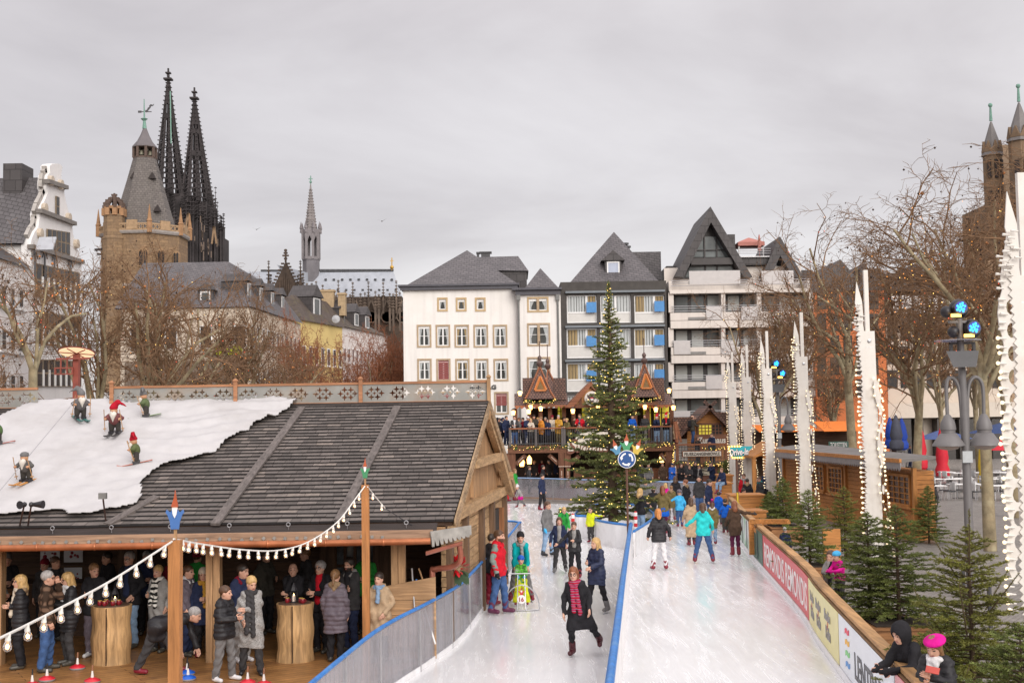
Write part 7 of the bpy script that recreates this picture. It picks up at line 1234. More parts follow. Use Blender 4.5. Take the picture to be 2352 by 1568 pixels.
# --- lamp posts with stage lights
LGR=plain('lamp_grey',(.16,.15,.15),.5,.12,2);BLK=plain('black_casing',(.022,.02,.024),.45,.3,5);LEDB=glow('led_blue',(.02,.28,1.0),5);LEDO=glow('led_orange',(1,.55,.10),3)
def lamp_post(u,v0,Y,k,label):
 b=W(u,v0,Y);b[2]=-.08;t=thing('lamp_post',b,label,'lamp post','lamp posts with stage lights');L=lambda nm,mb,m_,sm=40,par=None:link(nm,mb.mesh(nm,m_,sm),par or t);mb=MB();mb.tube([V3(0,0,0),V3(0,0,4.2),V3(-.05,0,7.15)],[.11,.1,.075],12);L('pole',mb,LGR)
 for sx,zz,dx in ((-1,4.2,.42),(1,4.1,.47)):
  arm=[V3(sx*.06,0,3.9),V3(sx*.09,0,4.9),V3(sx*.17,0,5.28),V3(sx*.33,0,5.38),V3(sx*dx,0,5.15),V3(sx*dx,0,4.42)];mb=MB();mb.tube(smooth_path(arm,4),.045,9);L('lamp_arm',mb,LGR);mb=MB();mb.lathe([(.05,4.48),(.08,4.45),(.17,4.28),(.19,4.15),(.19,4.1),(.17,4.09),(.17,4.02),(.2,4.01),(.38,3.75),(.39,3.71),(.3,3.7)],(sx*dx,0,0),22);sh=L('lamp_shade',mb,LGR);mb=MB();mb.lathe([(.3,3.71),(.2,3.63),(.02,3.6)],(sx*dx,0,0),18);L('diffuser',mb,plain('lamp_diffuser',(.42,.34,.30),.3,.05),par=sh)
 mb=MB();mb.hexa([V3(-.5,-.3,6.02),V3(.3,-.3,6.02),V3(.45,.25,6.05),V3(-.3,.25,6.05),V3(-.38,-.42,5.62),V3(.18,-.42,5.62),V3(.3,.05,5.68),V3(-.2,.05,5.68)][::-1]);L('loudspeaker',mb,BLK,None);mb=MB();mb.b2((-.3,-.05,6.03),(-.24,.05,6.25));mb.b2((.26,-.05,6.03),(.32,.05,6.25));mb.b2((-.3,-.04,6.2),(.32,.04,6.25));L('bracket',mb,BLK,None)
 mb=MB();mb.lathe([(.55,6.28),(.55,6.3)],(-.1,0,0),20);L('rain_cover',mb,clear('cover_film',(.9,.85,.95),.3,.1))
 mb=MB();mb.b2((-.3,-.06,6.72),(.3,.06,6.78));L('cross_bar',mb,LGR,None)
 for c_,dr in ((V3(-.1,-.12,7.05),0),(V3(.2,-.12,6.55),1)):
  mb=MB();mb.ball(c_+V3(.05,.12,.02),.24,12,1.05);mb.tube([c_+V3(0,0,0),c_+V3(0,-.2,.03)],[.17,.165],14);hd=L('spotlight',mb,BLK);mb=MB();mb.lathe([(.15,0),(.15,.01)],(0,0,0),16);mb.v[-1]=mb.v[-1][:,[0,2,1]]*V3(1,-1,1)+c_+V3(0,-.2,.03);L('lens_rim',mb,plain('lens_navy',(.0,.02,.25),.3),par=hd);mb=MB()
  for i in range(13):a,r_=(i*2.4,.12*math.sqrt(i/13));mb.ball(c_+V3(r_*cos(a),-.215,.03+r_*sin(a)),.026,6)
  L('led_cluster',mb,LEDB,par=hd);mb=MB();mb.b2(c_+V3(-.24,-.19,-.2),c_+V3(.0,-.15,-.12));L('led_strip',mb,LEDO,None,par=hd)
  mb=MB();mb.ball(c_+V3(-.28 if not dr else -.42,.05,-.05),.15,10);L('spotlight_rear',mb,BLK)
 mb=MB();mb.b2((-.14,-.16,3.3),(.1,-.1,3.58));L('junction_box',mb,plain('grey_box',(.45,.47,.48),.5),None);return t
lamp_post(2229,1300,30.,1,'grey twin lamp post with blue lit spotlights and loudspeaker nearest the right edge');lamp_post(1795,1180,62.,1,'grey twin lamp post with blue spotlights far back between the white columns')
t=thing('spotlight_stand',W(227,975,60)*V3(1,1,0),'slim pole lit purple with small blue spotlight behind the roof ridge on the left','spotlight stand');p=W(227,885,60);mb=MB();mb.tube([V3(p[0],60,-.08),p],.1,8);part('pole',mb,plain('purple_lit_pole',(.35,.30,.62),.5),t);mb=MB();mb.box(p+V3(0,0,.1),(.3,.25,.45));mb.box(p+V3(.12,-.08,-.15),(.35,.2,.22));h_=part('spotlight',mb,BLK,t);mb=MB();mb.box(p+V3(.16,-.2,-.2),(.26,.02,.12));part('led_strip',mb,glow('led_violet',(.08,.05,1),4),t)  # purple light on the pole is put into its base colour
t=thing('heater_lamp',W(175,975,40)*V3(1,1,0),'rust red mast with round cream lit canopy and small red gondola frame','lamp');RU=plain('rust_red',(.26,.06,.04),.6,.25,3);p=W(176,810,40);s_=2800/40;mb=MB();mb.b2((p[0]-.09,39.9,0),(p[0]+.09,40.1,p[2]-.05));part('mast',mb,RU,t);T_=rot3(0,-15)
def tilt(mb):mb.v=[(v-p)@T_.T+p for v in mb.v]
mb=MB();mb.lathe([(.58,.0),(.6,.03),(.3,.1),(.02,.14)],p,26);tilt(mb);part('canopy',mb,RU,t);mb=MB();mb.lathe([(.02,-.012),(.56,-.01),(.56,0)],p,26);tilt(mb);part('canopy_light',mb,glow('cream_canopy',(1,.70,.42),.75),t);mb=MB()
for a in range(6):mb.beam(p+V3(0,0,-.03),p+V3(.56*cos(a*pi/3+.3),.56*sin(a*pi/3+.3),-.03),.025,.025)
tilt(mb);mb.beam(p+V3(-.6,-.2,-.2),p+V3(.5,-.2,-.2),.05,.06);mb.beam(p+V3(-.44,-.2,-.2),p+V3(-.44,-.2,-.62),.04,.04);part('canopy_rib',mb,RU,t);mb=MB();q=W(147,852,39.8);ring(mb,q[0]-.3,q[0]+.3,q[2]-.12,q[2]+.12,.04,39.75,39.85)
for x in (-.1,.1):mb.b2((q[0]+x-.02,39.76,q[2]-.12),(q[0]+x+.02,39.84,q[2]+.12))
mb.beam(q+V3(0.1,0,.1),q+V3(.1,0,.45),.035,.035);part('gondola_frame',mb,RU,t)
# ---------------------------------------------------------------- trees
def tubes(A,B,ra,rb,n):
 """many tapered sticks at once"""
 d=B-A;d /= np.linalg.norm(d,axis=1)[:,None]+1e-9;ref=np.where(np.abs(d[:,2:3]) <.9,[[0,0,1.]],[[1.,0,0]]);x=np.cross(d,ref);x /= np.linalg.norm(x,axis=1)[:,None];y=np.cross(x,d);V=[]
 for P,r in ((A,ra),(B,rb)):
  for k in range(n):a=2*pi*k/n;V.append(P+r[:,None]*(cos(a)*x+sin(a)*y))
 V=np.stack(V,1).reshape(-1,3);b=(np.arange(len(A))*2*n)[:,None];Q=np.concatenate([np.stack([b[:,0]+k,b[:,0]+(k+1) % n,b[:,0]+n+(k+1) % n,b[:,0]+n+k],1) for k in range(n)]);return V,Q
def octas(P,r):
 o=np.array([(1,0,0),(-1,0,0),(0,1,0),(0,-1,0),(0,0,1),(0,0,-1)],float);V=(P[:,None,:]+o[None]*np.broadcast_to(r,(len(P),))[:,None,None]).reshape(-1,3);f=np.array([(0,2,4),(2,1,4),(1,3,4),(3,0,4),(2,0,5),(1,2,5),(3,1,5),(0,3,5)]);return V,(f[None]+(np.arange(len(P))*6)[:,None,None]).reshape(-1,3)
BARK=plain('plane_bark',(.27,.215,.13),.9,.45,2.2,.01,12,dirt=(.42,.38,.25),dirtscale=1.5);TWIG=plain('twig_brown',(.20,.112,.058),.9,.35,3);TWIGR=plain('twig_rust',(.28,.105,.048),.9,.35,3);SEED=plain('seed_ball',(.055,.03,.02),.9,.3);LEAFO=plain('dry_leaf',(.42,.16,.05),.8,.4)
FL=[glow('light_red',(1,.10,.04),1.3),glow('light_orange',(1,.36,.06),1.5),FAIRY]
def bare_tree(pos,H,spread,label,seed,r0=.24,lim=(7,7,7,7),fork=.3,up=.55,twig=None,seeds=130,lights=80,tw=.0105,group='bare winter trees',leaves=9):
 rg=random.Random(seed);S=[[],[]];tips=[]
 def branch(p,d,L,r,lv):
  n=5 if lv <2 else 4 if lv <3 else 3;q=p;pts=[p]
  for i in range(n):
   d=d+V3(rg.gauss(0,1),rg.gauss(0,1),rg.gauss(0,1))*(.13+.05*lv)+V3(0,0,.10*up if lv <3 else -.06);d=d/np.linalg.norm(d);q2=q+d*L/n;f0,f1=i/n,(i+1)/n;k=.62 if lv <4 else .5
   S[0 if lv <2 else 1].append((q,q2,r*(1-k*f0),r*(1-k*f1)));q=q2;pts.append(q)
  if lv >= 4:tips.append(q);return
  m=lim[lv-1];
  for i in range(m):
   f=.22+.78*(i+rg.random())/m;j=min(n-1,int(f*n));b=pts[j]+(pts[j+1]-pts[j])*(f*n-j);a=rg.uniform(0,2*pi);dd=(pts[j+1]-pts[j]);dd=dd/np.linalg.norm(dd);x=np.cross(dd,V3(.3,.2,1));x /= np.linalg.norm(x)+1e-9;y=np.cross(dd,x);sp=rg.uniform(.55,1.05)
   nd=dd*cos(sp)+(x*cos(a)+y*sin(a))*sin(sp);branch(b,nd,L*rg.uniform(.42,.66)*(1.05-.35*f),max(tw,r*(.55 if lv <2 else .48)*(1-.4*f)),lv+1)
 zt=H*fork;top=V3(rg.uniform(-.3,.3),rg.uniform(-.3,.3),zt);n=5
 for i in range(n):a,b=top*(i/n),top*((i+1)/n);S[0].append((a,b,r0*(1.15-.35*i/n),r0*(1.15-.35*(i+1)/n)))
 for i in range(lim[0]):a=2*pi*(i+rg.uniform(-.3,.3))/lim[0];e=rg.uniform(.35,.95);h=H-zt;d=V3(cos(a)*e*spread/h,sin(a)*e*spread/h,1.);L=h*rg.uniform(.62,.9)*np.linalg.norm(V3(cos(a)*e*spread/h,sin(a)*e*spread/h,.8));branch(top*(rg.uniform(.8,1)),d/np.linalg.norm(d),L*.8,r0*rg.uniform(.4,.62),1)
 t=thing('bare_tree',pos,label,'tree',group);ar=lambda s,i:np.array([x[i] for x in s])
 tz_=max(p[2] for p in tips);rad=np.percentile([math.hypot(p[0],p[1]) for p in tips],93);fx=lambda p:V3(p[0]*(1+(spread/rad-1)*min(1,max(0,p[2]/zt-.5))),p[1]*(1+(spread/rad-1)*min(1,max(0,p[2]/zt-.5))),p[2] if p[2] <zt*.6 else zt*.6+(p[2]-zt*.6)*(H-zt*.6)/(tz_-zt*.6))
 S=[[(fx(a),fx(b),c_,d_) for a,b,c_,d_ in s] for s in S];tips=[fx(p) for p in tips]
 for nm,s,k,m in (('trunk',S[0],7,BARK),('crown',S[1],3,twig or TWIG)):link(nm,npmesh(nm,*tubes(ar(s,0),ar(s,1),ar(s,2),ar(s,3),k),m),t)
 T=np.array(tips)
 if seeds:k=[rg.randrange(len(T)) for _ in range(seeds)];V,Q=octas(T[k]-V3(0,0,.1),.045);o=link('seed_ball',npmesh('seed_ball',V,Q,SEED,smooth=False),t);o['kind']='stuff'
 if leaves:k=[rg.randrange(len(T)) for _ in range(leaves)];V,Q=octas(T[k],.075);V=V*1;o=link('leaf',npmesh('leaf',V,Q,LEAFO,smooth=False),t);o['kind']='stuff'
 if lights:
  s=[x for x in S[1] if x[2] >tw*1.3] or S[1];P=np.array([s[rg.randrange(len(s))][0] for _ in range(lights)])+nr.normal(0,.05,(lights,3));V,Q=octas(P,0.02);o=link('fairy_light_chain',npmesh('fairy_light_chain',V,Q,FL,np.repeat([rg.choice([0,1,1,2]) for _ in range(lights)],8),False),t);o['kind']='stuff'
 return t
gpos=lambda u,Y:V3(W(u,960,Y)[0],Y,-.08)
bare_tree(gpos(76,50),12.4,4.0,'bare plane tree with pale trunk before the gabled house at the left edge',11,.22,(4,6,6,6),.5)
bare_tree(gpos(212,58),14.4,4.2,'bare tree between the gabled house and the town hall tower',12,.22,(7,7,7,7),.3)
bare_tree(gpos(330,56),13.6,4.6,'bare tree with spreading limbs in front of the sandstone tower',23,.26,(7,7,7,7),.3)
bare_tree(gpos(455,64),12.6,4.0,'bare tree in front of the lime green shop lettering',14,.22,(7,7,7,7),.28)
bare_tree(gpos(548,66),13.4,3.8,'bare tree covering the corner of the beige building',25,.22,(7,7,7,6),.3)
bare_tree(gpos(655,70),10.6,4.2,'low wide bare tree below the row of small dormers',16,.2,(7,7,6,6),.3)
bare_tree(gpos(-10,42),8,3,'dark bare tree cut off by the left picture edge',31,.2,(6,6,6,5),.35)
for u,Y,H,sp,sd,lab in ((705,92,13.5,2.6,41,'rust brown bare tree before the yellow house'),(742,96,9.5,2.2,42,'small rust brown tree below the satellite dish'),(790,98,11.5,2.8,43,'slender rust brown tree before the white rear house'),(838,100,12.2,3,44,'rust brown tree in front of the cathedral choir'),(885,103,13.5,2.8,45,'tall rust brown tree beside the white hotel wall'),(915,110,15,3,46,'dense rust brown tree touching the hotel corner')):
 bare_tree(gpos(u,Y),H,sp,lab,sd,.14,(8,7,7,5),.22,.9,TWIGR,0,10,.013,'rust brown trees by the hotel',0)
bare_tree(gpos(1958,66),16,4.8,'bare plane tree with seed balls in front of the orange house',51,.26,(6,6,6,6),.34,seeds=240)
bare_tree(gpos(1745,76),12.8,4.8,'bare tree behind the far white columns in front of the concrete house',52,.22,(7,7,7,7),.3,seeds=200)
bare_tree(gpos(1850,80),14,4.2,'bare tree behind the far twin lamp post',57,.22,(7,7,7,7),.3,seeds=120)
bare_tree(gpos(2262,40),14.0,7.2,'big bare plane tree with mottled trunk behind the nearest lamp post',53,.19,(8,7,7,6),.42,.35,seeds=220,lights=200)
bare_tree(gpos(2095,58),14.2,5.2,'bare tree above the red closed parasols',54,.22,(7,7,7,7),.32,lights=180)
bare_tree(gpos(2330,52),15.5,5.2,'bare tree in front of the brown church at the right edge',55,.26,(7,7,7,7),.32,lights=220)
bare_tree(gpos(1910,94),10,3.6,'bare tree behind the orange awning before the orange house',58,.2,(7,7,7,6),.3,seeds=60,lights=60)
bare_tree(gpos(2170,84),14,5,'bare tree before the pale shop fronts behind the lamp post',59,.22,(7,7,7,7),.3,seeds=60,lights=90)
bare_tree(gpos(2245,92),16,5,'bare tree in front of the church apse',60,.22,(7,7,7,7),.3,seeds=60,lights=90)
NEED=plain('fir_needle',(.17,.205,.045),.65,.5,3,island=.35);NEEDY=plain('fir_needle_yellow',(.20,.20,.035),.65,.45,3,island=.3);FBARK=plain('fir_bark',(.10,.065,.04),.9,.3,4)
def fir(pos,H,R,label,seed,nb=150,tl=.26,nl=.03,nn=26,mat=None,lights=0,name='fir_tree',leaders=0,bare=.06,group='small firs beside the rink',sag=.35):
 rg=np.random.default_rng(seed);nrm=lambda d:d/(np.linalg.norm(d,axis=-1,keepdims=True)+1e-9);t=thing(name,pos,label,'fir tree',group);A,B,ra,rb=[],[],[],[];TA,TB=[],[]
 A.append((0,0,0));B.append((0,0,H*.97));ra.append(.022*H);rb.append(.004*H)
 for i in range(nb):
  f=bare+(1-bare)*((i+.5)/nb)**1.05;z=H*f*.985;a=i*2.399+rg.normal(0,.25);L=R*(1-f)**(1.15 if lights else .75)*(rg.uniform(.5,1.22) if lights else rg.uniform(.65,1.15))+.05*H*(1-f)+.03;b0=np.array([0,0,z]);dz=.42*f-.08+rg.normal(0,.08);d=np.array([cos(a),sin(a),dz]);d /= np.linalg.norm(d);n=4;p=b0;P=[p]
  for k in range(n):d=d+np.array([0,0,(-sag*.35 if k <2 else sag*.5)/n*(1.2-f)]);d /= np.linalg.norm(d);p=p+d*L/n;P.append(p)
  for k in range(n):A.append(P[k]);B.append(P[k+1]);ra.append(.009*H*.4*(1-k/n*.7)+.002);rb.append(.009*H*.4*(1-(k+1)/n*.7)+.002)
  for k in range(n):TA.append(P[k] if k else P[0]*.5+P[1]*.5);TB.append(P[k+1])
  m=max(3,int(L/tl*3.2))
  for k in range(m):
   g_=(k+.6)/m;j=min(n-1,int(g_*n));q=P[j]+(P[j+1]-P[j])*(g_*n-j)
   if np.hypot(q[0],q[1]) <.12*L:continue
   ax=nrm(P[j+1]-P[j]);sd=nrm(np.cross(ax,[0,0,1.]))*(1 if k % 2 else -1);l2=tl*(1.15-g_*.55)*rg.uniform(.7,1.2)*min(1,L/(tl*1.6));dd=nrm(ax*.62+sd*.75+np.array([0,0,rg.normal(-.02,.2)]));TA.append(q);TB.append(q+dd*l2)
   if l2 >tl*.5:q2=q+dd*l2*.5;d3=nrm(dd*.5+ax*.7+rg.normal(0,.15,3));TA.append(q2);TB.append(q2+d3*l2*.55)
 for i in range(leaders):a=rg.uniform(0,6.28);f=rg.uniform(.3,.8);b=np.array([R*.5*(1-f)*cos(a),R*.5*(1-f)*sin(a),H*f]);e=b+np.array([cos(a)*.18*H,sin(a)*.18*H,H*rg.uniform(.2,.34)]);TA.append(b);TB.append(e);A.append(b);B.append(e);ra.append(.012);rb.append(.005)
 TA.append((0,0,H*.9));TB.append((0,0,H));TA,TB=np.array(TA),np.array(TB);V,Q=tubes(np.array(A,float),np.array(B,float),np.array(ra),np.array(rb),5);link('trunk',npmesh('trunk',V,Q,FBARK),t)
 Ls=np.linalg.norm(TB-TA,axis=1);cnt=np.maximum(4,(Ls/tl*nn).astype(int));ix=np.repeat(np.arange(len(TA)),cnt);M=len(ix);ax=nrm(TB-TA)[ix];base=TA[ix]+(TB-TA)[ix]*rg.random((M,1));rd=nrm(np.cross(ax,rg.normal(0,1,(M,3))));rd[:,2]=rd[:,2]*.55+.12;dr=nrm(ax*.55+rd);wd_=nrm(np.cross(dr,rg.normal(0,1,(M,3))))*nl*.17;tip=base+dr*nl*rg.uniform(.7,1.3,(M,1));V=np.stack([base-wd_,base+wd_,tip],1).reshape(-1,3);link('crown',npmesh('crown',V,np.arange(3*M).reshape(-1,3),mat or NEED,smooth=False),t)
 if lights:k=rg.integers(0,len(TB),lights);keep=np.hypot(TB[k][:,0],TB[k][:,1]) >.28*R*(1-TB[k][:,2]/H);P=TB[k][keep];V,Q=octas(P+np.array([0,0,.02]),.021);o=link('fairy_light_chain',npmesh('fairy_light_chain',V,Q,FAIRY,smooth=False),t);o['kind']='stuff'
 return t
fir(V3(W(1404,960,47)[0],47,0),9.75,1.8,'tall Christmas tree with warm fairy lights standing on the rink island',5,210,.42,.085,60,plain('spruce_needle',(.19,.215,.06),.65,.5,3,island=.4),380,'christmas_tree',0,.065,None)
PLW=wood('planter_wood',(.36,.17,.07),0,.3,.6,1,.25)
def planter(c_,w,d,h,label):
 mb=MB()
 for i in range(3):mb.b2((c_[0]-w/2,c_[1]-d/2,c_[2]+h*i/3),(c_[0]+w/2,c_[1]+d/2,c_[2]+h*(i+.96)/3))
 o=solo('planter_box',mb,PLW,label,'planter','wooden planter boxes');mb=MB();mb.b2((c_[0]-w/2-.05,c_[1]-d/2-.05,c_[2]+h),(c_[0]+w/2+.05,c_[1]+d/2+.05,c_[2]+h+.05));part('rim',mb,PLW,o);mb=MB();mb.b2((c_[0]-w/2+.06,c_[1]-d/2+.06,c_[2]+h+.05),(c_[0]+w/2-.06,c_[1]+d/2-.06,c_[2]+h+.07));part('soil',mb,plain('soil',(.05,.035,.025),.95,.3,8),o)
for u,Y,H,R,sd,m_,lab,wp in ((1800,44,1.75,.62,61,0,'small dark fir below the far lamp post beside the boards',1.1),(1858,32.6,2.0,.68,62,0,'bushy fir in a planter left of the wooden kiosk',1.5),(1940,38,2.3,.62,63,1,'slim yellowish fir in front of the kiosk windows',0),(1992,24.4,2.05,.72,64,0,'bright green fir at the left foot of the tall white column',1.3),(2058,23.6,2.25,.78,65,0,'dark fir at the right foot of the tall white column',1.3),(2133,42.5,2.0,.55,66,0,'narrow dark fir at the right corner of the kiosk',0),(2222,17.0,2.45,.88,67,1,'large fir with long yellowish shoots before the lamp post',1.6),(2332,13.2,1.75,.8,68,0,'fir at the bottom right corner of the picture',1.5),(2168,19.2,1.5,.6,71,0,'low fir behind the couple at the boards',0),(1672,71,1.95,.7,69,0,'fir beside the punch chalet under the Drive-In sign',0),(1770,50,1.4,.5,70,0,'smallest fir behind the wooden bench at the end of the boards',0)):
 p=V3(W(u,1200,Y)[0],Y,-.08);zb=0 if not wp else .55;s_=F/Y
 if wp:planter(p+V3(0,0,0),wp,1.1,.5,'wooden planter box under the '+lab.split(' in a')[0].split(' below')[0].split(' at the')[0].split(' with')[0]+' '+{1800:'near the far lamp post',1858:'left of the kiosk',1992:'left of the tall column',2058:'right of the tall column',2222:'before the lamp post',2332:'in the corner'}[u])
 fir(p+V3(0,0,zb),H,R*1.3,lab,sd,95 if s_ <110 else 120,.17 if s_ >60 else .2,.034 if s_ >100 else .042 if s_ >60 else .055,46 if s_ >100 else 34,NEEDY if m_ else None,0,leaders=8 if u ==2222 else 3 if m_ else 0)
# ---------------------------------------------------------------- small things
def kiosk_box(t,A,B,z0,z1,dep,mat,nm):   # wall slab from A to B with thickness behind
 d=(B-A)/np.linalg.norm(B-A);n=V3(d[1],-d[0],0);mb=MB();mb.hexa([A+V3(0,0,z0),B+V3(0,0,z0),B-n*dep+V3(0,0,z0),A-n*dep+V3(0,0,z0),A+V3(0,0,z1),B+V3(0,0,z1),B-n*dep+V3(0,0,z1),A-n*dep+V3(0,0,z1)]);return part(nm,mb,mat,t)
A=V3(*W(1800,1000,58)[:2],0);B=V3(*W(2098,1000,43)[:2],0);kd=(B-A)/np.linalg.norm(B-A);kn=V3(kd[1],-kd[0],0);KL=np.linalg.norm(B-A)
k=thing('wooden_kiosk',V3(*A[:2],0),'long orange pine market kiosk with barred windows and scalloped grey eaves','kiosk');PK=lambda f,z,o=0.:A+kd*KL*f+kn*o+V3(0,0,z)
mb=MB();n=12
for i in range(n):z=.5+1.9*i/n;mb.hexa([PK(0,z),PK(1,z),PK(1,z)+V3(.7,.1,0),PK(0,z)+V3(1.6,.3,0),PK(0,z+1.9/n-.012),PK(1,z+1.9/n-.012),PK(1,z+1.9/n-.012)+V3(.7,.1,0),PK(0,z+1.9/n-.012)+V3(1.6,.3,0)])
part('wall',mb,ORW,k);mb=MB();mb.hexa([PK(.0,-.08,.05),PK(.97,-.08,.05),PK(.97,-.08,.05)+V3(1.,.2,0),PK(0,-.08)+V3(1.8,.3,0),PK(0,.5,.05),PK(.97,.5,.05),PK(.97,.5,.05)+V3(1.,.2,0),PK(0,.5)+V3(1.8,.3,0)]);part('plinth',mb,ORV,k)
for f0,f1 in ((.26,.38),(.42,.53),(.70,.82),(.85,.98)):
 P=[PK(f0,1.15,.05),PK(f1,1.15,.05),PK(f1,2.2,.05),PK(f0,2.2,.05)];mb=MB()
 for a,b in zip(P,P[1:]+P[:1]):mb.beam(a,b,.1,.12,kn)
 mb.beam(PK(f0-.01,1.08,.08),PK(f1+.01,1.08,.08),.2,.07);w=part('window',mb,ORV,k);mb=MB();mb.prism(P,kn*-.03);link('pane',mb.mesh('pane',plain('warm_dark_pane',(.10,.06,.045),.25,.5,4),None,root_off(k)),w);mb=MB()
 for i in range(1,4):f=f0+(f1-f0)*i/4;mb.beam(PK(f,1.15,.07),PK(f,2.2,.07),.035,.035)
 for i in range(1,5):z=1.15+1.05*i/5;mb.beam(PK(f0,z,.07),PK(f1,z,.07),.035,.035)
 link('window_bar',mb.mesh('window_bar',ORV,None,root_off(k)),w)
for f in (0,.24,.55,.68,1):mb=MB();mb.beam(PK(f,.5,.03),PK(f,2.5,.03),.16,.14,kn);part('corner_post',mb,ORV,k)
mb=MB();E0,E1=PK(-.03,2.72,.75),PK(1.04,2.72,.75);mb.hexa([E0,E1,E1+V3(1.3,.2,.1),E0+V3(2.1,.4,.2),E0+V3(0,0,.1),E1+V3(0,0,.1),E1+V3(1.3,.2,.2),E0+V3(2.1,.4,.3)]);part('roof',mb,plain('felt_roof',(.20,.185,.175),.9,.2,1.5),k);mb=MB();mb.beam(E0+V3(0,0,.06),E1+V3(0,0,.06),.08,.14);part('eaves_board',mb,ORW,k)
L=np.linalg.norm(E1-E0);n=70;P=[(0,0),(0,-.2)]
for i in range(n):P+=[(L*(i+.5)/n,-.3),(L*(i+1)/n,-.2)]
P+=[(L,0)];plate('scalloped_trim',[P],[],.03,plain('grey_trim',(.27,.25,.25),.8,.15),k,local(frame(E0,E1-E0,(0,0,1)),k))
Y=63.;q=lambda x,y:W(1641.4+x*.3593,661.5+y*.3593,Y);k2=thing('gabled_booth',V3(q(400,0)[0],Y,0),'orange wooden booth with gabled porch serving people behind the white columns','kiosk');a,b,ap=q(248,1075),q(560,1075),q(400,1000);mb=MB();mb.hexa([a+V3(0,0,-.12),a,a+V3(0,4,0),a+V3(0,4,-.12),ap+V3(0,0,-.12),ap+V3(0,0,.1),ap+V3(0,4,.1),ap+V3(0,4,-.12)]);mb.hexa([b,b+V3(0,0,-.12),b+V3(0,4,-.12),b+V3(0,4,0),ap+V3(0.01,0,.1),ap+V3(0.01,0,-.12),ap+V3(0.01,4,-.12),ap+V3(.01,4,.1)]);part('roof',mb,ORW,k2);mb=MB();mb.prism([a+V3(.2,.2,0),b+V3(-.2,.2,0),ap+V3(0,.2,-.15)],(0,.1,0));part('gable',mb,ORW,k2)
for x in (258,330,548):p=q(x,1200);mb=MB();mb.b2((p[0]-.1,Y+.1,-.08),(p[0]+.1,Y+.3,a[2]));part('post',mb,ORV,k2)
mb=MB();mb.b2((a[0]+.2,Y+.1,-.08),(b[0],Y+.6,1.0));part('counter',mb,ORW,k2);mb=MB();mb.b2((a[0]+.2,Y+3,-.08),(b[0],Y+3.1,a[2]));part('back_wall',mb,DARKW,k2)
# benches and rails at the end of the boards
for u0,v0,u1,v1,Y,lab in ((1645,1108,1681,1152,57,'wooden box bench with a boy sitting on it at the end of the far fence'),(1682,1135,1755,1178,51,'long wooden bench box below the Drive-In sign pole'),(1690,1172,1760,1196,46.5,'low wooden bench box behind the start of the boards'),(1655,1090,1683,1106,60,'wooden bench back beside the poster at the far fence')):
 a,b=W(u0,v1,Y),W(u1,v0,Y);mb=MB();a[2]=max(a[2],-.08) if v0 <1100 else -.08;mb.b2((a[0],Y,a[2]),(b[0],Y+1.2,b[2]-.06));t=solo('box_bench',mb,ORW,lab,'bench','wooden box benches');mb=MB();mb.b2((a[0]-.06,Y-.06,b[2]-.06),(b[0]+.06,Y+1.3,b[2]));part('seat',mb,ORW,t)
t=thing('gate_rail',V3(*W(1790,1205,37)[:2],0),'orange timber rail with diagonal brace behind the picture boards','rail');a,b=W(1725,1197,37.5),W(1812,1197,36.5);mb=MB();mb.beam(a,b,.16,.14);mb.beam(W(1725,1210,38),W(1790,1250,34),.1,.12);mb.beam(a-V3(0,0,1),a,.14,.14,(0,1,0));part('beam',mb,ORW,t);a,b=W(1890,1215,33),W(1930,1215,33);mb=MB();mb.b2((a[0],33,.2),(b[0],33.1,a[2]));part('board',mb,ORW,t)
t=solo('toilet_sign',(lambda mb:mb.b2(W(1904,1028,60),W(1949,1013,60)+V3(0,.06,0)))(MB()),plain('sign_green',(.03,.10,.075),.5),'dark green TOILETTEN sign above the kiosk roof','sign');r=rect(1908,1016,1946,1026,59.9);text('lettering','TOILETTEN',r[1]-r[0],r[3]-r[2],WPRT,t,local(frame(((r[0]+r[1])/2,59.97,(r[2]+r[3])/2),(1,0,0),(0,0,1)),t),.02);t2=MB();[t2.tube([W(u,1028,60.1),W(u,1028,60.1)*V3(1,1,0)],.04,6) for u in (1907,1946)];part('leg',t2,STEELP,t)
# orange awning stalls far right
for u0,v0,u1,v1,Y,lab in ((1880,968,1975,990,88,'bright orange awning of a stall behind the plane tree'),(1735,975,1870,992,92,'orange awning of a far stall seen between the white columns')):
 a,b=W(u0,v1,Y),W(u1,v0,Y);t=thing('awning_stall',V3((a[0]+b[0])/2,Y,0),lab,'stall');mb=MB();mb.hexa([V3(a[0],Y-1.5,a[2]),V3(b[0],Y-1.5,a[2]),V3(b[0],Y+1.5,b[2]),V3(a[0],Y+1.5,b[2]),V3(a[0],Y-1.5,a[2]+.05),V3(b[0],Y-1.5,a[2]+.05),V3(b[0],Y+1.5,b[2]+.05),V3(a[0],Y+1.5,b[2]+.05)]);part('awning',mb,plain('orange_canvas',(.75,.19,.02),.7,.08),t);mb=MB();mb.b2((a[0],Y+1,-.08),(b[0],Y+1.2,a[2]));part('back_wall',mb,DARKW,t);mb=MB();mb.b2((a[0],Y-1.2,-.08),(b[0],Y-.8,1));part('counter',mb,TIMX,t)
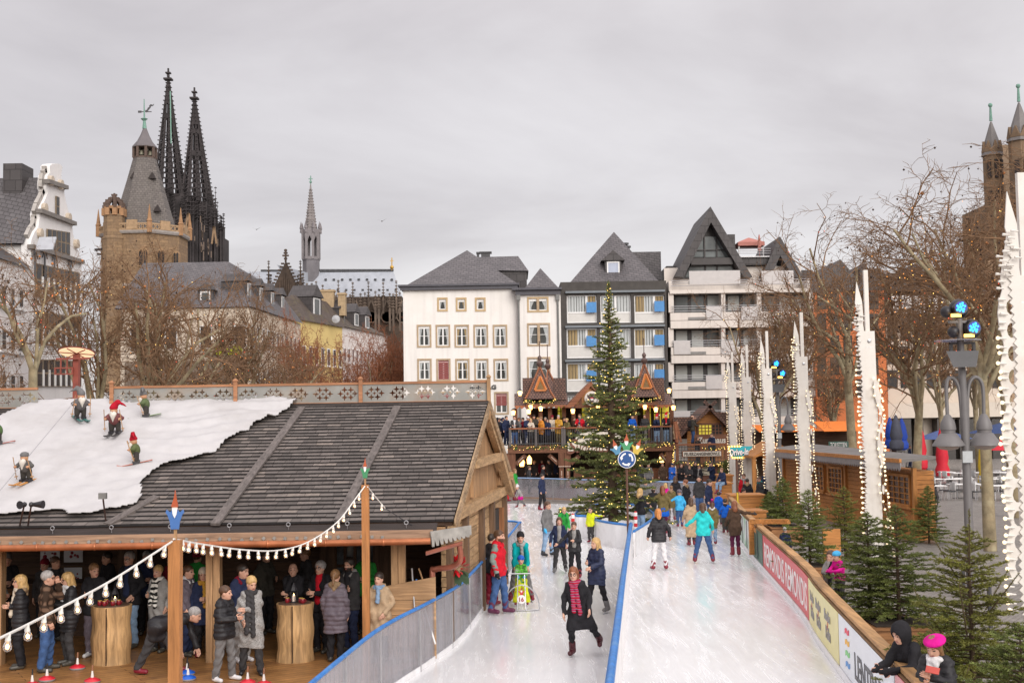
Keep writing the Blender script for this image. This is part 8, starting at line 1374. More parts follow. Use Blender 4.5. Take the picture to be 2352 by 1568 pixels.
# parasols, tables, chairs on the square
REDC,BLC,YC_=plain('red_canvas',(.55,.012,.03),.7,.12),plain('blue_canvas',(.012,.06,.40),.7,.15),plain('yellow_canvas',(.62,.42,.02),.7,.12);GRC=plain('slate_canvas',(.06,.065,.09),.8,.2)
def parasol(u,vt,vb,Y,w,mat,lab,opened=0):
 a,b=W(u,vt,Y),W(u,vb,Y);b=V3(a[0],Y,-.08);H=a[2]+.08;z0=W(u,vb,Y)[2]+.08;t=thing('parasol',b,lab,'parasol','parasols on the square');mb=MB();mb.tube([V3(0,0,0),V3(0,0,H)],.035,6);mb.lathe([(.3,0),(.3,.08),(.05,.1)],(0,0,0),10);link('pole',mb.mesh('pole',STEELP,40),t);mb=MB()
 if opened:mb.lathe([(w,H-.75),(w*.98,H-.72),(.05,H)],(0,0,0),8)
 else:
  h_=H-z0;mb.lathe([(w*.6,z0),(w*.95,z0+h_*.06),(w,z0+h_*.2),(w*.72,z0+h_*.3),(w*.9,z0+h_*.42),(w*.6,z0+h_*.75),(w*.2,H-.06),(.02,H)],(0,0,0),14);v=mb.v[-1];a_=np.arctan2(v[:,1],v[:,0]);r_=1+.1*np.sin(a_*7);v[:,0]*=r_;v[:,1]*=r_
 link('canopy',mb.mesh('canopy',mat,35),t);mb=MB();mb.ball((0,0,H+.04),.07,6);link('knob',mb.mesh('knob',WHITE,40),t)
for a in ((2112,972,1080,84,.46,REDC,'slimmer closed red parasol on the left'),(2161,980,1102,80,.46,REDC,'closed red parasol tied at the foot beside the lamp post'),(2256,1000,1122,70,.34,YC_,'closed yellow parasol right of the mottled tree trunk'),(2043,958,1030,90,.42,BLC,'left of two closed blue parasols above the kiosk roof'),(2071,960,1033,88,.42,BLC,'right of two closed blue parasols above the kiosk roof'),(2057,953,1034,86,.5,GRC,'closed slate grey parasol between the two blue ones'),(2165,985,0,95,2.3,plain('faded_blue_canvas',(.06,.10,.26),.7),'open faded blue parasol behind the red closed ones',1),(2300,970,0,88,2.6,plain('navy_canvas',(.03,.06,.17),.7),'open navy blue parasol at the right edge',1),(2310,1003,0,72,1.4,REDC,'open red parasol at the right edge',1)):parasol(*a)
def lp(nm,f,mat,par=None):mb=MB();f(mb);return link(nm,mb.mesh(nm,mat),par)
tb0=thing('cafe_table',(0,0,-.08),'white topped cafe table on the cobbled square','table','cafe tables on the square');lp('tabletop',lambda m:m.b2((-.45,-.4,.72),(.45,.4,.75)),WHITE,tb0);lp('leg',lambda m:(m.b2((-.03,-.03,0),(.03,.03,.72)),m.b2((-.25,-.03,0),(.25,.03,.03))),DKMET,tb0)
chr0=thing('cafe_chair',(0,0,-.08),'black and white cafe chair at a table on the cobbled square','chair','cafe chairs on the square');lp('seat',lambda m:m.b2((-.22,-.22,.43),(.22,.22,.47)),plain('chair_black',(.03,.03,.035),.5),chr0);lp('backrest',lambda m:m.b2((-.22,.18,.5),(.22,.22,.88)),plain('chair_white',(.62,.62,.62),.4),chr0)
for x,y in ((-.19,-.19),(.19,-.19),(-.19,.19),(.19,.19)):lp('leg',lambda m:m.b2((x-.015,y-.015,0),(x+.015,y+.015,.43)),STEELP,chr0)
tabs=[];rg=random.Random(4);bpy.context.view_layer.update()
for i in range(18):
 u=2128+(i % 6)*40+rg.uniform(-8,8)+(i//6)*13;Y=(76,69,63)[i//6]+rg.uniform(-1,1);X=W(u,1100,Y)[0];o=tb0 if i ==0 else copy_tree(tb0);o.location=(X,Y,-.08);o['label']='white topped cafe table on the cobbled square'
 for dx,rz in ((-.72,pi/2),(.72,-pi/2)):c_=chr0 if (i ==0 and dx <0) else copy_tree(chr0);c_.location=(X+dx,Y+rg.uniform(-.1,.1),-.08);c_.rotation_euler=(0,0,rz+rg.uniform(-.3,.3))
for u,Y,lab in ((2130,90,'dark street bollard beyond the kiosk'),(2204,30,'dark bollard left of the lamp post'),(2262,26,'dark bollard right of the lamp post')):p=V3(W(u,1100,Y)[0],Y,-.08);mb=MB();mb.lathe([(.05,0),(.05,.85),(.065,.87),(.05,.95),(.01,.97)],p,8);solo('bollard',mb,DKMET,lab,'bollard')
# bulb strings on their posts
P1,P2=W(403,1240,13.2),W(839,1113,21.6);PW=wood('post_pine',(.46,.20,.07),2,.3,.55,1,0)
for p,w,zt,lab,c1 in ((P1,.125,P1[2],'front square timber post with a blue gnome cutout on top',(.06,.16,.42)),(P2,.125,P2[2],'square timber post with a green gnome cutout at the fence corner',(.05,.25,.11))):
 mb=MB();mb.b2((p[0]-w/2,p[1]-w/2,0),(p[0]+w/2,p[1]+w/2,zt));t=solo('timber_post',mb,PW,lab,'post',org=(p[0],p[1],0));g_=thing('gnome_cutout',V3(p[0],p[1],zt+.02),'painted wooden gnome in '+('blue' if c1[2] >.3 else 'green')+' coat with red pointed hat on a post','figure');gnome_cutout(g_,V3(p[0],p[1]-.02,zt+.12),.36 if c1[2] <.3 else .42,c1,(.42,.10,.05),0,.62);mb=MB();mb.b2((p[0]-.015,p[1]-.01,zt),(p[0]+.015,p[1]+.01,zt+.14));part('stick',mb,OLD,g_)
CORD=plain('white_cord',(.74,.71,.66),.5,.05);gm_=MB();gm_.lathe([(.012,-.045),(.022,-.058),(.032,-.085),(.03,-.108),(.016,-.122),(.002,-.126)],(0,0,0),12);GLB=clear('bulb_glass',(.98,.93,.88),.10,.3,.05,.05);GM=gm_.mesh('glass',GLB,60);fm=MB();fm.lathe([(.003,-.07),(.014,-.082),(.012,-.1),(.003,-.106)],(0,0,0),8);FM=fm.mesh('filament',glow('filament',(1,.55,.22),9),60);sk=MB();sk.lathe([(.014,.006),(.018,0),(.018,-.03),(.021,-.034),(.021,-.05),(.014,-.054)],(0,0,0),10);SK=sk.mesh('bulb',CORD,50)
def string_light(pts,n,lab,f0=.02,f1=.98):
 P=smooth_path(pts,8);P=[V3(*p) for p in P];t=thing('string_light',P[0],lab,'string lights');mb=MB();mb.tube(P,.011,6);part('cord',mb,CORD,t,60);L=np.concatenate([[0],np.cumsum([np.linalg.norm(b-a) for a,b in zip(P,P[1:])])])
 for i in range(n):
  s=L[-1]*(f0+(f1-f0)*i/max(1,n-1));j=min(len(P)-2,np.searchsorted(L,s)-1 if s >0 else 0);q=P[j]+(P[j+1]-P[j])*(s-L[j])/(L[j+1]-L[j]);o=link('bulb',SK,t);o.location=Vector(q-P[0]);o.rotation_euler=(random.Random(i).uniform(-.2,.2),random.Random(i+9).uniform(-.15,.15),0);link('glass',GM,o);link('filament',FM,o)
string_light([W(-60,1492,8.2),W(20,1455,8.9),W(130,1400,10),W(250,1336,11.4),W(345,1276,12.5),W(395,1243,13.1)],12,'bulb string rising from the bottom left corner to the front post',.06,.96)
string_light([P1+V3(0,-.07,.02),W(470,1250,14.6),W(560,1262,16),W(640,1263,17.2),W(710,1243,18.5),W(775,1198,20),W(820,1140,21.2),P2+V3(0,-.07,-.02)],25,'sagging bulb string between the two timber posts',.05,.97)
string_light([P2+V3(.05,-.07,-.03),W(862,1140,22),W(884,1166,22.4)],2,'short bulb string running down from the second timber post',.35,.85)
mb=MB();mb.tube([W(884,1166,22.4),W(930,1196,22.7),W(960,1214,22.8)],.008,5);solo('black_cable',mb,BLK,'thin black cable from the bulb string to the hut eaves','cable');mb=MB();mb.tube([onroof(-20,1150,.3),onroof(168,925,.9)],.008,5);solo('tension_wire',mb,STEELP,'thin steel wire crossing the snow cloth at the left','wire')
# log tables with mugs and lanterns
BARKL=wood('peeled_log',(.52,.32,.15),2,.55,.6,.7,0,.012,.22);END_=plain('log_end',(.40,.24,.11),.7,.3,12)
def log_table(u,vb,w,H,lab,seed):
 c_=G(u,vb,0);rg=random.Random(seed);t=thing('log_table',c_,lab,'log table');mb=MB();n=20;V,r0=[],w/2;ph=[rg.uniform(0,6) for _ in range(4)]
 prof=[(r0*1.04+.015*sin(i*1.3+seed),H*i/9) for i in range(10)];mb.lathe(prof,(0,0,0),n);v=mb.v[-1];a=np.arctan2(v[:,1],v[:,0]);f=1+.05*np.sin(2*a+ph[0])+.03*np.sin(5*a+ph[1]+v[:,2])+.02*np.sin(9*a+ph[2]);v[:,0]*=f;v[:,1]*=f;link('log',mb.mesh('log',BARKL,50),t);mb=MB();mb.lathe([(r0*.98,H+.002),(r0*.96,H+.012)],(0,0,0),n);link('top',mb.mesh('top',plain('dark_top',(.12,.07,.045),.5,.3),None),t);mb=MB();mb.b2((.0,-r0*1.12,.02),(.012,-r0*.9,H-.01));link('crack',mb.mesh('crack',plain('dark_crack',(.05,.025,.012),.9),None),t);return c_
MUG=plain('mug_red',(.22,.012,.02),.3,.2);MUGR=plain('mug_rim',(.55,.35,.08),.4)
def mug(p,lab):mb=MB();mb.lathe([(.03,0),(.042,.02),(.042,.06),(.035,.085),(.03,.085)],p,12);q_=[p+V3(.04+.025*sin(x),0,.045+.025*cos(x)) for x in np.linspace(0,pi,6)];mb.tube(q_,.006,5);t=solo('mug',mb,MUG,lab,'mug','mulled wine mugs',smooth=40,org=p);mb=MB();mb.lathe([(.037,.083),(.037,.093),(.03,.093)],p,12);part('rim',mb,MUGR,t)
c1=log_table(257,1522,.66,1.08,'upright log used as a table behind the bulb string',3);c2=log_table(678,1516,.63,1.07,'upright cracked log used as a table with a lantern on top',8)
for c_,H,offs in ((c1,1.095,((-.2,-.1),(-.09,-.17),(.06,-.15),(.14,-.05),(-.13,.05))),(c2,1.085,((-.14,-.02),(.12,-.06),(.17,-.13)))):
 for i,(x,y) in enumerate(offs):mug(c_+V3(x,y,H),('dark red mug on the left log table' if c_ is c1 else 'dark red mug on the cracked log table beside the lantern'))
def lantern(p,h,lab):t=thing('candle_lantern',p,lab,'lantern');mb=MB();mb.lathe([(.07,0),(.07,.02)],p,6);[mb.tube([p+V3(.065*cos(a),.065*sin(a),.02),p+V3(.065*cos(a),.065*sin(a),h*.62)],.005,4) for a in np.arange(6)*pi/3];mb.lathe([(.075,h*.62),(.05,h*.8),(.02,h*.95),(.01,h)],p,6);part('frame',mb,BLK,t);mb=MB();mb.lathe([(.035,.02),(.035,h*.35)],p,10);part('candle',mb,plain('candle_wax',(.75,.62,.52),.5,.05),t);mb=MB();mb.ball(p+V3(0,0,h*.4),.012,6,1.6);part('flame',mb,WARM,t)
lantern(c2+V3(-.02,.0,1.085),.36,'black candle lantern on the cracked log table');lantern(c1+V3(.03,.08,1.095),.3,'dark candle lantern on the left log table')
a=G(490,1500,0);t=thing('standing_shelf',a,'round wooden standing shelf fixed to the hut post','table');mb=MB();mb.lathe([(.36,1.02),(.38,1.04),(.38,1.09),(.36,1.1)],a+V3(-.08,.25,0),16);part('tabletop',mb,wood('shelf_wood',(.33,.16,.065),0),t)
a=G(-8,1480,0);t=thing('standing_shelf',a,'wooden table corner cut off at the left picture edge','table');mb=MB();mb.lathe([(.36,1.02),(.38,1.04),(.38,1.09),(.36,1.1)],a,16);part('tabletop',mb,wood('shelf_wood',(.33,.16,.065)),t);mb=MB();mb.tube([a,a+V3(0,0,1.02)],.06,8);part('leg',mb,DARKW,t)
# curling stocks on the deck
for u,v,col,lab in ((178,1535,0,'red curling stock with pale handle behind the row'),(108,1562,0,'red curling stock with black handle'),(212,1566,0,'red curling stock with purple handle'),(74,1576,0,'red curling stock cut by the bottom edge at the left'),(432,1560,1,'front blue curling stock behind the front timber post'),(430,1548,1,'rear blue curling stock behind the front timber post'),(569,1570,0,'red curling stock before the boy in white shoes'),(606,1574,0,'red curling stock with brown handle right of another')):
 p=G(u,v,.01);t=thing('curling_stock',p,lab,'curling stock','curling stocks on the deck');cm=plain('stock_blue',(.01,.10,.50),.35) if col else plain('stock_red',(.55,.02,.035),.35);mb=MB();mb.lathe([(.135,0),(.14,.012),(.14,.03)],(0,0,0),20);link('sole',mb.mesh('sole',plain('sole_grey',(.25,.24,.25),.5),40),t);mb=MB();mb.lathe([(.14,.03),(.13,.05),(.05,.085),(.03,.09)],(0,0,0),20);link('body',mb.mesh('body',cm,40),t);mb=MB();mb.lathe([(.03,.088),(.022,.14),(.014,.2)],(0,0,0),10);link('cone',mb.mesh('cone',plain('stock_cream',(.70,.60,.40) if u % 2 else (.72,.70,.68),.5),40),t);mb=MB();mb.tube([V3(0,0,.2),V3(.005,0,.3)],.014,8);link('handle',mb.mesh('handle',BLK if u in (108,74,432,430) else plain('handle_brown',(.30,.14,.08),.5),40),t)
# skiing gnomes on the cloth
def gnome(u,v,hpx,yaw,coat,hat,ski,lab,hatdir=1,poles=1):
 p=onroof(u,v,.14);s=hpx*1.25/(F/p[1]);Ax=lambda *a:np.array(a,float)*s;t=thing('skiing_gnome',p,lab,'garden gnome','skiing gnomes on the hut roof',R_(yaw));h=.028*s/.6;E=lambda c_,r,k=.03:('e',Ax(*c_),np.array(r)*s,np.eye(3),k*s);Cc=lambda a,b,ra,rb,k=.03:('c',Ax(*a),Ax(*b),ra*s,rb*s,k*s)
 def put(nm,P,m,mod=None):V,Q=field(P,h,mod,.02);link(nm,npmesh(nm,V,Q,m),t)
 put('body',[E((0,0,.68),(.11,.11,.12)),Cc((0,-.1,.68),(0,-.13,.67),.03,.035)]+[Cc((i*.2,-.16,.47),(i*.2,-.2,.47),.05,.045) for i in (1,-1)],plain('gnome_skin',(.52,.27,.15),.6))
 put('coat',[E((0,0,.44),(.17,.15,.2))]+[Cc((i*.13,0,.54),(i*.23,-.03,.46),.07,.06) for i in (1,-1)]+[Cc((i*.23,-.03,.46),(i*.2,-.15,.47),.06,.05) for i in (1,-1)],cloth(coat));put('trousers',[Cc((i*.09,0,.32),(i*.1,-.03,.1),.09,.07) for i in (1,-1)],cloth((.05,.045,.04)))
 put('beard',[E((0,-.1,.6),(.11,.07,.1)),Cc((0,-.12,.56),(0,-.16,.4),.08,.03)],cloth((.62,.58,.52)));put('hat',[E((0,.01,.76),(.13,.13,.07)),Cc((0,.01,.8),(hatdir*.12,.03,.93),.1,.07),Cc((hatdir*.12,.03,.93),(hatdir*.34,.05,.8),.06,.025)] if hatdir else [E((0,.02,.76),(.13,.13,.09))],cloth(hat))
 for i in (1,-1):
  mb=MB();q_=[Ax(i*.1,-.62,.09),Ax(i*.1,-.5,.035),Ax(i*.1,.42,.02)];[mb.beam(a,b,.085*s,.022*s) for a,b in zip(q_,q_[1:])];link('ski',mb.mesh('ski',plain('ski_%02d%02d' % (ski[0]*99,ski[1]*99),ski,.5,.2)),t);mb=MB();mb.tube([Ax(i*.22,-.18,.75),Ax(i*.26,-.1,.1)],.012*s,5);mb.lathe([(.05*s,-.006),(.05*s,.006)],Ax(i*.255,-.11,.18),10);link('ski_pole',mb.mesh('ski_pole',OLD),t);mb=MB();mb.box(Ax(i*.1,-.05,.06),Ax(.1,.22,.09));link('boot',mb.mesh('boot',BLK),t)
 o=t;o.rotation_euler=(R_(12),0,R_(yaw))
GY,RDH=(.16,.155,.155),(.42,.01,.025)
for a in ((183,962,62,35,(.12,.11,.11),GY,(.04,.16,.14),'gnome in grey pointed cap with teal skis near the ridge',-1),(265,996,64,0,(.16,.06,.06),RDH,(.05,.045,.045),'gnome in red pointed cap facing the camera with raised poles',1),(340,957,56,-80,(.10,.13,.06),GY,(.18,.25,.12),'gnome in grey cap gliding sideways on pale green skis',1),(318,1064,60,-75,(.10,.12,.05),RDH,(.42,.13,.09),'gnome in red cap gliding sideways on red skis',1),(63,1106,66,-15,(.10,.095,.09),GY,(.55,.25,.06),'gnome in round grey cap coming downhill on orange skis',0),(2,1020,60,-70,(.08,.14,.05),RDH,(.38,.10,.08),'gnome in red cap on red skis cut off at the left edge',1)):gnome(*a[:7],a[7],a[8])
# roof floodlights
for (u,v,u1,v1),kind,lab in (((56,1158,45,1208),0,'left of two black spotlights on stalks above the eaves'),((72,1158,64,1208),1,'right of two black spotlights on stalks above the eaves'),((236,1139,243,1196),2,'grey work floodlight on a leaning stalk above the eaves')):
 a,b=onroof(u1,v1,.02),onroof(u,v,.75);t=thing('roof_floodlight',a,lab,'floodlight');mb=MB();mb.tube([a,b],.016,6);part('stalk',mb,plain('rusty_stalk',(.10,.06,.05),.6),t);mb=MB()
 if kind ==2:mb.b2(b-V3(.07,.04,.05),b+V3(.07,.04,.06))
 else:d=V3(-.02,-.06,.0) if kind ==0 else V3(.12,-.02,0);mb.tube([b,b+d,b+d*1.9],[.03,.05,.075],12);mb.ball(b,.05,8)
 part('head',mb,plain('flood_grey',(.17,.17,.165),.5) if kind ==2 else BLK,t,40)
# poinsettias, tools, skating aid
for u,v,Y,lab,sc in ((1050,1302,24.6,'big red poinsettia wreath on the hut corner behind the fence',1.),(1134,1249,31.5,'red poinsettia at the hut door behind the man in the red jacket',.9)):
 p=W(u,v,Y);t=thing('poinsettia',p,lab,'flower');rg=random.Random(3);mb,m2=MB(),MB()
 for i in range(60):a=rg.uniform(0,2*pi);e=rg.uniform(-.6,1.2);d=V3(cos(a)*cos(e),-abs(sin(a)*cos(e))*.8,sin(e));c_=p+d*.13*sc;x=np.cross(d,V3(0,.3,1));x /= np.linalg.norm(x);l=d+V3(rg.uniform(-.7,.7),rg.uniform(-.7,.2),rg.uniform(-.7,.7));l=l/np.linalg.norm(l)*.16*sc;mb.add([c_,c_+l*.5+x*.045*sc,c_+l,c_+l*.5-x*.045*sc],[(0,1,2,3)])
 for i in range(26):a=rg.uniform(0,2*pi);d=V3(cos(a)*.18*sc,-.05,-.16*sc+rg.uniform(-.12,.06));m2.add([p+d*.4,p+d+V3(.05,0,.02),p+d*1.35,p+d+V3(-.05,0,-.02)],[(0,1,2,3)])
 part('blossom',mb,plain('poinsettia_red',(.55,.008,.015),.55,.3,8),t);part('leaf',m2,plain('leaf_dark',(.03,.07,.025),.6,.3),t)
for (ua,va),(ub,vb),Y,col,lab in (((956,1330),(1000,1478),23.2,1,'white broom with blue grip leaning behind the fence'),((962,1305),(988,1380),23.5,0,'brown wooden stick leaning against the plank wall'),((946,1305),(952,1395),23.3,2,'grey metal rod leaning by the hut corner')):
 a,b=W(ua,va,Y),W(ub,vb,Y-.4);t=thing('leaning_tool',b,lab,'tool');mb=MB();mb.tube([a,b],.016,6);part('shaft',mb,(OLD,WPRT,STEELP)[col if col != 0 else 0] if col != 0 else OLD,t)
 if col ==1:mb=MB();mb.tube([a,a*.88+b*.12],.02,6);part('grip',mb,BLUE,t)
p=G(1198,1396);t=thing('skating_aid',p,'tubular steel skating aid with number 16 plate pushed by a child','skating aid');mb=MB();hp=[V3(.42*cos(x),-.32+.0,0)+V3(0,-.1*sin(x),.02+.58*sin(x)) for x in np.linspace(0,pi,13)];mb.tube(hp,.016,7);mb.tube([V3(.42*cos(x),-.32-.16*sin(x),.02) for x in np.linspace(0,pi,9)],.016,7)
for i in (.1,-.1):mb.tube([V3(i,-.5,.02),V3(i*.8,-.1,.8)],.014,6)
mb.tube([V3(-.24,-.08,.82),V3(.24,-.08,.82)],.016,6);link('frame',mb.mesh('frame',STEEL,50),t);mb=MB();mb.lathe([(.1,0),(.1,.01)],(0,0,0),18);mb.v[-1]=mb.v[-1][:,[0,2,1]]*V3(1,-1,1)+V3(0,-.42,.27);link('number_plate',mb.mesh('number_plate',WPRT),t);text('number','16',.11,.1,plain('number_red',(.35,.02,.02),.5),t,frame((0,-.44,.27),(1,0,0),(0,0,1)),.006,0,.02);gnome_cutout(t,V3(p[0],p[1]-.36,p[2]+.36),.2,(.6,.05,.05),(.3,.28,.27))
for u,v,Y,s_,lab in ((877,508,120,.9,'gull flying alone in the grey sky'),(589,797-290+20,250,1.6,'pale gull by the town hall balustrade'),(838,925,1,0,'')):
 if s_:p=W(u,v,Y);mb=MB();mb.add([p,p+V3(-.6,0,.25)*s_,p+V3(-.35,.2,.18)*s_,p+V3(.6,0,.3)*s_,p+V3(.35,.2,.2)*s_,p+V3(0,.3,.02)*s_],[(0,2,1),(0,3,4),(0,5,2),(0,4,5)]);mb.tube([p+V3(0,-.25,0)*s_,p,p+V3(0,.35,0)*s_],[.02,.07*s_,.02],6);solo('gull',mb,plain('gull_grey',(.16,.15,.15) if s_ <1 else (.6,.6,.6),.7),lab,'bird')
# ---------------------------------------------------------------- people
CL=dict(k=(.020,.019,.022),n=(.022,.03,.07),d=(.05,.048,.05),g=(.16,.155,.155),G=(.30,.29,.28),b=(.05,.10,.23),l=(.22,.32,.46),w=(.66,.65,.66),r=(.55,.012,.025),t=(.0,.30,.32),q=(.03,.56,.56),e=(.46,.33,.21),o=(.15,.115,.045),m=(.50,.27,.04),O=(.60,.22,.02),B=(.01,.10,.48),s=(.06,.40,.72),p=(.14,.115,.14),P=(.10,.015,.05),z=(.075,.045,.03),R=(.19,.01,.025),f=(.28,.19,.11),j=(.62,.01,.25),v=(.03,.30,.05),y=(.62,.68,.02),c=(.60,.52,.42),x=(.06,.055,.045))
DEC,BAL=.006,None
def pp(label,at,H,face,top,legs='k',hair='brown short',**k):
 """top: colour letter, cloth, length"""
 if len(at) ==2:p=G(at[0],at[1],0)
 else:p=W(at[0],960,at[1]);p[2]=at[2]
 t=top.split();kw=dict(k);C_=lambda x:CL[x] if isinstance(x,str) and len(x) ==1 else x
 for n in ('scarf','gloves','hood','inner','skirt','bag','shoes'):
  if n in kw:kw[n]=C_(kw[n])
 if 'hat' in kw:h=kw['hat'].split();kw['hat']=(CL[h[0]],h[1])+((CL[h[2]],) if len(h) >2 else ())
 kw.setdefault('shoes',CL['R'] if kw.get('skates') else CL['x']);hr=hair.split() if hair else None
 return person(label,p,H,face,F/p[1],(CL[t[0]],t[1],t[2]),CL[legs],hair=hr,**kw)
ST,SP2=((.10,-.03,0),(-.08,.05,0)),((.15,0,0),(-.15,0,0))
hg,sk_,wf=dict(group='people drinking under the hut roof'),dict(skates=True,group='skaters on the ice'),dict(fem=True)
# under the hut roof
pp('man in grey knit beanie and black jacket at the far left',(20,26,DEC),1.78,25,'k coat hip','k',hat='g beanie',arms=('hold','cross'),**hg)
pp('woman with grey headband and cream scarf, arms crossed in a black coat',(47,1535),1.7,-75,'k puffer thigh','k','blond bob',hat='g band',scarf='c',arms=('cross','cross'),hood='f',**wf,**hg)
pp('person in grey jumper cut off by the left edge',(-14,1505),1.72,60,'G hoodie hip','d',arms=('hold','hold'),**hg)
pp('grey haired man in brown plaid jacket and jeans, hand at his mouth',(108,1541),1.8,112,'z plaid hip','b','grey short',arms=('mouth','hang'),feet=ST,glasses=True,collar=.01,**hg)
pp('blonde woman with glasses and pale scarf in a black coat',(158,1526),1.7,-50,'k puffer thigh','d','blond bob',scarf='w',arms=('hold','low'),glasses=True,head=(-15,12),**wf,**hg)
pp('child in dark red hat behind the plaid jacket man',(106,26.2,DEC),1.62,0,'d coat hip',hat='R pom R',kid=True,**hg)
pp('young man in black hoodie and brown trousers beside the left log table',(216,1508),1.78,-5,'k hoodie hip','p','lightbrown short',arms=('low','hold'),head=(50,5),shoes='w',**hg)
pp('tall man in open black jacket over a blue shirt and pale jeans',(298,1487),1.9,-20,'k coat hip','l','grey short',inner='n',arms=('pocket','low'),glasses=True,**hg)
pp('woman in grey coat with black and white striped scarf',(364,1497),1.68,-20,'G coat mid','k','blond short',scarf=((.7,.7,.68),'zebra'),arms=('low','hold'),tail=1.3,**wf,**hg)
pp('man bending far forward to pick up a blue curling stock',(368,1548),1.76,88,'k shiny hip','d','grey short',lean=78,feet=((.03,-.2,0),(-.03,.22,0)),hip=(0,.03,.5),arms=((.0,-.10,-.33),(.02,.02,-.3)),shoes='R',scarf=None,**hg)
pp('man in brown and grey jacket half hidden by the front timber post',(430,1506),1.72,75,'p coat hip','n',hood='w',arms=('hold','low'),**hg)
pp('person in green jacket seen from behind near the hut wall',(452,26,DEC),1.76,170,'v coat hip','k',hat='R beanie',**hg)
pp('woman with yellow scarf and beige beanie beside the hut post',(467,1506),1.66,15,'n coat thigh','k','brown long',hat='c beanie',scarf='m',arms=('hold','hang'),shoes='R',**wf,**hg)
pp('tall teenager in navy jacket with maroon hood',(556,1519),1.8,40,'n coat hip','G','dark short',hood='R',head=(25,5),shoes='w',**hg)
pp('boy in black padded jacket, grey jeans and white shoes',(516,1564),1.62,62,'k puffer hip','g','brown short',arms=('hold','hold'),shoes='w',kid=True,hood='k',feet=ST,head=(20,0),**hg)
pp('woman in long grey wool coat with dark scarf, looking down',(575,1549),1.72,12,'G tweed knee','d','blond bun',scarf='d',arms=('cross','pocket'),head=(25,15),feet=ST,shoes='k',tail=2.2,**wf,**hg)
pp('bald man in black resting his chin on his hand behind the cracked log',(672,24.2,DEC),1.72,8,'k coat hip','k','dark thin',arms=('cross','chin'),lean=14,scarf='k',head=(0,-10),**hg)
pp('grey haired man with glasses in black jacket over a red top',(735,24,DEC),1.74,-25,'k coat hip','k','grey curly',inner='r',glasses=True,arms=('hold','hold'),**hg)
pp('woman seen from behind in plum padded coat with fur hood',(771,1519),1.68,172,'p puffer mid','k','lightbrown pony',hood='f',flare=.02,**wf,**hg)
pp('bearded man in dark grey hooded jacket, arms crossed',(801,24,DEC),1.8,-28,'d hoodie hip','n','dark curly',beard=True,arms=('cross','cross'),inner='k',hood='G',**hg)
pp('smiling woman in beige duffel coat with hands in pockets',(868,22.9,DEC),1.64,-18,'e coat mid','k','dark short',arms=('pocket','pocket'),scarf='l',hood='e',tail=.2,wide=1.08,**wf,**hg)
for u,Y,tp,hr,fc,lab in ((128,25.6,'d coat hip','brown short',60,'person in dark grey squeezed behind the blonde woman'),(250,26.3,'k coat hip','dark short',-40,'dark haired person in black behind the left log table'),(338,26.4,'n coat hip','grey short',20,'grey haired person in navy in the back under the roof'),(397,25.8,'R coat hip','brown bob',-30,'person in dark red behind the striped scarf woman'),(608,26.2,'x coat hip','brown short',50,'person in brown behind the long grey coat'),(702,26.4,'d coat hip','lightbrown short',-60,'person in grey between the bald man and the red top'),(838,26,'v coat hip','dark short',-10,'person in green in the dark behind the bearded man')):pp(lab,(u,Y,DEC),1.74,fc,tp,'k',hr,arms=('hold','low'),**hg)
# skaters, left lane
pp('young woman skating towards the camera in black coat and red striped scarf',(1317,1506),1.7,-12,'k coat mid','k','auburn verylong',loose=-.008,flare=.012,shoes=(.075,.012,.018),scarf=((.5,.1,.1),'stripes'),arms=('low','hang'),feet=((.27,.17,.09),(-.01,0,0)),hip=(.075,.02,.505),side=-7,lean=9,glasses=True,tail=1.5,**wf,**sk_)
pp('girl with very long blond hair in navy padded jacket behind the red scarf skater',(1364,1408),1.66,-42,'n puffer thigh','k','blond verylong',loose=-.006,arms=('fwd','hold'),feet=((.14,.12,.0),(-.07,-.05,0)),head=(-15,0),shoes='g',**wf,**sk_)
pp('girl with long brown hair in open dark jacket holding hands with another',(1287,1315),1.56,-5,'n coat hip','d','brown long',inner='G',arms=('hang','low'),feet=((.1,.04,0),(-.1,-.08,0)),lean=8,shoes='g',**wf,**sk_)
pp('girl with hair bun in black jacket reaching out her arm',(1320,1327),1.52,-10,'k shiny hip','k','brown bun',inner='G',arms=('hold','out'),feet=ST,lean=8,**wf,**sk_)
pp('teenage boy in grey jacket and pale jeans on black skates',(1259,1278),1.72,55,'g coat hip','l','brown short',shoes='k',gloves='s',feet=ST,**sk_)
pp('blond boy bending forward in green jacket',(1293,1262),1.5,10,'v coat hip','d','blond short',lean=32,arms=('down','down'),hood='n',kid=True,**sk_)
pp('small boy in bright yellow jacket holding the island rail',(1358,1247),1.2,-30,'y hiviz hip','d','dark short',kid=True,arms=('side','hang'),hood='k',**sk_)
pp('man in red jacket with grey sleeves and jeans standing on skates',(1146,1410),1.86,68,'r coat hip','b','brown short',beard=True,gloves='k',hood='r',sleeves=(.2,.24,.22),feet=((.08,-.07,0),(-.08,.06,0)),shoes='P',**sk_)
pp('woman with teal gloves and pink trousers half hidden by the red jacket man',(1130,1391),1.66,150,'k coat hip','R','dark short',gloves='t',arms=('low','hang'),**wf,**sk_)
pp('woman in teal jacket and black beanie leaning over a child',(1197,1381),1.72,2,'t coat hip','g','brown short',hat='k beanie',lean=24,scarf='G',arms=('down','down'),feet=SP2,tail=.3,**wf,**sk_)
pp('child in blue helmet, green patterned jacket and yellow trousers',(1198,1391),1.1,0,'v camo hip','y',None,hat='B helmet',kid=True,arms=('fwd','fwd'),gloves='s',feet=((.12,0,0),(-.12,0,0)),loose=.02,**sk_)
pp('small child in grey jacket and pink skirt skating beside the far hut corner',(1192,1167),1.12,-70,'G coat hip','g',None,hat='w pom',kid=True,skirt='j',lean=24,feet=((.1,.24,.06),(0,-.1,0)),arms=('down','down'),**sk_)
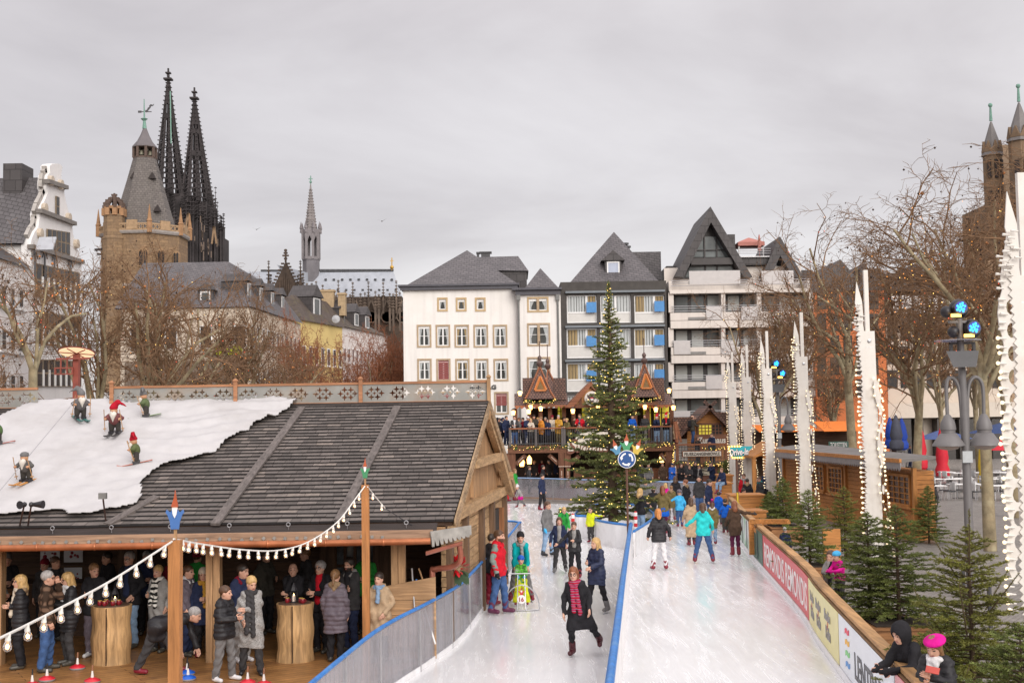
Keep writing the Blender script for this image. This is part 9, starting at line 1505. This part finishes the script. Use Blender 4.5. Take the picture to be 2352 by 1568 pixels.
pp('person in red trousers and white hat by the far hut corner',(1165,1152),1.66,120,'R coat hip','r',None,hat='w pom',**sk_)
pp('woman in green coat behind the hut gable',(1183,1150),1.68,60,'v coat thigh','P','lightbrown long',hood='o',**wf,**sk_)
# skaters, right lane
pp('woman with ginger hair in black padded jacket and white trousers, from behind',(1515,1309),1.72,184,'k puffer hip','w','ginger bob',arms=((.1,-.04,-.27),(.12,-.02,-.27)),feet=((.11,0,0),(-.11,0,0)),hood='k',**wf,**sk_)
pp('woman in bright turquoise jacket and jeans with legs wide apart',(1617,1293),1.76,172,'q coat hip','b','brown bob',arms=('out','low'),feet=((.155,0,0),(-.155,0,0)),hood='q',**wf,**sk_)
pp('woman in long beige coat seen from behind',(1589,1254),1.6,186,'e coat calf','d','brown bob',arms=('low','hold'),**wf,**sk_)
pp('girl in striped purple beanie and olive jacket with white fur hood',(1638,1251),1.45,170,'o coat thigh','l','brown bob',hat='P pom j',hood='w',kid=True,**wf,**sk_)
pp('child in purple helmet and sky blue jacket',(1562,1211),1.42,180,'s coat hip','b',None,hat='p helmet',kid=True,arms=('wide','low'),**sk_)
pp('woman with long brown hair in brown jacket and blue skirt',(1524,1226),1.76,180,'o coat hip','P','auburn verylong',skirt='B',arms=('wide','low'),**wf,**sk_)
pp('girl in olive parka with fur collar gliding on one leg',(1541,1197),1.46,168,'o coat thigh','g','lightbrown short',hood='f',kid=True,feet=((.05,0,.0),(-.12,.1,.03)),**sk_)
pp('woman in black coat with fur hood turning her head to the left',(1577,1193),1.66,-135,'k coat thigh','k','auburn bun',hood='f',head=(25,0),scarf='w',**wf,**sk_)
pp('blond woman in black jacket and pale jeans at the red white pole',(1472,1233),1.74,130,'k coat hip','l','blond long',hood='f',arms=('hold','fwd'),**wf,**sk_)
pp('man in black jacket bending over beside the Christmas tree',(1499,1212),1.62,160,'k coat hip','b','dark thin',lean=26,arms=('fwd','fwd'),**sk_)
pp('boy in royal blue jacket with grey trousers',(1652,1206),1.28,176,'B coat hip','g','dark short',kid=True,hood='B',**sk_)
pp('boy in blue and black jacket holding the boards',(1667,1225),1.22,180,'B coat hip','x','dark short',kid=True,arms=('low',(.2,-.12,.02)),hood='k',**sk_)
pp('man in navy jacket and jeans before the box bench',(1630,1203),1.78,60,'n coat hip','b','dark short',head=(20,12),**sk_)
pp('woman with very long brown hair and purple tights holding the boards',(1690,1277),1.68,182,'z coat thigh','P','auburn verylong',loose=-.006,arms=('low',(.3,-.12,-.06)),gloves='d',**wf,**sk_)
pp('boy in navy jacket sitting on the box bench',(1657,56.6,.62),1.45,-45,'n coat hip','l','lightbrown short',kid=True,hip=(0,0,.49),feet=((.06,-.26,.12),(-.06,-.28,.16)),arms=('fwd','low'),lean=8,skates=True)
# behind the far fence
fg_=dict(group='spectators behind the far fence');Yf=71.6
for u,Y,H,fc,tp,lg,hr,lab,kw in ((1541,Yf,1.74,20,'B puffer hip','l','brown short','man in blue padded jacket and cap leaning on the far fence',dict(hat='n cap',arms=('cross','cross'))),(1561,Yf,1.72,5,'k coat hip','d','brown short','man in black coat with hands on the far fence right of the blue jacket',dict(arms=('rail','rail'),lean=10)),(1577,73,1.8,0,'d coat hip','d','brown short','taller man in the back row behind the far fence',{}),(1581,72,1.56,-20,'d tweed hip','d','lightbrown short','person in dark grey tweed jacket at the far fence',dict(arms=('rail','rail'))),(1594,73,1.76,0,'k coat hip','d','dark short','dark haired man in black beside the menu board',{}),(1604,Yf,1.6,-60,'k coat hip','d','brown pony','woman with ponytail and grey scarf at the far fence',dict(scarf='G',fem=True)),(1633,Yf,1.74,-60,'n coat thigh','d','brown short','man in navy parka holding food to his mouth by the far fence',dict(arms=('mouth','mouth'),hood='k')),(1572,70.8,1.1,0,'k coat hip','d',None,'small child waving behind the far fence',dict(hat='k beanie',kid=True,arms=('up','low'))),(1470,74,1.72,10,'d coat hip','d','brown short','man in dark jacket right of the Christmas tree under the balcony',{}),(1487,73,1.7,-10,'g coat hip','n','grey short','man in grey jacket beside the Christmas tree under the balcony',{}),(1519,74,1.68,0,'z coat thigh','k','brown short','person in brown fur hooded coat below the hanging lantern',dict(hood='f')),(1245,72.5,1.7,80,'k coat hip','k','dark short','dark figure walking behind the far fence at the left',dict(feet=ST)),(1213,73,1.65,100,'d coat thigh','k','brown short','dark figure behind the far fence near the hut gable',{})):pp(lab,(u,Y,-.07),H,fc,tp,lg,hr,**kw,**fg_)
for u,v,H,fc,tp,lg,hr,lab,kw in ((1484,1196,1.7,150,'g coat hip','n','brown short','skater in grey jacket beyond the blond woman at the tree',{}),(1553,1180,1.66,170,'k coat thigh','k','brown long','far skater in black coat near the end of the right lane',dict(fem=True)),(1608,1186,1.74,-20,'d coat hip','b','dark short','far skater in dark grey facing the camera near the box bench',{}),(1530,1172,1.2,200,'j coat hip','d','blond bob','far little skater in pink jacket',dict(kid=True)),(1246,1172,1.7,60,'n coat hip','k','dark short','far skater in navy left of the Christmas tree',dict(feet=ST))):pp(lab,(u,v),H,fc,tp,lg,hr,**kw,**sk_)
for i,(u,Y,tp,hr,lab) in enumerate(((1208,81,'d coat hip','dark short','left dark figure under the balcony'),(1226,80.5,'k coat hip','blond short','blond figure under the balcony'),(1243,82,'R coat hip','brown short','figure in dark red under the balcony'),(1258,80.5,'d coat hip','grey short','grey haired figure under the balcony'),(1274,81.5,'n coat hip','dark short','figure in navy under the balcony'),(1308,81,'k coat hip','brown short','figure under the balcony behind the double post'))):pp(lab+' in the dim bar',(u,Y,-.07),1.7,i*50-100,tp,'k',hr,group='figures in the dim bar under the balcony')
# on the balcony
bg=dict(group='people on the chalet balcony');UB=lambda x:1127+x*.1198
for x,dy,H,fc,tp,lg,hr,lab,kw in ((130,.5,1.68,60,'k coat thigh','k',None,'person in black hooded coat at the left end of the balcony',dict(hat='k hood')),(232,1,1.68,20,'n coat hip','k',None,'person in navy hood in the back row at the left end of the balcony',dict(hat='n hood',scarf='c')),(296,.7,1.8,40,'n coat hip','n','dark short','dark haired man turned right on the balcony',{}),(455,0,1.8,0,'d coat hip','b','brown short','man in dark jacket and jeans holding a red cup on the balcony',dict(inner='w',arms=('hold','rail'))),(690,.1,1.78,25,'n coat thigh','n','grey short','man in white cap bending over the balcony rail',dict(hat='w cap',lean=14,arms=('rail','rail'))),(765,0,1.62,0,'c coat waist','d','blond long','blonde woman in cream wrap on the balcony',dict(arms=('rail','rail'),fem=True)),(830,.9,1.85,-15,'x coat hip','d','brown short','man in dark cap in the back row on the balcony',dict(hat='k cap',arms=('hold','hold'))),(968,.1,1.72,-60,'O puffer thigh','k','lightbrown short','woman in bright orange padded coat on the balcony',dict(fem=True)),(1092,0,1.58,-15,'n coat thigh','k','dark bob','dark haired girl in navy coat drinking on the balcony',dict(arms=('rail','mouth'),fem=True)),(1178,.9,1.78,0,'c coat hip','d','dark short','person with dark hat in cream top in the back row',dict(hat='R beanie')),(1300,0,1.8,-10,'m coat thigh','o','grey short','man in mustard jacket with hand at his face',dict(arms=('rail','mouth'),wide=1.08)),(1482,0,1.6,-40,'o coat mid','k','blond curly','woman with curly blond hair in olive parka on the balcony',dict(arms=('rail','rail'),lean=10,fem=True)),(1710,.3,1.84,-25,'r coat thigh','d','brown short','tall man in red jacket on the balcony',dict(scarf='g',arms=('low','rail'))),(1695,-.02,1.3,-20,'g plaid hip','d',None,'child in striped grey jacket and dark beanie at the rail',dict(hat='n beanie',kid=True,arms=('rail','rail'))),(1868,0,1.72,0,'k coat thigh','b','ginger long','woman in white bobble hat and black coat beside the tree',dict(hat='w pom w',arms=('rail','rail'),lean=10,fem=True))):kw.setdefault('wide',1.1);pp(lab,(UB(x),YC0+.3+dy,zd),H*1.05,fc,tp,lg,hr,**kw,**bg)
for u,dy,H,fc,tp,lg,hr,lab,kw in ((1452,.3,1.74,20,'B coat hip','l','grey thin','grey haired man in blue jacket right of the tree on the balcony',{}),(1481,.4,1.76,-20,'d coat hip','d','brown short','man in dark jacket on the balcony between tree and red hats',{}),(1508,0,1.68,-10,'n coat hip','l','blond long','woman in red Santa hat and navy jacket on the balcony',dict(hat='r santa',arms=('mouth','mouth'),fem=True)),(1530,0,1.78,-20,'k coat hip','l','brown short','man in red Santa hat and black jacket at the balcony rail',dict(hat='r santa',arms=('rail','rail'),scarf='r',tail=.3)),(1551,-.1,1.66,40,'e coat mid','P','dark short','woman with dark hair in tan coat on the stairs',dict(arms=('hold','mouth'),fem=True))):kw.setdefault('wide',1.1);pp(lab,(u,YC0+.3+dy,zd-(.3 if u ==1551 else 0)),H*1.05,fc,tp,lg,hr,**kw,**bg)
pp('man with black backpack and brown jacket on the stairs by the cabin',(1590,77.2,2.62),1.8,100,'x coat hip','b','brown thin',bag='k',arms=('mouth','fwd'));z0=P7(700,560)[2]
pp('woman with long brown hair holding a cup behind the punch sign',(1601,75.5,z0),1.58,20,'k coat thigh','k','brown long',hood='f',arms=('rail','hold'),fem=True);pp('man in navy coat drinking behind the punch sign',(1634,75.5,z0),1.8,-35,'n coat thigh','k','brown short',hood='G',arms=('hold','mouth'))
for i,(x,dy,tp,hr,lab) in enumerate(((175,1.3,'k coat hip','brown short','dark coated person between two hoods at the left end of the balcony'),(545,1.,'g coat hip','brown short','person in grey by the first lit lantern on the balcony'),(620,1.4,'R coat hip','dark short','person in dark red deep inside the balcony bar'),(905,1.5,'n coat hip','blond long','blond person in navy in the balcony back row beside the orange coat'),(1045,1.4,'d coat hip','grey short','grey haired person in the balcony back row'),(1400,1.2,'k coat hip','dark short','dark haired person behind the curly blonde woman'),(1590,.9,'z coat hip','brown short','person in brown beside the carved column'),(1790,1.,'g coat hip','lightbrown short','person in grey behind the white bobble hat'))):pp(lab,(UB(x),YC0+.35+dy,zd),1.76,i*35-120,tp,'d',hr,wide=1.1,**bg)
# round the kiosks and at the boards
for u,Y,H,fc,tp,lg,hr,lab,kw in ((1705,58,1.72,-30,'r coat hip','d','brown short','man in red collar at the gabled booth',dict(scarf='G')),(1712,55.5,1.62,160,'k coat hip','k','dark short','person in black coat with fur hood seen from behind at the booth',dict(hood='f')),(1741,57,1.62,-60,'d coat hip','k','brown short','person in dark jacket with teal collar at the booth',dict(hood='t')),(1684,52.5,1.5,90,'k coat hip','k','dark short','dark haired person bending down behind the sign pole',dict(lean=40)),(1754,61,1.7,-40,'n coat hip','k','grey short','man in navy inside the gabled booth',{}),(1795,36,1.22,150,'n coat hip','k','grey short','person in dark blue jacket sitting behind the fir',{}),(2137,50,1.62,-70,'d coat thigh','k','dark short','man in dark coat walking behind the fir by the kiosk',dict(inner='w')),(2078,99,1.7,70,'G coat hip','G','brown short','walker in pale clothes behind the blue parasols',{}),(2087,98,1.8,70,'n coat hip','n','brown short','walker in navy behind the blue parasols',dict(feet=ST))):pp(lab,(u,Y,-.07),H,fc,tp,lg,hr,**kw)
pp('woman in grey coat crouching behind the boards with hand at her face',(1895,26.9,.22),1.66,-40,'G coat hip','d','brown bob',hip=(0,.05,.27),feet=((.06,.12,0),(-.06,.12,0)),scarf='k',arms=('low','mouth'),fem=True)
pp('child in turquoise helmet and magenta jacket leaning over the boards',(1918,26.4,.4),1.08,-55,'j coat hip','d','brown short',hat='s helmet',kid=True,lean=12,arms=('rail','rail'),gloves='j')
pp('man in black hooded coat leaning on the boards at the bottom right',(2080,16.7,-.07),1.76,-62,'k coat hip','k',None,hat='k hood',lean=20,head=(0,18),arms=('rail','rail'),gloves='k')
w=pp('woman in magenta beret with long white scarf looking at her phone',(2135,15.7,-.07),1.72,-38,'k puffer hip','k','lightbrown bob',hat='j beret',scarf='w',tail=1.6,lean=8,head=(-5,22),arms=('phone','hold'),wide=1.1,fem=True)
mb=MB();mb.box(W(2142,1538,15.25),(.16,.02,.085),M=rot3(-30,-35,8));solo('phone',mb,plain('coral_case',(.55,.08,.06),.4),'coral red phone held by the woman in the magenta beret','phone')
